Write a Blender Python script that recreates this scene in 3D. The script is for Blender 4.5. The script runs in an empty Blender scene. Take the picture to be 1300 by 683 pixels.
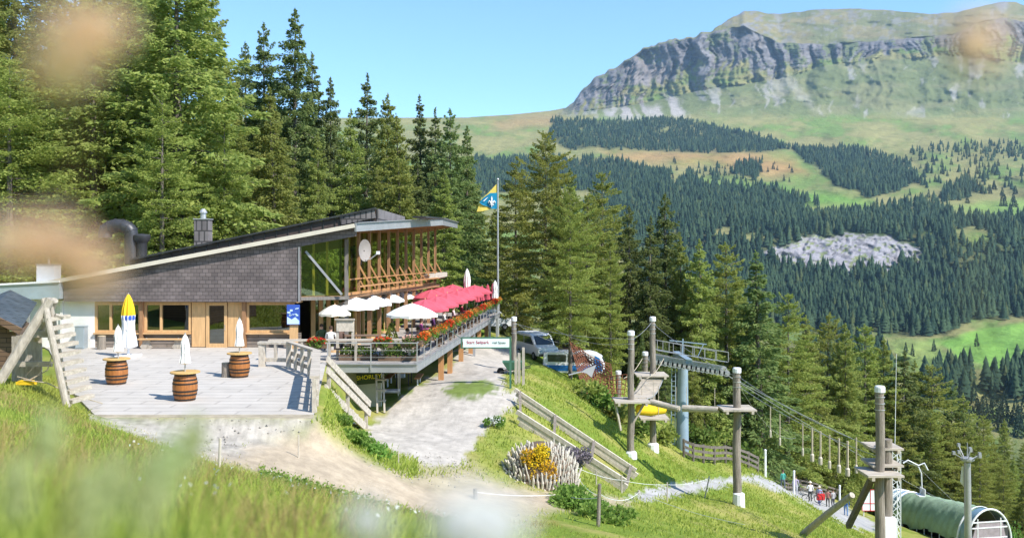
import bpy, math, random
import numpy as np
from mathutils import Vector, Matrix, Euler
R = math.radians
random.seed(7); rng = np.random.default_rng(11)
sc = bpy.context.scene
COL = sc.collection
HC, F, CX, YH = 5.0, 1150.0, 650.0, 316.0      # eye height over the terrace, focal length in photo pixels, image centre, horizon row

def P(px, py, D):
    return Vector(((px - CX) * D / F, D, HC - (py - YH) * D / F))
def XP(px, D): return (px - CX) * D / F
def ZP(py, D): return HC - (py - YH) * D / F

# ---------------------------------------------------------------- noise
_T = np.random.default_rng(5).random((256, 256))
def vnoise(x, y):
    x = np.asarray(x, float); y = np.asarray(y, float)
    xi = np.floor(x).astype(int); yi = np.floor(y).astype(int)
    u = x - xi; v = y - yi
    u = u * u * (3 - 2 * u); v = v * v * (3 - 2 * v)
    a = _T[xi & 255, yi & 255]; b = _T[(xi + 1) & 255, yi & 255]
    c = _T[xi & 255, (yi + 1) & 255]; d = _T[(xi + 1) & 255, (yi + 1) & 255]
    return (a * (1 - u) + b * u) * (1 - v) + (c * (1 - u) + d * u) * v
def fbm(x, y, o=4):
    s = 0; a = .5; n = 0
    for i in range(o):
        s = s + a * vnoise(x * 2 ** i + 17.3 * i, y * 2 ** i + 9.1 * i); n += a; a *= .5
    return s / n
def sstep(a, b, x):
    t = np.clip((x - a) / (b - a), 0, 1); return t * t * (3 - 2 * t)
def inpoly(px, py, poly):
    px = np.asarray(px, float); py = np.asarray(py, float)
    ins = np.zeros(px.shape, bool); n = len(poly)
    for i in range(n):
        x0, y0 = poly[i]; x1, y1 = poly[(i + 1) % n]
        c = ((y0 > py) != (y1 > py)) & (px < (x1 - x0) * (py - y0) / (y1 - y0 + 1e-12) + x0)
        ins ^= c
    return ins
def pdist(px, py, poly):
    """distance to the polygon's edge, negative inside"""
    px = np.asarray(px, float); py = np.asarray(py, float)
    d = np.full(px.shape, 1e9); n = len(poly)
    for i in range(n):
        x0, y0 = poly[i]; x1, y1 = poly[(i + 1) % n]
        ex, ey = x1 - x0, y1 - y0
        t = np.clip(((px - x0) * ex + (py - y0) * ey) / (ex * ex + ey * ey + 1e-12), 0, 1)
        d = np.minimum(d, np.hypot(px - x0 - t * ex, py - y0 - t * ey))
    return np.where(inpoly(px, py, poly), -d, d)

# ---------------------------------------------------------------- mesh builder
class MB:
    def __init__(s): s.v = []; s.f = []; s.m = []
    def add(s, vs, fs, m=0):
        b = len(s.v); s.v.extend([tuple(v) for v in vs])
        for f in fs: s.f.append(tuple(b + i for i in f)); s.m.append(m)
        return s
    def box(s, c, d, rz=0, m=0, mat=None):
        x, y, z = d[0] / 2, d[1] / 2, d[2] / 2
        vs = [Vector((a * x, b * y, e * z)) for a in (-1, 1) for b in (-1, 1) for e in (-1, 1)]
        rot = mat if mat is not None else Matrix.Rotation(rz, 3, 'Z')
        vs = [rot @ v + Vector(c) for v in vs]
        return s.add(vs, [(0, 1, 3, 2), (4, 6, 7, 5), (0, 4, 5, 1), (2, 3, 7, 6), (0, 2, 6, 4), (1, 5, 7, 3)], m)
    def bar(s, p0, p1, w, h, m=0, up=(0, 0, 1)):
        p0 = Vector(p0); p1 = Vector(p1); d = (p1 - p0); L = d.length; d.normalize()
        u = Vector(up)
        if abs(d.dot(u)) > .98: u = Vector((0, 1, 0))
        a = d.cross(u).normalized(); b = a.cross(d).normalized()
        vs = []
        for p in (p0, p1):
            for i, j in ((-1, -1), (1, -1), (1, 1), (-1, 1)): vs.append(p + a * (i * w / 2) + b * (j * h / 2))
        return s.add(vs, [(3, 2, 1, 0), (4, 5, 6, 7), (0, 1, 5, 4), (1, 2, 6, 5), (2, 3, 7, 6), (3, 0, 4, 7)], m)
    def path(s, pts, r, n=8, m=0, caps=True):
        pts = [Vector(p) for p in pts]; k = len(pts)
        rr = r if isinstance(r, (list, tuple)) else [r] * k
        vs = []; fs = []; a = None
        for i, p in enumerate(pts):
            d = (pts[min(i + 1, k - 1)] - pts[max(i - 1, 0)]).normalized()
            if a is None:
                u = Vector((0, 0, 1)) if abs(d.z) < .95 else Vector((1, 0, 0))
                a = d.cross(u).normalized()
            a = (a - d * a.dot(d)).normalized()
            b = d.cross(a)
            for j in range(n):
                t = 2 * math.pi * j / n
                vs.append(p + (a * math.cos(t) + b * math.sin(t)) * rr[i])
        for i in range(k - 1):
            for j in range(n):
                q = (j + 1) % n
                fs.append((i * n + j, i * n + q, (i + 1) * n + q, (i + 1) * n + j))
        if caps:
            fs.append(tuple(range(n - 1, -1, -1))); fs.append(tuple((k - 1) * n + j for j in range(n)))
        return s.add(vs, fs, m)
    def tube(s, p0, p1, r0, r1=None, n=10, m=0): return s.path([p0, p1], [r0, r0 if r1 is None else r1], n, m)
    def lathe(s, c, prof, n=20, m=0, wob=None):
        c = Vector(c); vs = []; fs = []
        for (r, z) in prof:
            for j in range(n):
                t = 2 * math.pi * j / n
                q = r * (1 + (wob * math.cos(t * (n // 2)) if wob else 0))
                vs.append(c + Vector((q * math.cos(t), q * math.sin(t), z)))
        k = len(prof)
        for i in range(k - 1):
            for j in range(n):
                q = (j + 1) % n
                fs.append((i * n + j, i * n + q, (i + 1) * n + q, (i + 1) * n + j))
        if prof[0][0] > 1e-4: fs.append(tuple(range(n - 1, -1, -1)))
        if prof[-1][0] > 1e-4: fs.append(tuple((k - 1) * n + j for j in range(n)))
        return s.add(vs, fs, m)
    def extr(s, pts, vec, m=0):
        """a flat outline (3-D points) given thickness along vec"""
        pts = [Vector(p) for p in pts]; v = Vector(vec); n = len(pts)
        vs = pts + [p + v for p in pts]
        fs = [tuple(range(n)), tuple(range(2 * n - 1, n - 1, -1))]
        for i in range(n):
            q = (i + 1) % n; fs.append((i, i + n, q + n, q))
        return s.add(vs, fs, m)
    def ball(s, c, r, n=8, k=6, m=0, sz=1.0, jit=0):
        prof = [(r * math.sin(math.pi * i / k), -r * sz * math.cos(math.pi * i / k)) for i in range(k + 1)]
        b = len(s.v); s.lathe(c, prof, n, m)
        if jit:
            for i in range(b, len(s.v)):
                x = s.v[i]; s.v[i] = tuple(a + random.uniform(-jit, jit) for a in x)
        return s
    def build(s, name, mats, parent=None, loc=None, smooth=False):
        if not isinstance(mats, (list, tuple)): mats = [mats]
        o0 = Vector(loc) if loc is not None else (ORI[parent.name] if parent else Vector((0, 0, 0)))
        me = bpy.data.meshes.new(name)
        me.from_pydata([(a[0] - o0.x, a[1] - o0.y, a[2] - o0.z) for a in s.v], [], s.f)
        for m in mats: me.materials.append(m)
        if len(mats) > 1: me.polygons.foreach_set('material_index', s.m)
        bmesh_fix(me)
        if smooth:
            me.polygons.foreach_set('use_smooth', [True] * len(me.polygons))
            try: me.set_sharp_from_angle(angle=R(40))
            except Exception: pass
        me.update()
        ob = bpy.data.objects.new(name, me); COL.objects.link(ob)
        ORI[ob.name] = o0
        if parent: ob.parent = parent
        else: ob.location = o0
        return ob
import bmesh
def bmesh_fix(me):
    if len(me.polygons) > 20000: return
    bm = bmesh.new(); bm.from_mesh(me)
    bmesh.ops.recalc_face_normals(bm, faces=bm.faces)
    bm.to_mesh(me); bm.free()
ORI = {}
def tag(o, label=None, cat=None, group=None, kind=None):
    if label: o['label'] = label
    if cat: o['category'] = cat
    if group: o['group'] = group
    if kind: o['kind'] = kind
    return o
def thing(name, label, cat, loc, group=None):
    o = bpy.data.objects.new(name, None); COL.objects.link(o)
    o.location = loc; o.empty_display_size = .2; ORI[o.name] = Vector(loc)
    return tag(o, label, cat, group)
def copy_tree(o, loc, rz=0, sc_=1.0, label=None, group=None, mats=None):
    c = o.copy(); COL.objects.link(c); c.location = loc; c.rotation_euler = (0, 0, rz)
    c.scale = (sc_,) * 3 if not isinstance(sc_, (tuple, list)) else sc_
    ORI[c.name] = Vector(loc)
    if label: c['label'] = label
    if group: c['group'] = group
    for ch in list(o.children):
        d = ch.copy(); COL.objects.link(d); d.parent = c; d.matrix_parent_inverse = ch.matrix_parent_inverse.copy()
        for g in list(ch.children):
            e = g.copy(); COL.objects.link(e); e.parent = d
    return c
def np_mesh(name, V, Fq, mat_, attrs=None, smooth=False, loc=(0, 0, 0), parent=None):
    """V (n,3), Fq (m,k) -> one mesh object; attrs: {name: (n,4) colours per vertex}"""
    me = bpy.data.meshes.new(name); k = Fq.shape[1]
    V = np.asarray(V, np.float32) - np.asarray(loc, np.float32)
    me.vertices.add(len(V)); me.vertices.foreach_set('co', V.ravel())
    me.loops.add(Fq.size); me.loops.foreach_set('vertex_index', Fq.astype(np.int32).ravel())
    me.polygons.add(len(Fq))
    me.polygons.foreach_set('loop_start', np.arange(0, Fq.size, k, dtype=np.int32))
    me.polygons.foreach_set('loop_total', np.full(len(Fq), k, np.int32))
    if smooth: me.polygons.foreach_set('use_smooth', np.ones(len(Fq), bool))
    for nm, A in (attrs or {}).items():
        at = me.color_attributes.new(nm, 'FLOAT_COLOR', 'POINT')
        at.data.foreach_set('color', np.asarray(A, np.float32).ravel())
    me.update(calc_edges=True); me.validate()
    me.materials.append(mat_)
    ob = bpy.data.objects.new(name, me); COL.objects.link(ob); ORI[ob.name] = Vector(loc)
    if parent: ob.parent = parent
    else: ob.location = loc
    return ob
def grid_faces(nr, nc):
    i = np.arange(nr - 1)[:, None] * nc + np.arange(nc - 1)[None, :]
    return np.stack([i, i + 1, i + nc + 1, i + nc], -1).reshape(-1, 4)

# ---------------------------------------------------------------- materials
def nt(name):
    m = bpy.data.materials.new(name); m.use_nodes = True
    t = m.node_tree; b = t.nodes['Principled BSDF']
    return m, t, b
def L(t, a, b): t.links.new(a, b)
def node(t, typ, **kw):
    n = t.nodes.new(typ)
    for k, v in kw.items():
        if k in n.inputs: n.inputs[k].default_value = v
        else: setattr(n, k, v)
    return n
def rgba(c): return (c[0], c[1], c[2], 1)
def mix(t, fac, a, b, blend='MIX'):
    n = t.nodes.new('ShaderNodeMix'); n.data_type = 'RGBA'; n.blend_type = blend
    for sock, v in ((n.inputs[0], fac), (n.inputs[6], a), (n.inputs[7], b)):
        if hasattr(v, 'is_output') or isinstance(v, bpy.types.NodeSocket): L(t, v, sock)
        elif isinstance(v, (int, float)): sock.default_value = v
        else: sock.default_value = rgba(v)
    return n.outputs[2]
def mat(name, col, rough=.8, var=.2, scale=3, bump=0, bscale=30, metal=0, col2=None, stretch=None, spec=.3):
    m, t, b = nt(name)
    tc = node(t, 'ShaderNodeTexCoord'); vec = tc.outputs['Object']
    if stretch:
        mp = node(t, 'ShaderNodeMapping'); mp.inputs['Scale'].default_value = stretch; L(t, vec, mp.inputs[0]); vec = mp.outputs[0]
    nz = node(t, 'ShaderNodeTexNoise', Scale=scale, Detail=6, Roughness=.65); L(t, vec, nz.inputs['Vector'])
    rp = node(t, 'ShaderNodeMapRange'); rp.inputs[1].default_value = .3; rp.inputs[2].default_value = .7; L(t, nz.outputs[0], rp.inputs[0])
    lo = [max(0, c * (1 - var)) for c in col]; hi = [c * (1 + var) for c in col] if col2 is None else col2
    L(t, mix(t, rp.outputs[0], lo, hi), b.inputs['Base Color'])
    b.inputs['Roughness'].default_value = rough; b.inputs['Metallic'].default_value = metal
    b.inputs['Specular IOR Level'].default_value = spec
    if bump:
        n2 = node(t, 'ShaderNodeTexNoise', Scale=bscale, Detail=5); L(t, vec, n2.inputs['Vector'])
        bp = node(t, 'ShaderNodeBump', Strength=bump, Distance=.05); L(t, n2.outputs[0], bp.inputs['Height']); L(t, bp.outputs[0], b.inputs['Normal'])
    return m
def leafmat(name, c1, c2, transl=.25, objvar=.25):
    """foliage: colour differs from spray to spray and from plant to plant; some light passes through"""
    m, t, b = nt(name)
    gi = node(t, 'ShaderNodeNewGeometry'); oi = node(t, 'ShaderNodeObjectInfo')
    col = mix(t, gi.outputs['Random Per Island'], c1, c2)
    hv = node(t, 'ShaderNodeHueSaturation')
    mr = node(t, 'ShaderNodeMapRange'); mr.inputs[3].default_value = 1 - objvar; mr.inputs[4].default_value = 1 + objvar
    L(t, oi.outputs['Random'], mr.inputs[0]); L(t, mr.outputs[0], hv.inputs['Value']); L(t, col, hv.inputs['Color'])
    mr2 = node(t, 'ShaderNodeMapRange'); mr2.inputs[3].default_value = .485; mr2.inputs[4].default_value = .515
    L(t, oi.outputs['Random'], mr2.inputs[0]); L(t, mr2.outputs[0], hv.inputs['Hue'])
    L(t, hv.outputs[0], b.inputs['Base Color']); b.inputs['Roughness'].default_value = .7; b.inputs['Specular IOR Level'].default_value = .2
    tr = node(t, 'ShaderNodeBsdfTranslucent'); L(t, hv.outputs[0], tr.inputs[0])
    ms = node(t, 'ShaderNodeMixShader'); ms.inputs[0].default_value = transl
    L(t, b.outputs[0], ms.inputs[1]); L(t, tr.outputs[0], ms.inputs[2]); L(t, ms.outputs[0], t.nodes['Material Output'].inputs[0])
    return m
def shingle(name, c1, c2, mortar, w, h, axes='xz', rough=.75, blot=.25):
    m, t, b = nt(name)
    tc = node(t, 'ShaderNodeTexCoord'); sp = node(t, 'ShaderNodeSeparateXYZ'); cb = node(t, 'ShaderNodeCombineXYZ')
    L(t, tc.outputs['Object'], sp.inputs[0])
    ix = 'xyz'.index(axes[0]); iy = 'xyz'.index(axes[1])
    L(t, sp.outputs[ix], cb.inputs[0]); L(t, sp.outputs[iy], cb.inputs[1])
    br = node(t, 'ShaderNodeTexBrick', Scale=1.0)
    br.inputs['Brick Width'].default_value = w; br.inputs['Row Height'].default_value = h; br.inputs['Mortar Size'].default_value = h * .07
    br.inputs['Color1'].default_value = rgba(c1); br.inputs['Color2'].default_value = rgba(c2); br.inputs['Mortar'].default_value = rgba(mortar)
    L(t, cb.outputs[0], br.inputs['Vector'])
    nz = node(t, 'ShaderNodeTexNoise', Scale=1.3, Detail=7); L(t, tc.outputs['Object'], nz.inputs['Vector'])
    mr = node(t, 'ShaderNodeMapRange'); mr.inputs[1].default_value = .3; mr.inputs[2].default_value = .7; mr.inputs[3].default_value = 1 - blot; mr.inputs[4].default_value = 1 + blot
    L(t, nz.outputs[0], mr.inputs[0])
    hv = node(t, 'ShaderNodeHueSaturation'); L(t, br.outputs[0], hv.inputs['Color']); L(t, mr.outputs[0], hv.inputs['Value'])
    L(t, hv.outputs[0], b.inputs['Base Color']); b.inputs['Roughness'].default_value = rough
    bp = node(t, 'ShaderNodeBump', Strength=.6, Distance=.03); L(t, br.outputs['Fac'], bp.inputs['Height']); bp.invert = True
    L(t, bp.outputs[0], b.inputs['Normal'])
    return m
def glassmat(name, tint, fac=.35):
    m, t, b = nt(name); t.nodes.remove(b)
    tr = node(t, 'ShaderNodeBsdfTransparent'); tr.inputs[0].default_value = rgba(tint)
    gl = node(t, 'ShaderNodeBsdfGlossy'); gl.inputs['Roughness'].default_value = .015; gl.inputs[0].default_value = (.9, .95, .9, 1)
    nz = node(t, 'ShaderNodeTexNoise', Scale=.35, Detail=1); tc = node(t, 'ShaderNodeTexCoord'); L(t, tc.outputs['Object'], nz.inputs['Vector'])
    bp = node(t, 'ShaderNodeBump', Strength=.05, Distance=.4); L(t, nz.outputs[0], bp.inputs['Height']); L(t, bp.outputs[0], gl.inputs['Normal'])
    ms = node(t, 'ShaderNodeMixShader'); ms.inputs[0].default_value = fac
    L(t, tr.outputs[0], ms.inputs[1]); L(t, gl.outputs[0], ms.inputs[2]); L(t, ms.outputs[0], t.nodes['Material Output'].inputs[0])
    return m
def vcolmat(name, scale=.5, var=.25, rough=.95, bump=.0, bscale=1.0, spec=.1, dist=.1):
    m, t, b = nt(name)
    at = node(t, 'ShaderNodeAttribute'); at.attribute_name = 'Col'
    tc = node(t, 'ShaderNodeTexCoord')
    nz = node(t, 'ShaderNodeTexNoise', Scale=scale, Detail=9, Roughness=.75); L(t, tc.outputs['Object'], nz.inputs['Vector'])
    mr = node(t, 'ShaderNodeMapRange'); mr.inputs[1].default_value = .3; mr.inputs[2].default_value = .7; mr.inputs[3].default_value = 1 - var; mr.inputs[4].default_value = 1 + var
    L(t, nz.outputs[0], mr.inputs[0])
    hv = node(t, 'ShaderNodeHueSaturation'); L(t, at.outputs[0], hv.inputs['Color']); L(t, mr.outputs[0], hv.inputs['Value'])
    L(t, hv.outputs[0], b.inputs['Base Color']); b.inputs['Roughness'].default_value = rough; b.inputs['Specular IOR Level'].default_value = spec
    if bump:
        n2 = node(t, 'ShaderNodeTexNoise', Scale=bscale, Detail=8, Roughness=.7); L(t, tc.outputs['Object'], n2.inputs['Vector'])
        bp = node(t, 'ShaderNodeBump', Strength=bump, Distance=dist); L(t, n2.outputs[0], bp.inputs['Height']); L(t, bp.outputs[0], b.inputs['Normal'])
    return m

M = {}
M['slate'] = shingle('slate', (.118, .096, .094), (.168, .138, .134), (.062, .05, .05), .3, .19)
M['slate_small'] = shingle('slate_small', (.15, .13, .13), (.2, .18, .175), (.06, .055, .055), .3, .6)
M['dark_panel'] = mat('dark_panel', (.085, .062, .056), .5, .25, 1.5)
M['cream_trim'] = mat('cream_trim', (.62, .56, .46), .6, .1, 2)
M['roof_membrane'] = mat('roof_membrane', (.08, .075, .072), .8, .25, 1)
M['zinc'] = mat('zinc', (.36, .36, .37), .42, .12, 1.2, metal=.35)
M['bluezinc'] = mat('bluezinc', (.36, .42, .46), .45, .12, 1.2, metal=.2)
M['steel'] = mat('steel', (.5, .5, .51), .4, .12, 2, metal=.55)
M['darksteel'] = mat('darksteel', (.07, .07, .075), .45, .2, 2, metal=.5)
M['plaster'] = mat('plaster', (.8, .78, .74), .9, .05, 2, bump=.1)
M['dishgrey'] = mat('dishgrey', (.30, .265, .24), .6, .1, 2)
M['greycol'] = mat('greycol', (.2, .18, .16), .8, .3, 2, stretch=(6, 6, 1))
M['larchwood'] = mat('larchwood', (.62, .385, .185), .6, .2, 2.2, stretch=(6, 6, .6), bump=.05)
M['larchwood_h'] = mat('larchwood_h', (.6, .37, .18), .6, .28, 2.2, stretch=(.6, 6, 6))
M['brownpost'] = mat('brownpost', (.32, .175, .09), .65, .35, 2, stretch=(7, 7, .6))
M['orangepost'] = mat('orangepost', (.44, .225, .095), .6, .25, 2, stretch=(7, 7, .6))
M['soffit'] = mat('soffit', (.30, .17, .07), .7, .3, 1.5, stretch=(.5, 8, 4))
M['greywood'] = mat('greywood', (.42, .37, .31), .85, .3, 2.2, stretch=(5, 5, 1.2), bump=.25, bscale=14)
M['greywood_h'] = mat('greywood_h', (.45, .395, .325), .85, .32, 1.6, stretch=(1, 5, 6), bump=.2, bscale=14)
M['palewood'] = mat('palewood', (.52, .46, .38), .85, .25, 2.2, stretch=(4, 4, 2))
M['bark'] = mat('bark', (.16, .135, .115), .95, .4, 2.5, stretch=(4, 4, .8), bump=.7, bscale=7)
M['polewood'] = mat('polewood', (.27, .23, .19), .88, .5, 2.6, stretch=(7, 7, .45), bump=.8, bscale=12)
M['endgrain'] = mat('endgrain', (.6, .48, .3), .8, .2, 8)
M['white'] = mat('white', (.8, .8, .8), .6, .04, 2)
M['whitecap'] = mat('whitecap', (.75, .75, .76), .5, .08, 4)
M['boards'] = shingle('boards', (.20, .165, .14), (.27, .225, .19), (.04, .035, .03), 3.1, .17)
M['glass'] = glassmat('glass', (.3, .33, .27), .17)
M['glass_green'] = glassmat('glass_green', (.76, .85, .6), .07)
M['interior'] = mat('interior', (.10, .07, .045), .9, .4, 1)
M['concrete'] = mat('concrete', (.5, .49, .46), .9, .15, 1.5, bump=.15)
M['terrace'] = shingle('terrace', (.465, .425, .375), (.50, .46, .41), (.38, .345, .305), 2.4, .62, 'xy', .9, .09)
M['decking'] = shingle('decking', (.34, .31, .28), (.42, .385, .345), (.12, .1, .09), 4.0, .14, 'xy', .85)
M['hutroof'] = shingle('hutroof', (.06, .075, .09), (.08, .095, .11), (.03, .035, .04), .55, .3, 'xy', .5)
M['hutwood'] = shingle('hutwood', (.14, .085, .05), (.19, .12, .075), (.03, .02, .015), 3.0, .16, 'xz', .8)
M['barrel'] = mat('barrel', (.34, .125, .03), .45, .35, 3, stretch=(7, 7, .8), spec=.5)
M['hoop'] = mat('hoop', (.035, .032, .03), .5, .2, 3, metal=.4)
M['tabletop'] = mat('tabletop', (.55, .35, .13), .55, .2, 2, stretch=(1, 6, 1))
M['cloth'] = mat('cloth', (.78, .76, .72), .95, .05, 2)
M['cloth_cream'] = mat('cloth_cream', (.7, .64, .52), .95, .06, 2)
M['cloth_red'] = mat('cloth_red', (.52, .085, .12), .9, .16, 2)
M['cloth_yellow'] = mat('cloth_yellow', (.78, .5, .02), .9, .08, 2)
M['cloth_blue'] = mat('cloth_blue', (.04, .1, .42), .9, .1, 2)
M['signgreen'] = mat('signgreen', (.06, .15, .1), .5, .15, 2)
M['signwhite'] = mat('signwhite', (.72, .8, .78), .5, .04, 2)
M['red'] = mat('red', (.55, .03, .03), .5, .1, 2)
M['textred'] = mat('textred', (.45, .03, .09), .6, .05, 2)
M['textgrey'] = mat('textgrey', (.16, .2, .19), .6, .05, 2)
M['yellowtext'] = mat('yellowtext', (.85, .72, .02), .6, .05, 2)
M['darksign'] = mat('darksign', (.04, .06, .025), .7, .2, 2)
M['flagblue'] = mat('flagblue', (.01, .22, .38), .85, .08, 2)
M['flagyellow'] = mat('flagyellow', (.75, .58, .12), .85, .08, 2)
M['rope'] = mat('rope', (.45, .38, .28), .95, .2, 20)
M['netred'] = mat('netred', (.22, .085, .05), .9, .3, 6)
M['wire'] = mat('wire', (.4, .4, .41), .5, .1, 5, metal=.5)
M['pylon'] = mat('pylon', (.27, .35, .42), .5, .12, 1.5, metal=.2)
M['tarp'] = mat('tarp', (.27, .37, .25), .75, .25, .7, bump=.9, bscale=2.2)
M['polycarb'] = mat('polycarb', (.2, .33, .45), .25, .15, 1, spec=.6)
M['rubber'] = mat('rubber', (.02, .02, .02), .8, .2, 3)
M['vanwhite'] = mat('vanwhite', (.75, .76, .78), .25, .03, 1, spec=.5)
M['vanblue'] = mat('vanblue', (.02, .16, .45), .3, .05, 1, spec=.5)
M['carglass'] = mat('carglass', (.02, .03, .04), .08, .1, 1, spec=.6)
M['canvas'] = mat('canvas', (.42, .42, .45), .9, .08, 2)
M['stone'] = mat('stone', (.58, .53, .45), .9, .25, 3, bump=.4, bscale=6)
M['soil'] = mat('soil', (.14, .1, .07), .95, .3, 4)
M['skin'] = mat('skin', (.5, .3, .21), .6, .05, 5)
M['hair'] = mat('hair', (.06, .035, .02), .7, .3, 20)
M['geranium_red'] = leafmat('geranium_red', (.62, .03, .015), (.75, .12, .02), .3, .15)
M['geranium_orange'] = leafmat('geranium_orange', (.7, .14, .03), (.75, .26, .07), .3, .15)
M['geranium_pink'] = leafmat('geranium_pink', (.72, .4, .33), (.75, .5, .4), .3, .1)
M['leafgreen'] = leafmat('leafgreen', (.08, .16, .025), (.18, .26, .05), .35)
M['yellowflower'] = leafmat('yellowflower', (.7, .42, .01), (.72, .5, .03), .2, .1)
M['spruce'] = leafmat('spruce', (.23, .285, .07), (.42, .45, .125), .55, .18)
M['darkspruce'] = leafmat('darkspruce', (.14, .2, .066), (.28, .33, .108), .5, .18)
M['larch'] = leafmat('larch', (.215, .255, .052), (.385, .41, .105), .48, .13)
M['farspruce'] = leafmat('farspruce', (.016, .036, .024), (.046, .074, .038), .1, .2)
M['grass'] = leafmat('grass', (.26, .34, .05), (.48, .52, .11), .45, .1)
M['palegrass'] = leafmat('palegrass', (.5, .58, .26), (.66, .7, .4), .5, .06)
M['drygrass'] = leafmat('drygrass', (.34, .3, .08), (.5, .4, .16), .4, .1)
M['weed'] = leafmat('weed', (.14, .27, .04), (.30, .44, .10), .5, .12)
M['daisy'] = leafmat('daisy', (.86, .86, .84), (.9, .9, .88), .4, .02)
M['dock'] = leafmat('dock', (.97, .76, .5), (.98, .86, .66), .75, .03)
M['lavender'] = leafmat('lavender', (.2, .17, .2), (.27, .23, .26), .2, .1)
# ================================================================ NEAR TERRAIN
_cp = []
def c3(x, y, z): _cp.append((x, y, z))
def cpx(px, py, D): p = P(px, py, D); _cp.append(tuple(p))
for a in [(0, 0, 4.35), (-4, 0, 4.9), (4, 0, 3.7), (0, -4, 5.0), (-12, 0, 6.0), (12, 0, 1.0), (-12, 12, 3.4), (-20, 22, 3.6), (-26, 30, 2.6), (-30, 38, 1.5), (25, 10, -4.5),
          (-30, 66, 1.5), (-42, 82, 7), (-15, 70, .4), (-25, 90, 5), (-10, 92, 1), (-4, 85, -1.5), (-50, 55, 3), (-50, 110, 14), (-8, 120, 2), (0, 110, -5),
          (-60, 20, 10), (-40, -20, 16), (0, -30, 12), (40, -20, 4), (60, 40, -24), (60, 70, -28), (50, 110, -36), (25, 130, -32), (75, 120, -48), (10, 130, -17)]: c3(*a)
for a in [(0, 600, 8), (0, 545, 14), (0, 500, 20), (150, 672, 5), (150, 603, 10), (150, 565, 16), (150, 547, 21), (190, 560, 24.5),
          (300, 675, 5), (300, 630, 10), (300, 608, 16), (300, 593, 22.5), (430, 690, 5), (430, 658, 10), (430, 639, 17), (430, 627, 23.5),
          (560, 705, 5), (560, 683, 10), (560, 671, 18), (560, 663, 24.5), (700, 730, 5), (700, 705, 10), (700, 690, 18), (700, 668, 25), (700, 640, 30),
          (900, 760, 6), (900, 730, 13), (900, 700, 25), (900, 668, 36), (1150, 800, 7), (1150, 770, 18), (1150, 740, 30), (1117, 715, 36),
          (20, 492, 27), (90, 512, 27.5), (400, 577, 26), (480, 602, 27), (560, 627, 27.5), (640, 622, 30), (440, 562, 30), (425, 552, 29),
          (500, 552, 37.5), (465, 546, 36.5), (545, 577, 33), (575, 602, 30.5), (600, 506, 42), (630, 462, 55), (640, 442, 66), (690, 446, 70), (560, 480, 50),
          (620, 560, 36), (655, 520, 41), (655, 492, 45), (672, 474, 51), (720, 511, 49), (780, 552, 47), (835, 592, 47), (801, 584, 46.5), (760, 590, 40), (820, 640, 38),
          (935, 639, 44), (855, 622, 46), (880, 596, 55), (960, 604, 58), (1000, 622, 68), (1000, 655, 48), (1040, 650, 64), (1075, 668, 66), (1040, 641, 76), (1040, 627, 86), (1070, 641, 88), (1060, 668, 55), (1100, 663, 80),
          (1020, 676, 42), (750, 655, 29), (1000, 690, 36), (1180, 690, 78), (1255, 704, 82), (1132, 668, 93), (1290, 700, 90),
          (1000, 598, 97), (1200, 640, 112), (1300, 640, 104), (800, 485, 80), (700, 452, 82), (850, 545, 80), (900, 582, 85), (640, 425, 85)]: cpx(*a)
_cp = np.array(_cp)
def _u(r2): return np.where(r2 > 1e-9, r2 * np.log(r2 + 1e-12), 0) * .5
def _fit():
    n = len(_cp); X = _cp[:, :2]
    d2 = ((X[:, None] - X[None]) ** 2).sum(-1)
    A = np.zeros((n + 3, n + 3)); A[:n, :n] = _u(d2) + np.eye(n) * 2.0
    A[:n, n] = 1; A[:n, n + 1:] = X; A[n, :n] = 1; A[n + 1:, :n] = X.T
    return np.linalg.solve(A, np.concatenate([_cp[:, 2], [0, 0, 0]]))
_W = _fit()
FLAT = [(-12.7, 27.35), (-6.0, 27.45), (-8.1, 39.5), (-8.3, 46), (-7.4, 64), (-45, 64), (-45, 45), (-23.5, 45), (-19.7, 39), (-16.3, 33)]
def Hn(x, y):
    x = np.atleast_1d(np.asarray(x, float)); y = np.atleast_1d(np.asarray(y, float))
    z = np.full(x.shape, _W[-3]) + _W[-2] * x + _W[-1] * y
    for i in range(len(_cp)):
        z = z + _W[i] * _u((x - _cp[i, 0]) ** 2 + (y - _cp[i, 1]) ** 2)
    w = 1 - sstep(.05, 1.3, pdist(x, y, FLAT))
    return z * (1 - w) + (-.07) * w
def H(x, y): return float(Hn(x, y)[0])
def on(px, D, dz=0): x = XP(px, D); return Vector((x, D, H(x, D) + dz))

GRAVEL = [(110, 529), (398, 528), (385, 545), (345, 562), (290, 578), (235, 580), (185, 558)]
DIRT = [(240, 572), (380, 552), (402, 534), (428, 558), (470, 585), (520, 606), (590, 600), (640, 617), (720, 628), (800, 632), (800, 640), (700, 650), (640, 664), (560, 664), (500, 648), (420, 624), (330, 601), (270, 588)]
PAVED = [(462, 560), (470, 540), (545, 480), (575, 462), (585, 440), (660, 436), (657, 465), (640, 478), (640, 500), (660, 492), (655, 515), (628, 530), (600, 570), (585, 592), (540, 592), (500, 575)]
ISLE = [(560, 497), (580, 484), (620, 484), (632, 494), (610, 504), (575, 504)]
SANDY = [(500, 575), (590, 572), (625, 612), (560, 625), (515, 605)]
WALK = [(790, 630), (840, 617), (900, 608), (960, 603), (1004, 612), (1040, 626), (1105, 661), (1116, 676), (1085, 671), (1035, 646), (985, 622), (955, 610), (905, 621), (850, 632), (800, 636)]
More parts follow.
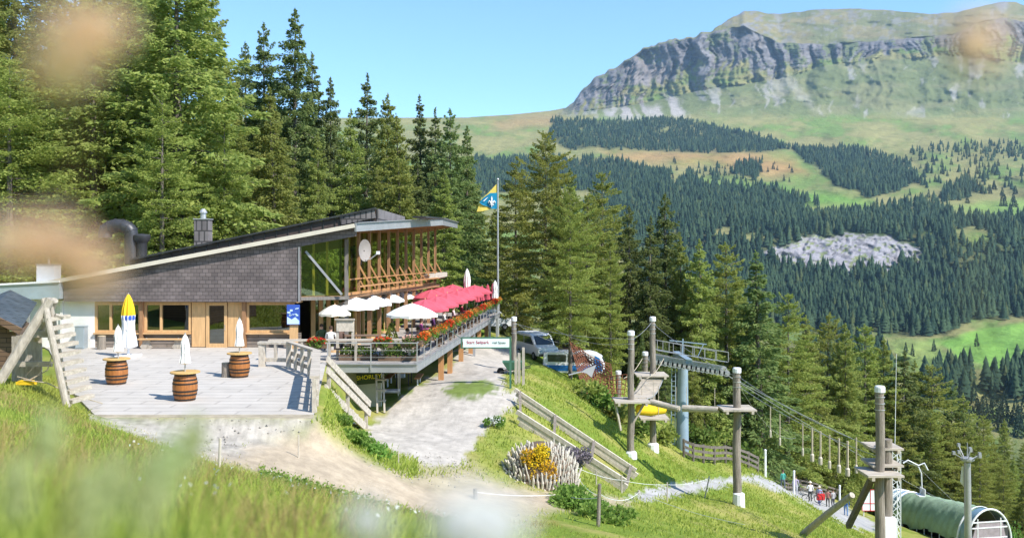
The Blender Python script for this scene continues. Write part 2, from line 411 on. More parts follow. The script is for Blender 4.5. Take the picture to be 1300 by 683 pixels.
def ground_mesh():
    pxs = np.concatenate([np.arange(-2400, -200, 60), np.arange(-200, 1500, 3.2), np.arange(1500, 3600, 60)])
    Ds = np.concatenate([np.array([.3]), .45 * 1.0125 ** np.arange(0, 470)])
    Ds = Ds[Ds < 150]
    PX, DD = np.meshgrid(pxs, Ds)
    X = (PX - CX) * DD / F; Y = DD
    Z = Hn(X.ravel(), Y.ravel()).reshape(X.shape)
    n1 = fbm(X * .8, Y * .8, 4) - .5; n2 = fbm(X * 2.3 + 50, Y * 2.3, 4) - .5; n3 = fbm(X * .25 + 9, Y * .25 + 3, 3) - .5
    Z = Z + np.where(pdist(X, Y, FLAT) > .3, n1 * .12 * np.clip(DD / 15, .3, 1.5), 0)
    PY = YH + (HC - Z) * F / DD
    wx = PX + (n1 + n2) * 20; wy = PY + (n2 - n1 * .5) * 14
    g1 = np.array([.15, .21, .03]); g2 = np.array([.25, .27, .06]); g3 = np.array([.33, .28, .10])
    t = sstep(-.15, .15, n3 + n2 * .4)[..., None]
    C = g1 * (1 - t) + g2 * t
    t2 = (sstep(.02, .22, n1 + n3 * .5) * .55)[..., None]; C = C * (1 - t2) + g3 * t2
    def lay(poly, col, dlo, dhi, soft=5, k=1.0):
        nonlocal C
        m = sstep(soft, -soft, pdist(wx, wy, poly)) * (DD > dlo) * (DD < dhi) * k
        v = (1 + n2 * .5)[..., None]
        C = C * (1 - m[..., None]) + np.array(col) * v * m[..., None]
    lay(DIRT, (.40, .325, .235), 20, 36, 9)
    lay([(600, 640), (700, 645), (690, 690), (600, 690), (560, 660)], (.30, .27, .12), 15, 32, 12, .55)
    lay(GRAVEL, (.44, .40, .345), 21, 29, 13)
    gr_ = sstep(.0, .12, fbm(X * 9, Y * 9, 3) - .5) * sstep(6, -6, pdist(wx, wy, GRAVEL)); C = C * (1 - .22 * gr_[..., None])
    lay(SANDY, (.36, .31, .2), 26, 36, 10, .75)
    lay(PAVED, (.44, .4, .35), 29, 78, 3)
    jn = np.clip(np.maximum(np.abs(((Y * .97 + X * .25) / 1.1) % 1 - .5) * 2 - .93, np.abs(((X * .97 - Y * .25) / 1.1) % 1 - .5) * 2 - .93) / .07, 0, 1) * (DD < 46) * sstep(3, -3, pdist(wx, wy, PAVED)); C = C * (1 - .22 * jn[..., None])
    tr_ = sstep(.02, .14, fbm(X * .55 + Y * .2, Y * .16 + 7, 4) - .5) * sstep(4, -4, pdist(wx, wy, PAVED)); C = C * (1 - .10 * tr_[..., None])
    lay(ISLE, (.15, .2, .05), 38, 60, 3)
    lay(WALK, (.36, .35, .34), 35, 95, 2)
    # beaten soil under the trees, bare ground below the lodge deck
    fx = np.zeros_like(X)
    for (a, b) in [(-40, 64), (-30, 66), (-10, 68), (-2, 78)]: pass
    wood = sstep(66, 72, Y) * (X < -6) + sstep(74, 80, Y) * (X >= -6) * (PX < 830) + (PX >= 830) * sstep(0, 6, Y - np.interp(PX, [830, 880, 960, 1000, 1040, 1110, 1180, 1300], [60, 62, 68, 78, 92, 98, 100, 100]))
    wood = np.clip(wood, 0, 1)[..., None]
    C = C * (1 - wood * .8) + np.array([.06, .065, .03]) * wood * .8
    A = np.concatenate([np.clip(C, 0.005, .9), np.ones(C.shape[:2] + (1,))], -1)
    V = np.stack([X, Y, Z], -1).reshape(-1, 3)
    m = vcolmat('ground', 3.0, .22, .95, .5, 6, dist=.06)
    o = np_mesh('ground', V, grid_faces(len(Ds), len(pxs)), m, {'Col': A.reshape(-1, 4)}, True)
    tag(o, kind='structure')
    # unseen slope behind the viewer, added so the lodge glass reflects green
    xs = np.linspace(-160, 160, 60); ys = np.linspace(-120, .34, 40); XX, YY = np.meshgrid(xs, ys)
    ZZ = np.where(YY > -4, Hn(XX.ravel(), YY.ravel()).reshape(XX.shape), 0)
    base = Hn(xs, np.full_like(xs, -4.0))[None, :]
    ZZ = np.where(YY > -4, ZZ, base + (-4 - YY) * .42 + 1.5 * (fbm(XX * .05, YY * .05) - .5)) - .03
    Cb = np.concatenate([np.broadcast_to(g1 * .8, XX.shape + (3,)), np.ones(XX.shape + (1,))], -1)
    o = np_mesh('unseen_hillside', np.stack([XX, YY, ZZ], -1).reshape(-1, 3), grid_faces(40, 60), m, {'Col': Cb.reshape(-1, 4)}, True)
    tag(o, kind='structure')
ground_mesh()

# ================================================================ FAR VALLEY AND MOUNTAIN
SKY = ([300, 480, 560, 600, 650, 700, 718, 728, 738, 755, 780, 800, 815, 850, 880, 905, 925, 945, 957, 975, 1000, 1040, 1080, 1120, 1180, 1215, 1240, 1260, 1276, 1290, 1305, 1400, 1800],
       [215, 185, 155, 149, 146, 141, 137, 128, 116, 100, 86, 75, 61, 51, 46, 39, 25, 15, 13.5, 18, 17, 12, 11, 13, 18, 16, 10, 5, 2, 3, 9, 30, 90])
CTOP = ([300, 715, 728, 738, 755, 780, 800, 815, 850, 880, 905, 925, 945, 965, 990, 1040, 1100, 1130, 1180, 1210, 1245, 1275, 1300, 1400, 1800], [150, 140, 129, 117.5, 101.5, 87.5, 76.5, 62.5, 52.5, 47.5, 41, 36, 34, 44, 54, 56, 53, 51, 46, 44, 28, 22, 28, 50, 110])
CBASE = ([300, 700, 715, 740, 770, 800, 850, 900, 950, 990, 1050, 1100, 1150, 1200, 1250, 1300, 1400, 1800], [151, 150, 147, 142, 138, 134, 124, 112, 106, 100, 82, 78, 74, 70, 72, 80, 90, 130])
F_POLYS = [
 ([(697, 152), (760, 150), (830, 152), (900, 160), (985, 178), (1000, 190), (960, 195), (830, 191), (740, 190), (697, 182)], 1.0),
 ([(1000, 186), (1080, 190), (1150, 205), (1168, 230), (1110, 250), (1060, 237), (1030, 208)], 1.0),
 ([(600, 205), (720, 203), (790, 207), (845, 222), (842, 240), (790, 243), (720, 240), (600, 250)], .9),
 ([(760, 250), (860, 236), (872, 222), (890, 238), (960, 240), (1010, 252), (1060, 266), (1130, 264), (1195, 258), (1200, 240), (1235, 236), (1255, 262), (1320, 288), (1320, 400), (1240, 405), (1195, 425), (1130, 425), (1060, 420), (960, 420), (800, 350), (740, 262)], .92),
 ([(1148, 190), (1200, 186), (1300, 180), (1310, 202), (1240, 207), (1200, 198), (1150, 204)], .2),
 ([(860, 215), (900, 212), (960, 225), (940, 232), (890, 228)], .10),
 ([(930, 208), (965, 204), (960, 226), (938, 222)], .8),
 ([(1160, 205), (1300, 205), (1300, 250), (1240, 240), (1170, 240)], .05),
 ([(1168, 490), (1190, 476), (1222, 470), (1238, 482), (1236, 508), (1215, 516), (1172, 515)], 1.0),
 ([(1248, 494), (1265, 484), (1310, 480), (1310, 506), (1252, 507)], 1.0),
 ([(1040, 430), (1120, 450), (1140, 480), (1130, 520), (1040, 500)], 1.0)]
OUTCROP = [(964, 325), (985, 313), (1012, 311), (1030, 299), (1062, 303), (1078, 296), (1100, 303), (1128, 300), (1150, 311), (1174, 322), (1168, 335), (1142, 336), (1122, 347), (1098, 341), (1068, 352), (1050, 339), (1020, 341), (1000, 333)]
CLEAR = [[(905, 292), (935, 288), (930, 300), (905, 304)], [(985, 262), (1080, 258), (1130, 262), (1090, 272), (1030, 276)], [(1205, 292), (1245, 286), (1260, 300), (1230, 318)], [(1180, 262), (1240, 246), (1290, 262), (1300, 284), (1240, 276)], [(940, 300), (968, 296), (960, 310)], [(1195, 348), (1212, 344), (1208, 358)], [(870, 262), (900, 256), (890, 268)], [(1140, 268), (1165, 264), (1158, 276)]]
def far_mesh():
    pxs = np.concatenate([np.arange(300, 560, 10), np.arange(560, 1330, 1.7), np.arange(1330, 1800, 10)])
    keys = [(560, 620), (520, 690), (480, 800), (440, 960), (400, 1180), (365, 1380), (350, 1500), (298, 1610), (250, 2150), (215, 2650), (195, 3000), (180, 3350), (165, 3600), (152, 3800)]
    rows_y = []; rows_d = []; rows_k = []
    for (a, da), (b, db) in zip(keys[:-1], keys[1:]):
        n = max(2, int((a - b) / 1.3))
        for i in range(n):
            t = i / n; rows_y.append(a + (b - a) * t); rows_d.append(da + (db - da) * t); rows_k.append(0)
    nb = len(rows_y); nc = len(pxs)
    ys, yc, yb = (np.interp(pxs, *T) for T in (SKY, CTOP, CBASE))
    yb = np.minimum(yb, 151); yc = np.minimum(np.maximum(yc, ys), yb - .5); ys = np.minimum(ys, yc - .3)
    PYl = [np.full(nc, y) for y in rows_y]; DDl = [np.full(nc, d) for d in rows_d]; zone = [np.zeros(nc)] * nb
    y0 = np.full(nc, 152.0)
    for i in range(46):
        t = i / 46; PYl.append(y0 + (yb - y0) * t); DDl.append(np.full(nc, 3800 + 420 * t)); zone.append(np.full(nc, 1.0))
    for i in range(70):
        t = i / 70; PYl.append(yb + (yc - yb) * t); DDl.append(np.full(nc, 4220 + 190 * t)); zone.append(np.full(nc, 2.0))
    capd = np.clip((yc - ys) * 18, 12, 700)
    for i in range(31):
        t = i / 30; PYl.append(yc + (ys - yc) * (1 - (1 - t) ** 1.6)); DDl.append(4410 + capd * t); zone.append(np.full(nc, 3.0))
    for i in range(1, 5):
        PYl.append(ys + 14 * i); DDl.append(4410 + capd + 250 * i); zone.append(np.full(nc, 3.0))
    PY = np.array(PYl); D = np.array(DDl); ZN = np.array(zone); PX = np.broadcast_to(pxs, PY.shape).copy()
    # spurs and gullies of the walls: real relief in depth
    pc = PX + 34 * (fbm(PX / 55, PY / 26, 4) - .5)
    strata = fbm(PX / 70 + 2, (PY + PX * .10) / 2.6, 3) - .5
    rib = np.abs(fbm(pc / 24, PY / 80, 5) - .5) * 2
    rib2 = np.abs(fbm(pc / 7 + 40, PY / 60, 4) - .5) * 2
    big = fbm(pc / 45 + 5, PY / 120, 3) - .5
    wall = np.where(ZN == 2, 1, 0) * np.interp(PX, [700, 730, 1800], [0, 1, 1])
    slope = np.where(ZN == 1, np.clip((152 - PY) / 25, 0, 1), 0) * np.interp(PX, [700, 740, 1800], [0, 1, 1])
    edge = np.clip((PY - yc[None]) / 5, 0, 1)
    D = D + wall * edge * (rib * 120 + rib2 * 85 + big * 190 - 40 + strata * 18 + 26 * (fbm(PX / 5, PY / 5, 4) - .5)) + slope * (rib * 34 + big * 130 - 10 + 60 * (fbm(PX / 14, PY / 6, 4) - .5))
    cap = np.where(ZN == 3, 1, 0) * np.interp(PX, [905, 935, 1800], [0, 1, 1])
    D = D + cap * (fbm(PX / 40, PY / 9 + 3, 4) - .5) * 160 * np.clip((PY - ys[None]) / 6, 0, 1)
    sk = np.where((ZN >= 2), 1, 0) * np.interp(PX, [715, 730, 920, 960], [0, 1, 1, .25])
    PYd = PY - sk * (fbm(PX / 9, PX * 0 + 4, 4) - .5) * 7 * np.clip(1 - (PY - yc[None]) / 12, 0, 1)
    # mid slopes: rolling ground and the pale rock band in the wood
    oc = sstep(4, -3, pdist(PX + 22 * (fbm(PX / 9, PY / 7, 4) - .5), PY + 14 * (fbm(PX / 8 + 9, PY / 6, 4) - .5), OUTCROP))
    D = D + np.where(ZN == 0, oc * ((np.abs(fbm(pc / 9, PY / 9, 4) - .5) * 2) * 22 - 6), 0)
    roll = np.where(ZN == 0, (fbm(PX / 60, PY / 22, 4) - .5), 0) * np.clip((560 - PY) / 60, 0, 1) * np.clip((PY - 150) / 20, 0, 1)
    D = D * (1 + roll * .10 * sstep(4, 34, pdist(PX, PY, OUTCROP)))
    X = (PX - CX) * D / F; Z = HC - (PYd - YH) * D / F
    Z = Z + np.where(ZN == 0, (fbm(X / 160, D / 160, 3) - .5) * 9, 0)
    # the valley floor in front of it
    pre = [(110, -52), (200, -95), (340, -128), (480, -134)]
    Xp = np.array([(pxs - CX) * d / F for d, z in pre]); Dp = np.array([np.full(nc, d) for d, z in pre]); Zp = np.array([np.full(nc, z) for d, z in pre])
    # colours of the ground itself
    wx = PX + 22 * (fbm(PX / 25 + 3, PY / 9, 4) - .5); wy = PY + 9 * (fbm(PX / 25, PY / 9 + 30, 4) - .5)
    n = fbm(PX / 35 + 8, PY / 9, 4) - .5; nf = fbm(PX / 6, PY / 3, 4) - .5
    def lerp(C, c, m): return C * (1 - m[..., None]) + np.array(c) * m[..., None]
    C = np.zeros(PX.shape + (3,)) + np.array([.185, .215, .075])
    C = lerp(C, (.30, .265, .115), sstep(-.12, .16, n) * .75)
    C = lerp(C, (.15, .25, .06), sstep(.02, .2, -n + nf * .4) * .6)
    C = lerp(C, (.40, .23, .10), sstep(12, -10, pdist(wx, wy, [(770, 196), (880, 194), (960, 196), (1010, 205), (1020, 222), (960, 220), (900, 206), (800, 206)])) * .8)
    C = lerp(C, (.33, .22, .11), sstep(9, -9, pdist(wx, wy, [(620, 150), (700, 146), (720, 158), (640, 165)])) * .7)
    C = lerp(C, (.16, .31, .06), sstep(7, -7, pdist(wx, wy, [(880, 225), (1000, 238), (1110, 252), (1110, 266), (1040, 262), (900, 240)])) * .7)
    C = lerp(C, (.19, .36, .07), sstep(4, -4, pdist(wx, wy, [(1185, 436), (1240, 418), (1320, 405), (1320, 470), (1255, 475), (1235, 460)])) * .9)
    C = lerp(C, (.24, .31, .09), sstep(4, -4, pdist(wx, wy, [(1130, 430), (1200, 432), (1185, 470), (1145, 470)])) * .8)
    C = lerp(C, (.20, .31, .08), sstep(6, -6, pdist(wx, wy, [(1200, 262), (1300, 250), (1320, 285), (1250, 270)])) * .8)
    C = lerp(C, (.32, .30, .12), sstep(5, -5, pdist(wx, wy, [(1215, 485), (1300, 500), (1310, 520), (1225, 505)])) * .7)
    # mountain
    z1 = np.where(ZN == 1, 1.0, 0); mt = np.interp(PX, [690, 740, 1800], [0, 1, 1])
    z1 = z1 * np.clip((152 - PY) / 10 + (fbm(PX / 12, PY / 4, 3) - .5) * 1.5, 0, 1)
    C = lerp(C, (.175, .20, .085), z1 * mt)
    st = fbm(pc / 5 + 11, PY / 45, 4) - .5; st2 = fbm(pc / 14 + 60, PY / 30, 4) - .5
    rough = fbm(pc / 13 + 31, PY / 16, 5) - .5; fine = fbm(PX / 3.2, PY / 2.4 + 8, 4) - .5
    dep = np.clip((PY - yb[None]) / 30, 0, 1)
    C = lerp(C, (.40, .38, .35), z1 * mt * sstep(.04, .15, st * .55 + st2 * .55 + rough * .75 - dep * .12) * .8)
    C = lerp(C, (.44, .4, .37), sstep(6, -6, pdist(wx, wy, [(760, 147), (790, 132), (830, 138), (850, 120), (868, 132), (872, 150), (800, 152)])) * sstep(-.2, .1, st) * .9)
    C = lerp(C, (.46, .42, .36), sstep(5, -5, pdist(wx, wy, [(985, 98), (1002, 95), (1030, 128), (1040, 140), (1015, 128), (1000, 112), (985, 135), (978, 120)])) * .6)
    C = lerp(C, (.29, .27, .14), z1 * mt * sstep(-.05, .2, fbm(PX / 50, PY / 10 + 77, 3) - .5) * .5)
    frac = np.clip((yb[None] - PY) / np.maximum(yb - yc, 1)[None], -.6, 1)
    z2 = np.where((ZN == 2) | (ZN == 1), 1.0, 0) * np.interp(PX, [705, 735, 1800], [0, 1, 1]) * sstep(-.08, .12, frac - .22 + rough * 1.1 + st * .55)
    rock = np.array([.205, .195, .202]) * (.92 + st * .7 + nf * .6 + fine * 1.0 + rough * .5 + strata * .55)[..., None]
    rock = lerp(rock, (.33, .28, .25), sstep(.03, .2, fbm(PX / 26 + 3, PY / 40, 3) - .5) * .5)
    C = C * (1 - z2[..., None]) + rock * z2[..., None]
    hi = np.interp(PX, [700, 900, 1000, 1080, 1200, 1300], [-.02, -.06, .0, .10, .08, .02])
    grn = z2 * sstep(.0, .12, rough * .9 + st2 * .6 + fine * .5 + hi[:] - .05)
    C = lerp(C, (.16, .19, .08), grn * .9)
    z3 = np.where(ZN == 3, 1.0, 0)
    C = lerp(C, (.20, .205, .095), z3)
    C = lerp(C, (.30, .25, .13), z3 * sstep(-.08, .14, n) * .8)
    C = lerp(C, (.27, .26, .25), z3 * sstep(.07, .16, nf + st2 * .5) * .7)
    C = lerp(C, (.26, .25, .26), z3 * np.interp(PX, [930, 940, 962, 975], [0, 1, 1, 0]) * sstep(-.05, .1, nf) * .8)
    C = lerp(C, (.28, .27, .28), z3 * np.interp(PX, [1245, 1265, 1500], [0, .8, .8]) * sstep(-.1, .1, st2))
    C = C * (1 - .17 * np.where(ZN >= 1, np.where(ZN == 1, np.clip((152 - PY) / 22, 0, 1), 1.0), 0) * mt)[..., None]
    # rock band
    dg = fbm((PX * .9 + PY * 1.7) / 22, (PY - PX * .32) / 2.6, 5) - .5 + .5 * (fbm(PX / 14 + 3, PY / 11, 3) - .5)
    C = lerp(C, (.19, .18, .195), np.where(ZN == 0, oc, 0)); C = lerp(C, (.34, .32, .335), np.where(ZN == 0, oc, 0) * sstep(-.17, -.02, dg + .02)); C = lerp(C, (.2, .23, .1), np.where(ZN == 0, oc, 0) * sstep(.1, .2, nf))
    # woodland floor
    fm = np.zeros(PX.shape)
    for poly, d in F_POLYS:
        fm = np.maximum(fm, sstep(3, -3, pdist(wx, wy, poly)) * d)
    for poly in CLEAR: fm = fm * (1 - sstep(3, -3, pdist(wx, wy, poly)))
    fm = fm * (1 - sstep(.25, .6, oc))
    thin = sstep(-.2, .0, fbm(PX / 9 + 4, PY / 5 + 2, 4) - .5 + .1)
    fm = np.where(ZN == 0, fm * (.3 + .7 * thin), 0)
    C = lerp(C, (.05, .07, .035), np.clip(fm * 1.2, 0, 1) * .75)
    Vf = np.stack([X, D, Z], -1)
    Vall = np.concatenate([np.stack([Xp, Dp, Zp], -1), Vf], 0)
    Call = np.concatenate([np.broadcast_to(np.array([.06, .08, .03]), Xp.shape + (3,)), C], 0)
    A = np.concatenate([np.clip(Call, .01, .8), np.ones(Call.shape[:2] + (1,))], -1)
    m = vcolmat('mountain', .02, .2, .97, .9, .035, .05, dist=12)
    o = np_mesh('mountain', Vall.reshape(-1, 3), grid_faces(Vall.shape[0], nc), m, {'Col': A.reshape(-1, 4)}, True)
    tag(o, kind='structure')
    return PX, PY, Vf, fm, ZN
FPX, FPY, FV, FM, FZ = far_mesh()

def far_tree_arrays(base, h, w, tiers=3, n=6, rg=rng):
    """merged simple conifers: ragged stacked skirts on a short stem"""
    N = len(base); Vs = []; Fs = []
    rot = rg.random(N) * 6.28
    per = tiers * (n + 1)
    V = np.zeros((N, per, 3))
    for k in range(tiers):
        z0 = .06 + .86 * k / tiers * .95; z1 = min(1.0, z0 + 1.9 / tiers)
        if k == tiers - 1: z1 = 1.0
        r = .5 * (1 - k / tiers * .82)
        for j in range(n):
            a = rot + 2 * np.pi * (j + .5 * k) / n
            rr = r * (.55 + .5 * (j % 2) + .35 * rg.random(N)) * w
            V[:, k * (n + 1) + j, 0] = np.cos(a) * rr; V[:, k * (n + 1) + j, 1] = np.sin(a) * rr
            V[:, k * (n + 1) + j, 2] = h * (z0 + .07 * (rg.random(N) - .5))
        V[:, k * (n + 1) + n, 2] = h * z1
    V += base[:, None, :]
    f = []
    for k in range(tiers):
        b = k * (n + 1)
        for j in range(n): f.append((b + j, b + (j + 1) % n, b + n))
    f = np.array(f)
    Fq = (np.arange(N)[:, None, None] * per + f[None]).reshape(-1, 3)
    return V.reshape(-1, 3), Fq
def spray_tree(n, rg):
    t = rg.random(n) ** 1.25 * .96 + .03; a = rg.random(n) * 6.283
    whorl = .5 + .5 * np.sin(t * 60 + 1.3 * np.sin(a))
    r = .5 * (1 - t) ** .8 * (.35 + .65 * rg.random(n) ** .5) * (.75 + .35 * whorl) * (1 + .18 * np.cos(3 * a + t * 9))
    c = np.stack([r * np.cos(a), r * np.sin(a), t - r * .12], 1)
    d = np.stack([np.cos(a), np.sin(a), np.full(n, -.5)], 1) + rg.normal(size=(n, 3)) * .35; d /= np.linalg.norm(d, axis=1)[:, None]
    q = rg.normal(size=(n, 3)); b = np.cross(d, q); b /= np.linalg.norm(b, axis=1)[:, None]
    return c, d, b, (.10 + .07 * rg.random(n)) * (1.2 - .7 * t)
def spray_forest(base, h, w, n=170):
    Vs = []; rg = np.random.default_rng(77)
    temps = [spray_tree(n, rg) for _ in range(6)]
    k = rg.integers(0, 6, len(base)); rot = rg.random(len(base)) * 6.28
    for i in range(len(base)):
        c, d, b, s = temps[k[i]]; s3 = s[:, None]
        q = np.stack([c - d * s3 * .5, c + b * s3 * .34, c + d * s3 * .6, c - b * s3 * .34], 1).reshape(-1, 3)
        cs, sn = np.cos(rot[i]), np.sin(rot[i])
        Vs.append(np.stack([(q[:, 0] * cs - q[:, 1] * sn) * w[i] * 1.25, (q[:, 0] * sn + q[:, 1] * cs) * w[i] * 1.25, q[:, 2] * h[i]], 1) + base[i])
    V = np.concatenate(Vs); return V, np.arange(len(V)).reshape(-1, 4)
FMAT = vcolmat('forest_green', .12, .25, .9, 0)
def forests():
    a = FV[:-1, :-1]; b = FV[:-1, 1:]; c = FV[1:, :-1]
    area = np.linalg.norm(np.cross(b - a, c - a), axis=-1)
    dn = np.where(a[..., 1] < 1300, 1 / 62., np.where(a[..., 1] < 2600, 1 / 95., 1 / 170.))
    lam = area * dn * FM[:-1, :-1]
    ok = (FPX[:-1, :-1] > 590) & (FPX[:-1, :-1] < 1330)
    k = rng.poisson(np.clip(np.where(ok, lam, 0), 0, 20))
    idx = np.repeat(np.arange(k.size), k.ravel())
    u = rng.random(len(idx))[:, None]; v = rng.random(len(idx))[:, None]
    base = a.reshape(-1, 3)[idx] + (b - a).reshape(-1, 3)[idx] * u + (c - a).reshape(-1, 3)[idx] * v
    D = base[:, 1]
    h = (9 + 18 * rng.random(len(D)) ** .7) * np.where(D > 2600, .85, 1); w = h * (.33 + .3 * rng.random(len(D)) ** 1.5)
    names = [('near_forest', D < 1300), ('forest', (D >= 1300) & (D < 2600)), ('high_forest', D >= 2600)]
    labs = ['dense dark conifer wood low on the valley side above the bright green field', 'broad dark conifer wood round the pale rock band across the valley', 'dark belt of conifers on the high meadows under the cliff']
    for (nm, msk), lb in zip(names, labs):
        if msk.sum() == 0: continue
        if nm == 'near_forest':
            V, Fq = far_tree_arrays(base[msk], h[msk] * 1.15, w[msk], 7, 10)
        else: V, Fq = far_tree_arrays(base[msk], h[msk] * 1.1, w[msk], 5, 8)
        per = len(V) // msk.sum(); q = rng.random(msk.sum())[:, None]; z = rng.random(msk.sum())[:, None]
        Cc = np.array([.016, .036, .024]) * (1 - q) + np.array([.05, .082, .042]) * q
        Cc = np.where(z < .06, np.array([.065, .085, .035]), Cc)
        A = np.repeat(np.concatenate([Cc, np.ones((len(Cc), 1))], 1), per, 0)
        o = np_mesh(nm, V, Fq, FMAT, {'Col': A}); tag(o, lb, 'forest', kind='stuff')
    print('far trees', len(D))
forests()
def far_z(px, py):
    i = np.argmin(np.where(FZ == 0, (FPX - px) ** 2 + (FPY - py) ** 2, 1e9)); return FV.reshape(-1, 3)[i]
def far_single(protos, px, py, hpx, label, group):
    b = far_z(px, py); h = hpx * b[1] / F
    o = random.choice(protos)
    c = o.copy(); COL.objects.link(c); c.location = (b[0], b[1], b[2] - .6); c.scale = (h * random.uniform(.85, 1.2), h * random.uniform(.85, 1.2), h); c.rotation_euler = (0, 0, random.random() * 6)
    c.name = 'conifer'; tag(c, label, 'tree', group)
fp = []
for k in range(4):
    V, Fq = spray_forest(np.zeros((1, 3)), np.ones(1), np.array([.34]), 420)
    V = V + 0; V[:, :2] *= 1 + .1 * k
    fp.append(np_mesh('conifer', V, Fq, M['farspruce']))
r2 = random.Random(3)
for (px, py, hp) in [(1206, 522, 34), (1219, 524, 36), (1236, 527, 46), (1251, 530, 34), (1262, 530, 42), (1276, 537, 44), (1289, 540, 40), (1300, 545, 44), (1247, 540, 38), (1270, 548, 36), (1225, 545, 40), (1293, 556, 42)]:
    far_single(fp, px, py, hp, 'dark conifer in the loose row on the pale meadow low in the valley', 'conifers on the low valley meadow')
for i in range(46):
    px = r2.uniform(790, 1010); py = r2.uniform(206, 234)
    far_single(fp, px, py, r2.uniform(4, 9), 'tiny dark conifer dotted over the brown high meadow', 'conifers dotted over the brown meadow')
for i in range(52):
    px = r2.uniform(1150, 1300); py = r2.uniform(198, 262) if px < 1200 or r2.random() < .8 else r2.uniform(262, 285)
    far_single(fp, px, py, r2.uniform(6, 13), 'small dark conifer scattered over the open alp below the green peak slope', 'conifers scattered over the open alp')
for (px, py, hp) in [(1213, 246, 14), (1276, 262, 16), (1288, 263, 15), (1240, 238, 11), (1262, 240, 12), (1150, 446, 14), (1158, 450, 16), (1240, 438, 18), (1186, 445, 16), (1232, 272, 14)]:
    far_single(fp, px, py, hp, 'single dark conifer at the edge of a bright green pasture across the valley', 'conifers edging the bright pastures')
for o in fp: bpy.data.objects.remove(o)
# ================================================================ TERRACE, LODGE, SUN DECK
mb = MB()
tp = [(-12.6, 27.35), (-6.0, 27.4), (-8.1, 39.4), (-8.1, 46.4), (-24, 46.4), (-23, 45), (-19.6, 39), (-16.2, 33)]
mb.extr([(x, y, -.3) for x, y in tp], (0, 0, .3))
tag(mb.build('terrace_paving', M['terrace'], loc=(-12, 36, 0)), kind='structure')
mb = MB(); mb.bar((-12.5, 27.3, -.09), (-6.0, 27.35, -.09), .06, .2)
tag(mb.build('kerb_board', M['greywood_h'], loc=(-9, 27.3, 0)), kind='structure')

YF = 46.0
def fx(px, D=YF): return XP(px, D)
def fz(py, D=YF): return ZP(py, D)
lodge = thing('ski_lodge', 'mountain lodge with slate gable, timber windows and a glazed side under a rising roof', 'building', (-16, 46, 0))
def zr(x): return 6.27 + .186 * (x + 7.83)
mb = MB(); mb.box(((fx(72) + fx(120)) / 2, YF + .15, 1.2), (fx(120) - fx(72), .3, 2.4)); mb.box((fx(79), YF - .06, 1.2), (.12, .1, 2.4))
mb.build('wall', M['plaster'], lodge)
for a_, b_ in ((120, 243), (313, 381)): mb = MB(); mb.box(((fx(a_) + fx(b_)) / 2, YF + .17, .36), (fx(b_) - fx(a_), .2, .72)); mb.build('board_cladding', M['boards'], lodge)
mb = MB(); mb.box((fx(250), YF + .3, 2.36), (fx(381) - fx(119), .5, .2)); mb.build('lintel', M['larchwood_h'], lodge)
def window(x0, x1, z0, z1, mull, nm='window', y=YF):
    f = MB(); w = .11
    for x in [x0 + w / 2, x1 - w / 2]: f.box((x, y + .1, (z0 + z1) / 2), (w, .16, z1 - z0))
    for z in (z0 + w / 2, z1 - w / 2): f.box(((x0 + x1) / 2, y + .102, z), (x1 - x0 - 2 * w - .004, .15, w))
    for x in mull: f.box((x, y + .1, (z0 + z1) / 2), (w, .155, z1 - z0 - 2 * w - .004))
    o = f.build(nm, M['larchwood'], lodge)
    p = MB(); p.box(((x0 + x1) / 2, y + .12, (z0 + z1) / 2), (x1 - x0 - w, .02, z1 - z0 - w)); p.build('pane', M['glass'], o)
    s = MB(); s.box(((x0 + x1) / 2, y + .0, z0 - .045), (x1 - x0 + .02, .3, .07)); s.build('sill', M['larchwood_h'], o)
    return o
window(fx(120), fx(178), .76, 2.26, [fx(140)])
window(fx(183), fx(242), .76, 2.26, [fx(204)])
window(fx(313), fx(373), .76, 2.26, [])
for a in (180.5, 310.5): mb = MB(); mb.box((fx(a), YF - .02, 1.18), (.18, .3, 2.36)); mb.build('timber_post', M['brownpost'], lodge)
for a, b in ((243, 261), (289, 308)):
    mb = MB(); mb.box(((fx(a) + fx(b)) / 2, YF + .08, 1.16), (fx(b) - fx(a) - .02, .12, 2.26)); mb.build('door_panel', M['larchwood'], lodge)
d = MB(); x0, x1 = fx(261.5), fx(288.5)
for x in (x0 + .08, x1 - .08): d.box((x, YF + .05, 1.14), (.15, .14, 2.28))
for z, h in ((.1, .2), (2.2, .15)): d.box(((x0 + x1) / 2, YF + .052, z), (x1 - x0 - .31, .12, h))
do = d.build('door', M['larchwood'], lodge)
d = MB(); d.box(((x0 + x1) / 2, YF + .06, 1.15), (x1 - x0 - .3, .02, 1.95)); d.build('pane', M['glass'], do)
d = MB(); d.path([(x1 - .1, YF - .02, 1.15), (x1 - .1, YF - .08, 1.15), (x1 - .1, YF - .08, .9), (x1 - .1, YF - .02, .9)], .015, 6); d.build('handle', M['steel'], do)
# dark rooms behind the panes
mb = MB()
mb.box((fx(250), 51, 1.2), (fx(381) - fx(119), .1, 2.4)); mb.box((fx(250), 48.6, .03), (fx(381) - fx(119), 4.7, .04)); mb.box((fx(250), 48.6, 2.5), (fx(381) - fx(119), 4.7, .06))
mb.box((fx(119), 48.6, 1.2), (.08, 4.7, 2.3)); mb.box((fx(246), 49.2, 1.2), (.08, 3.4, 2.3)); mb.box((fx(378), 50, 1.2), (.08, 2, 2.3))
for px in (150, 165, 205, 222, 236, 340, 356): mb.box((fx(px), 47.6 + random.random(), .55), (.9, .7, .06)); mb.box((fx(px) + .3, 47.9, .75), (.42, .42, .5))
mb.build('interior', M['interior'], lodge)
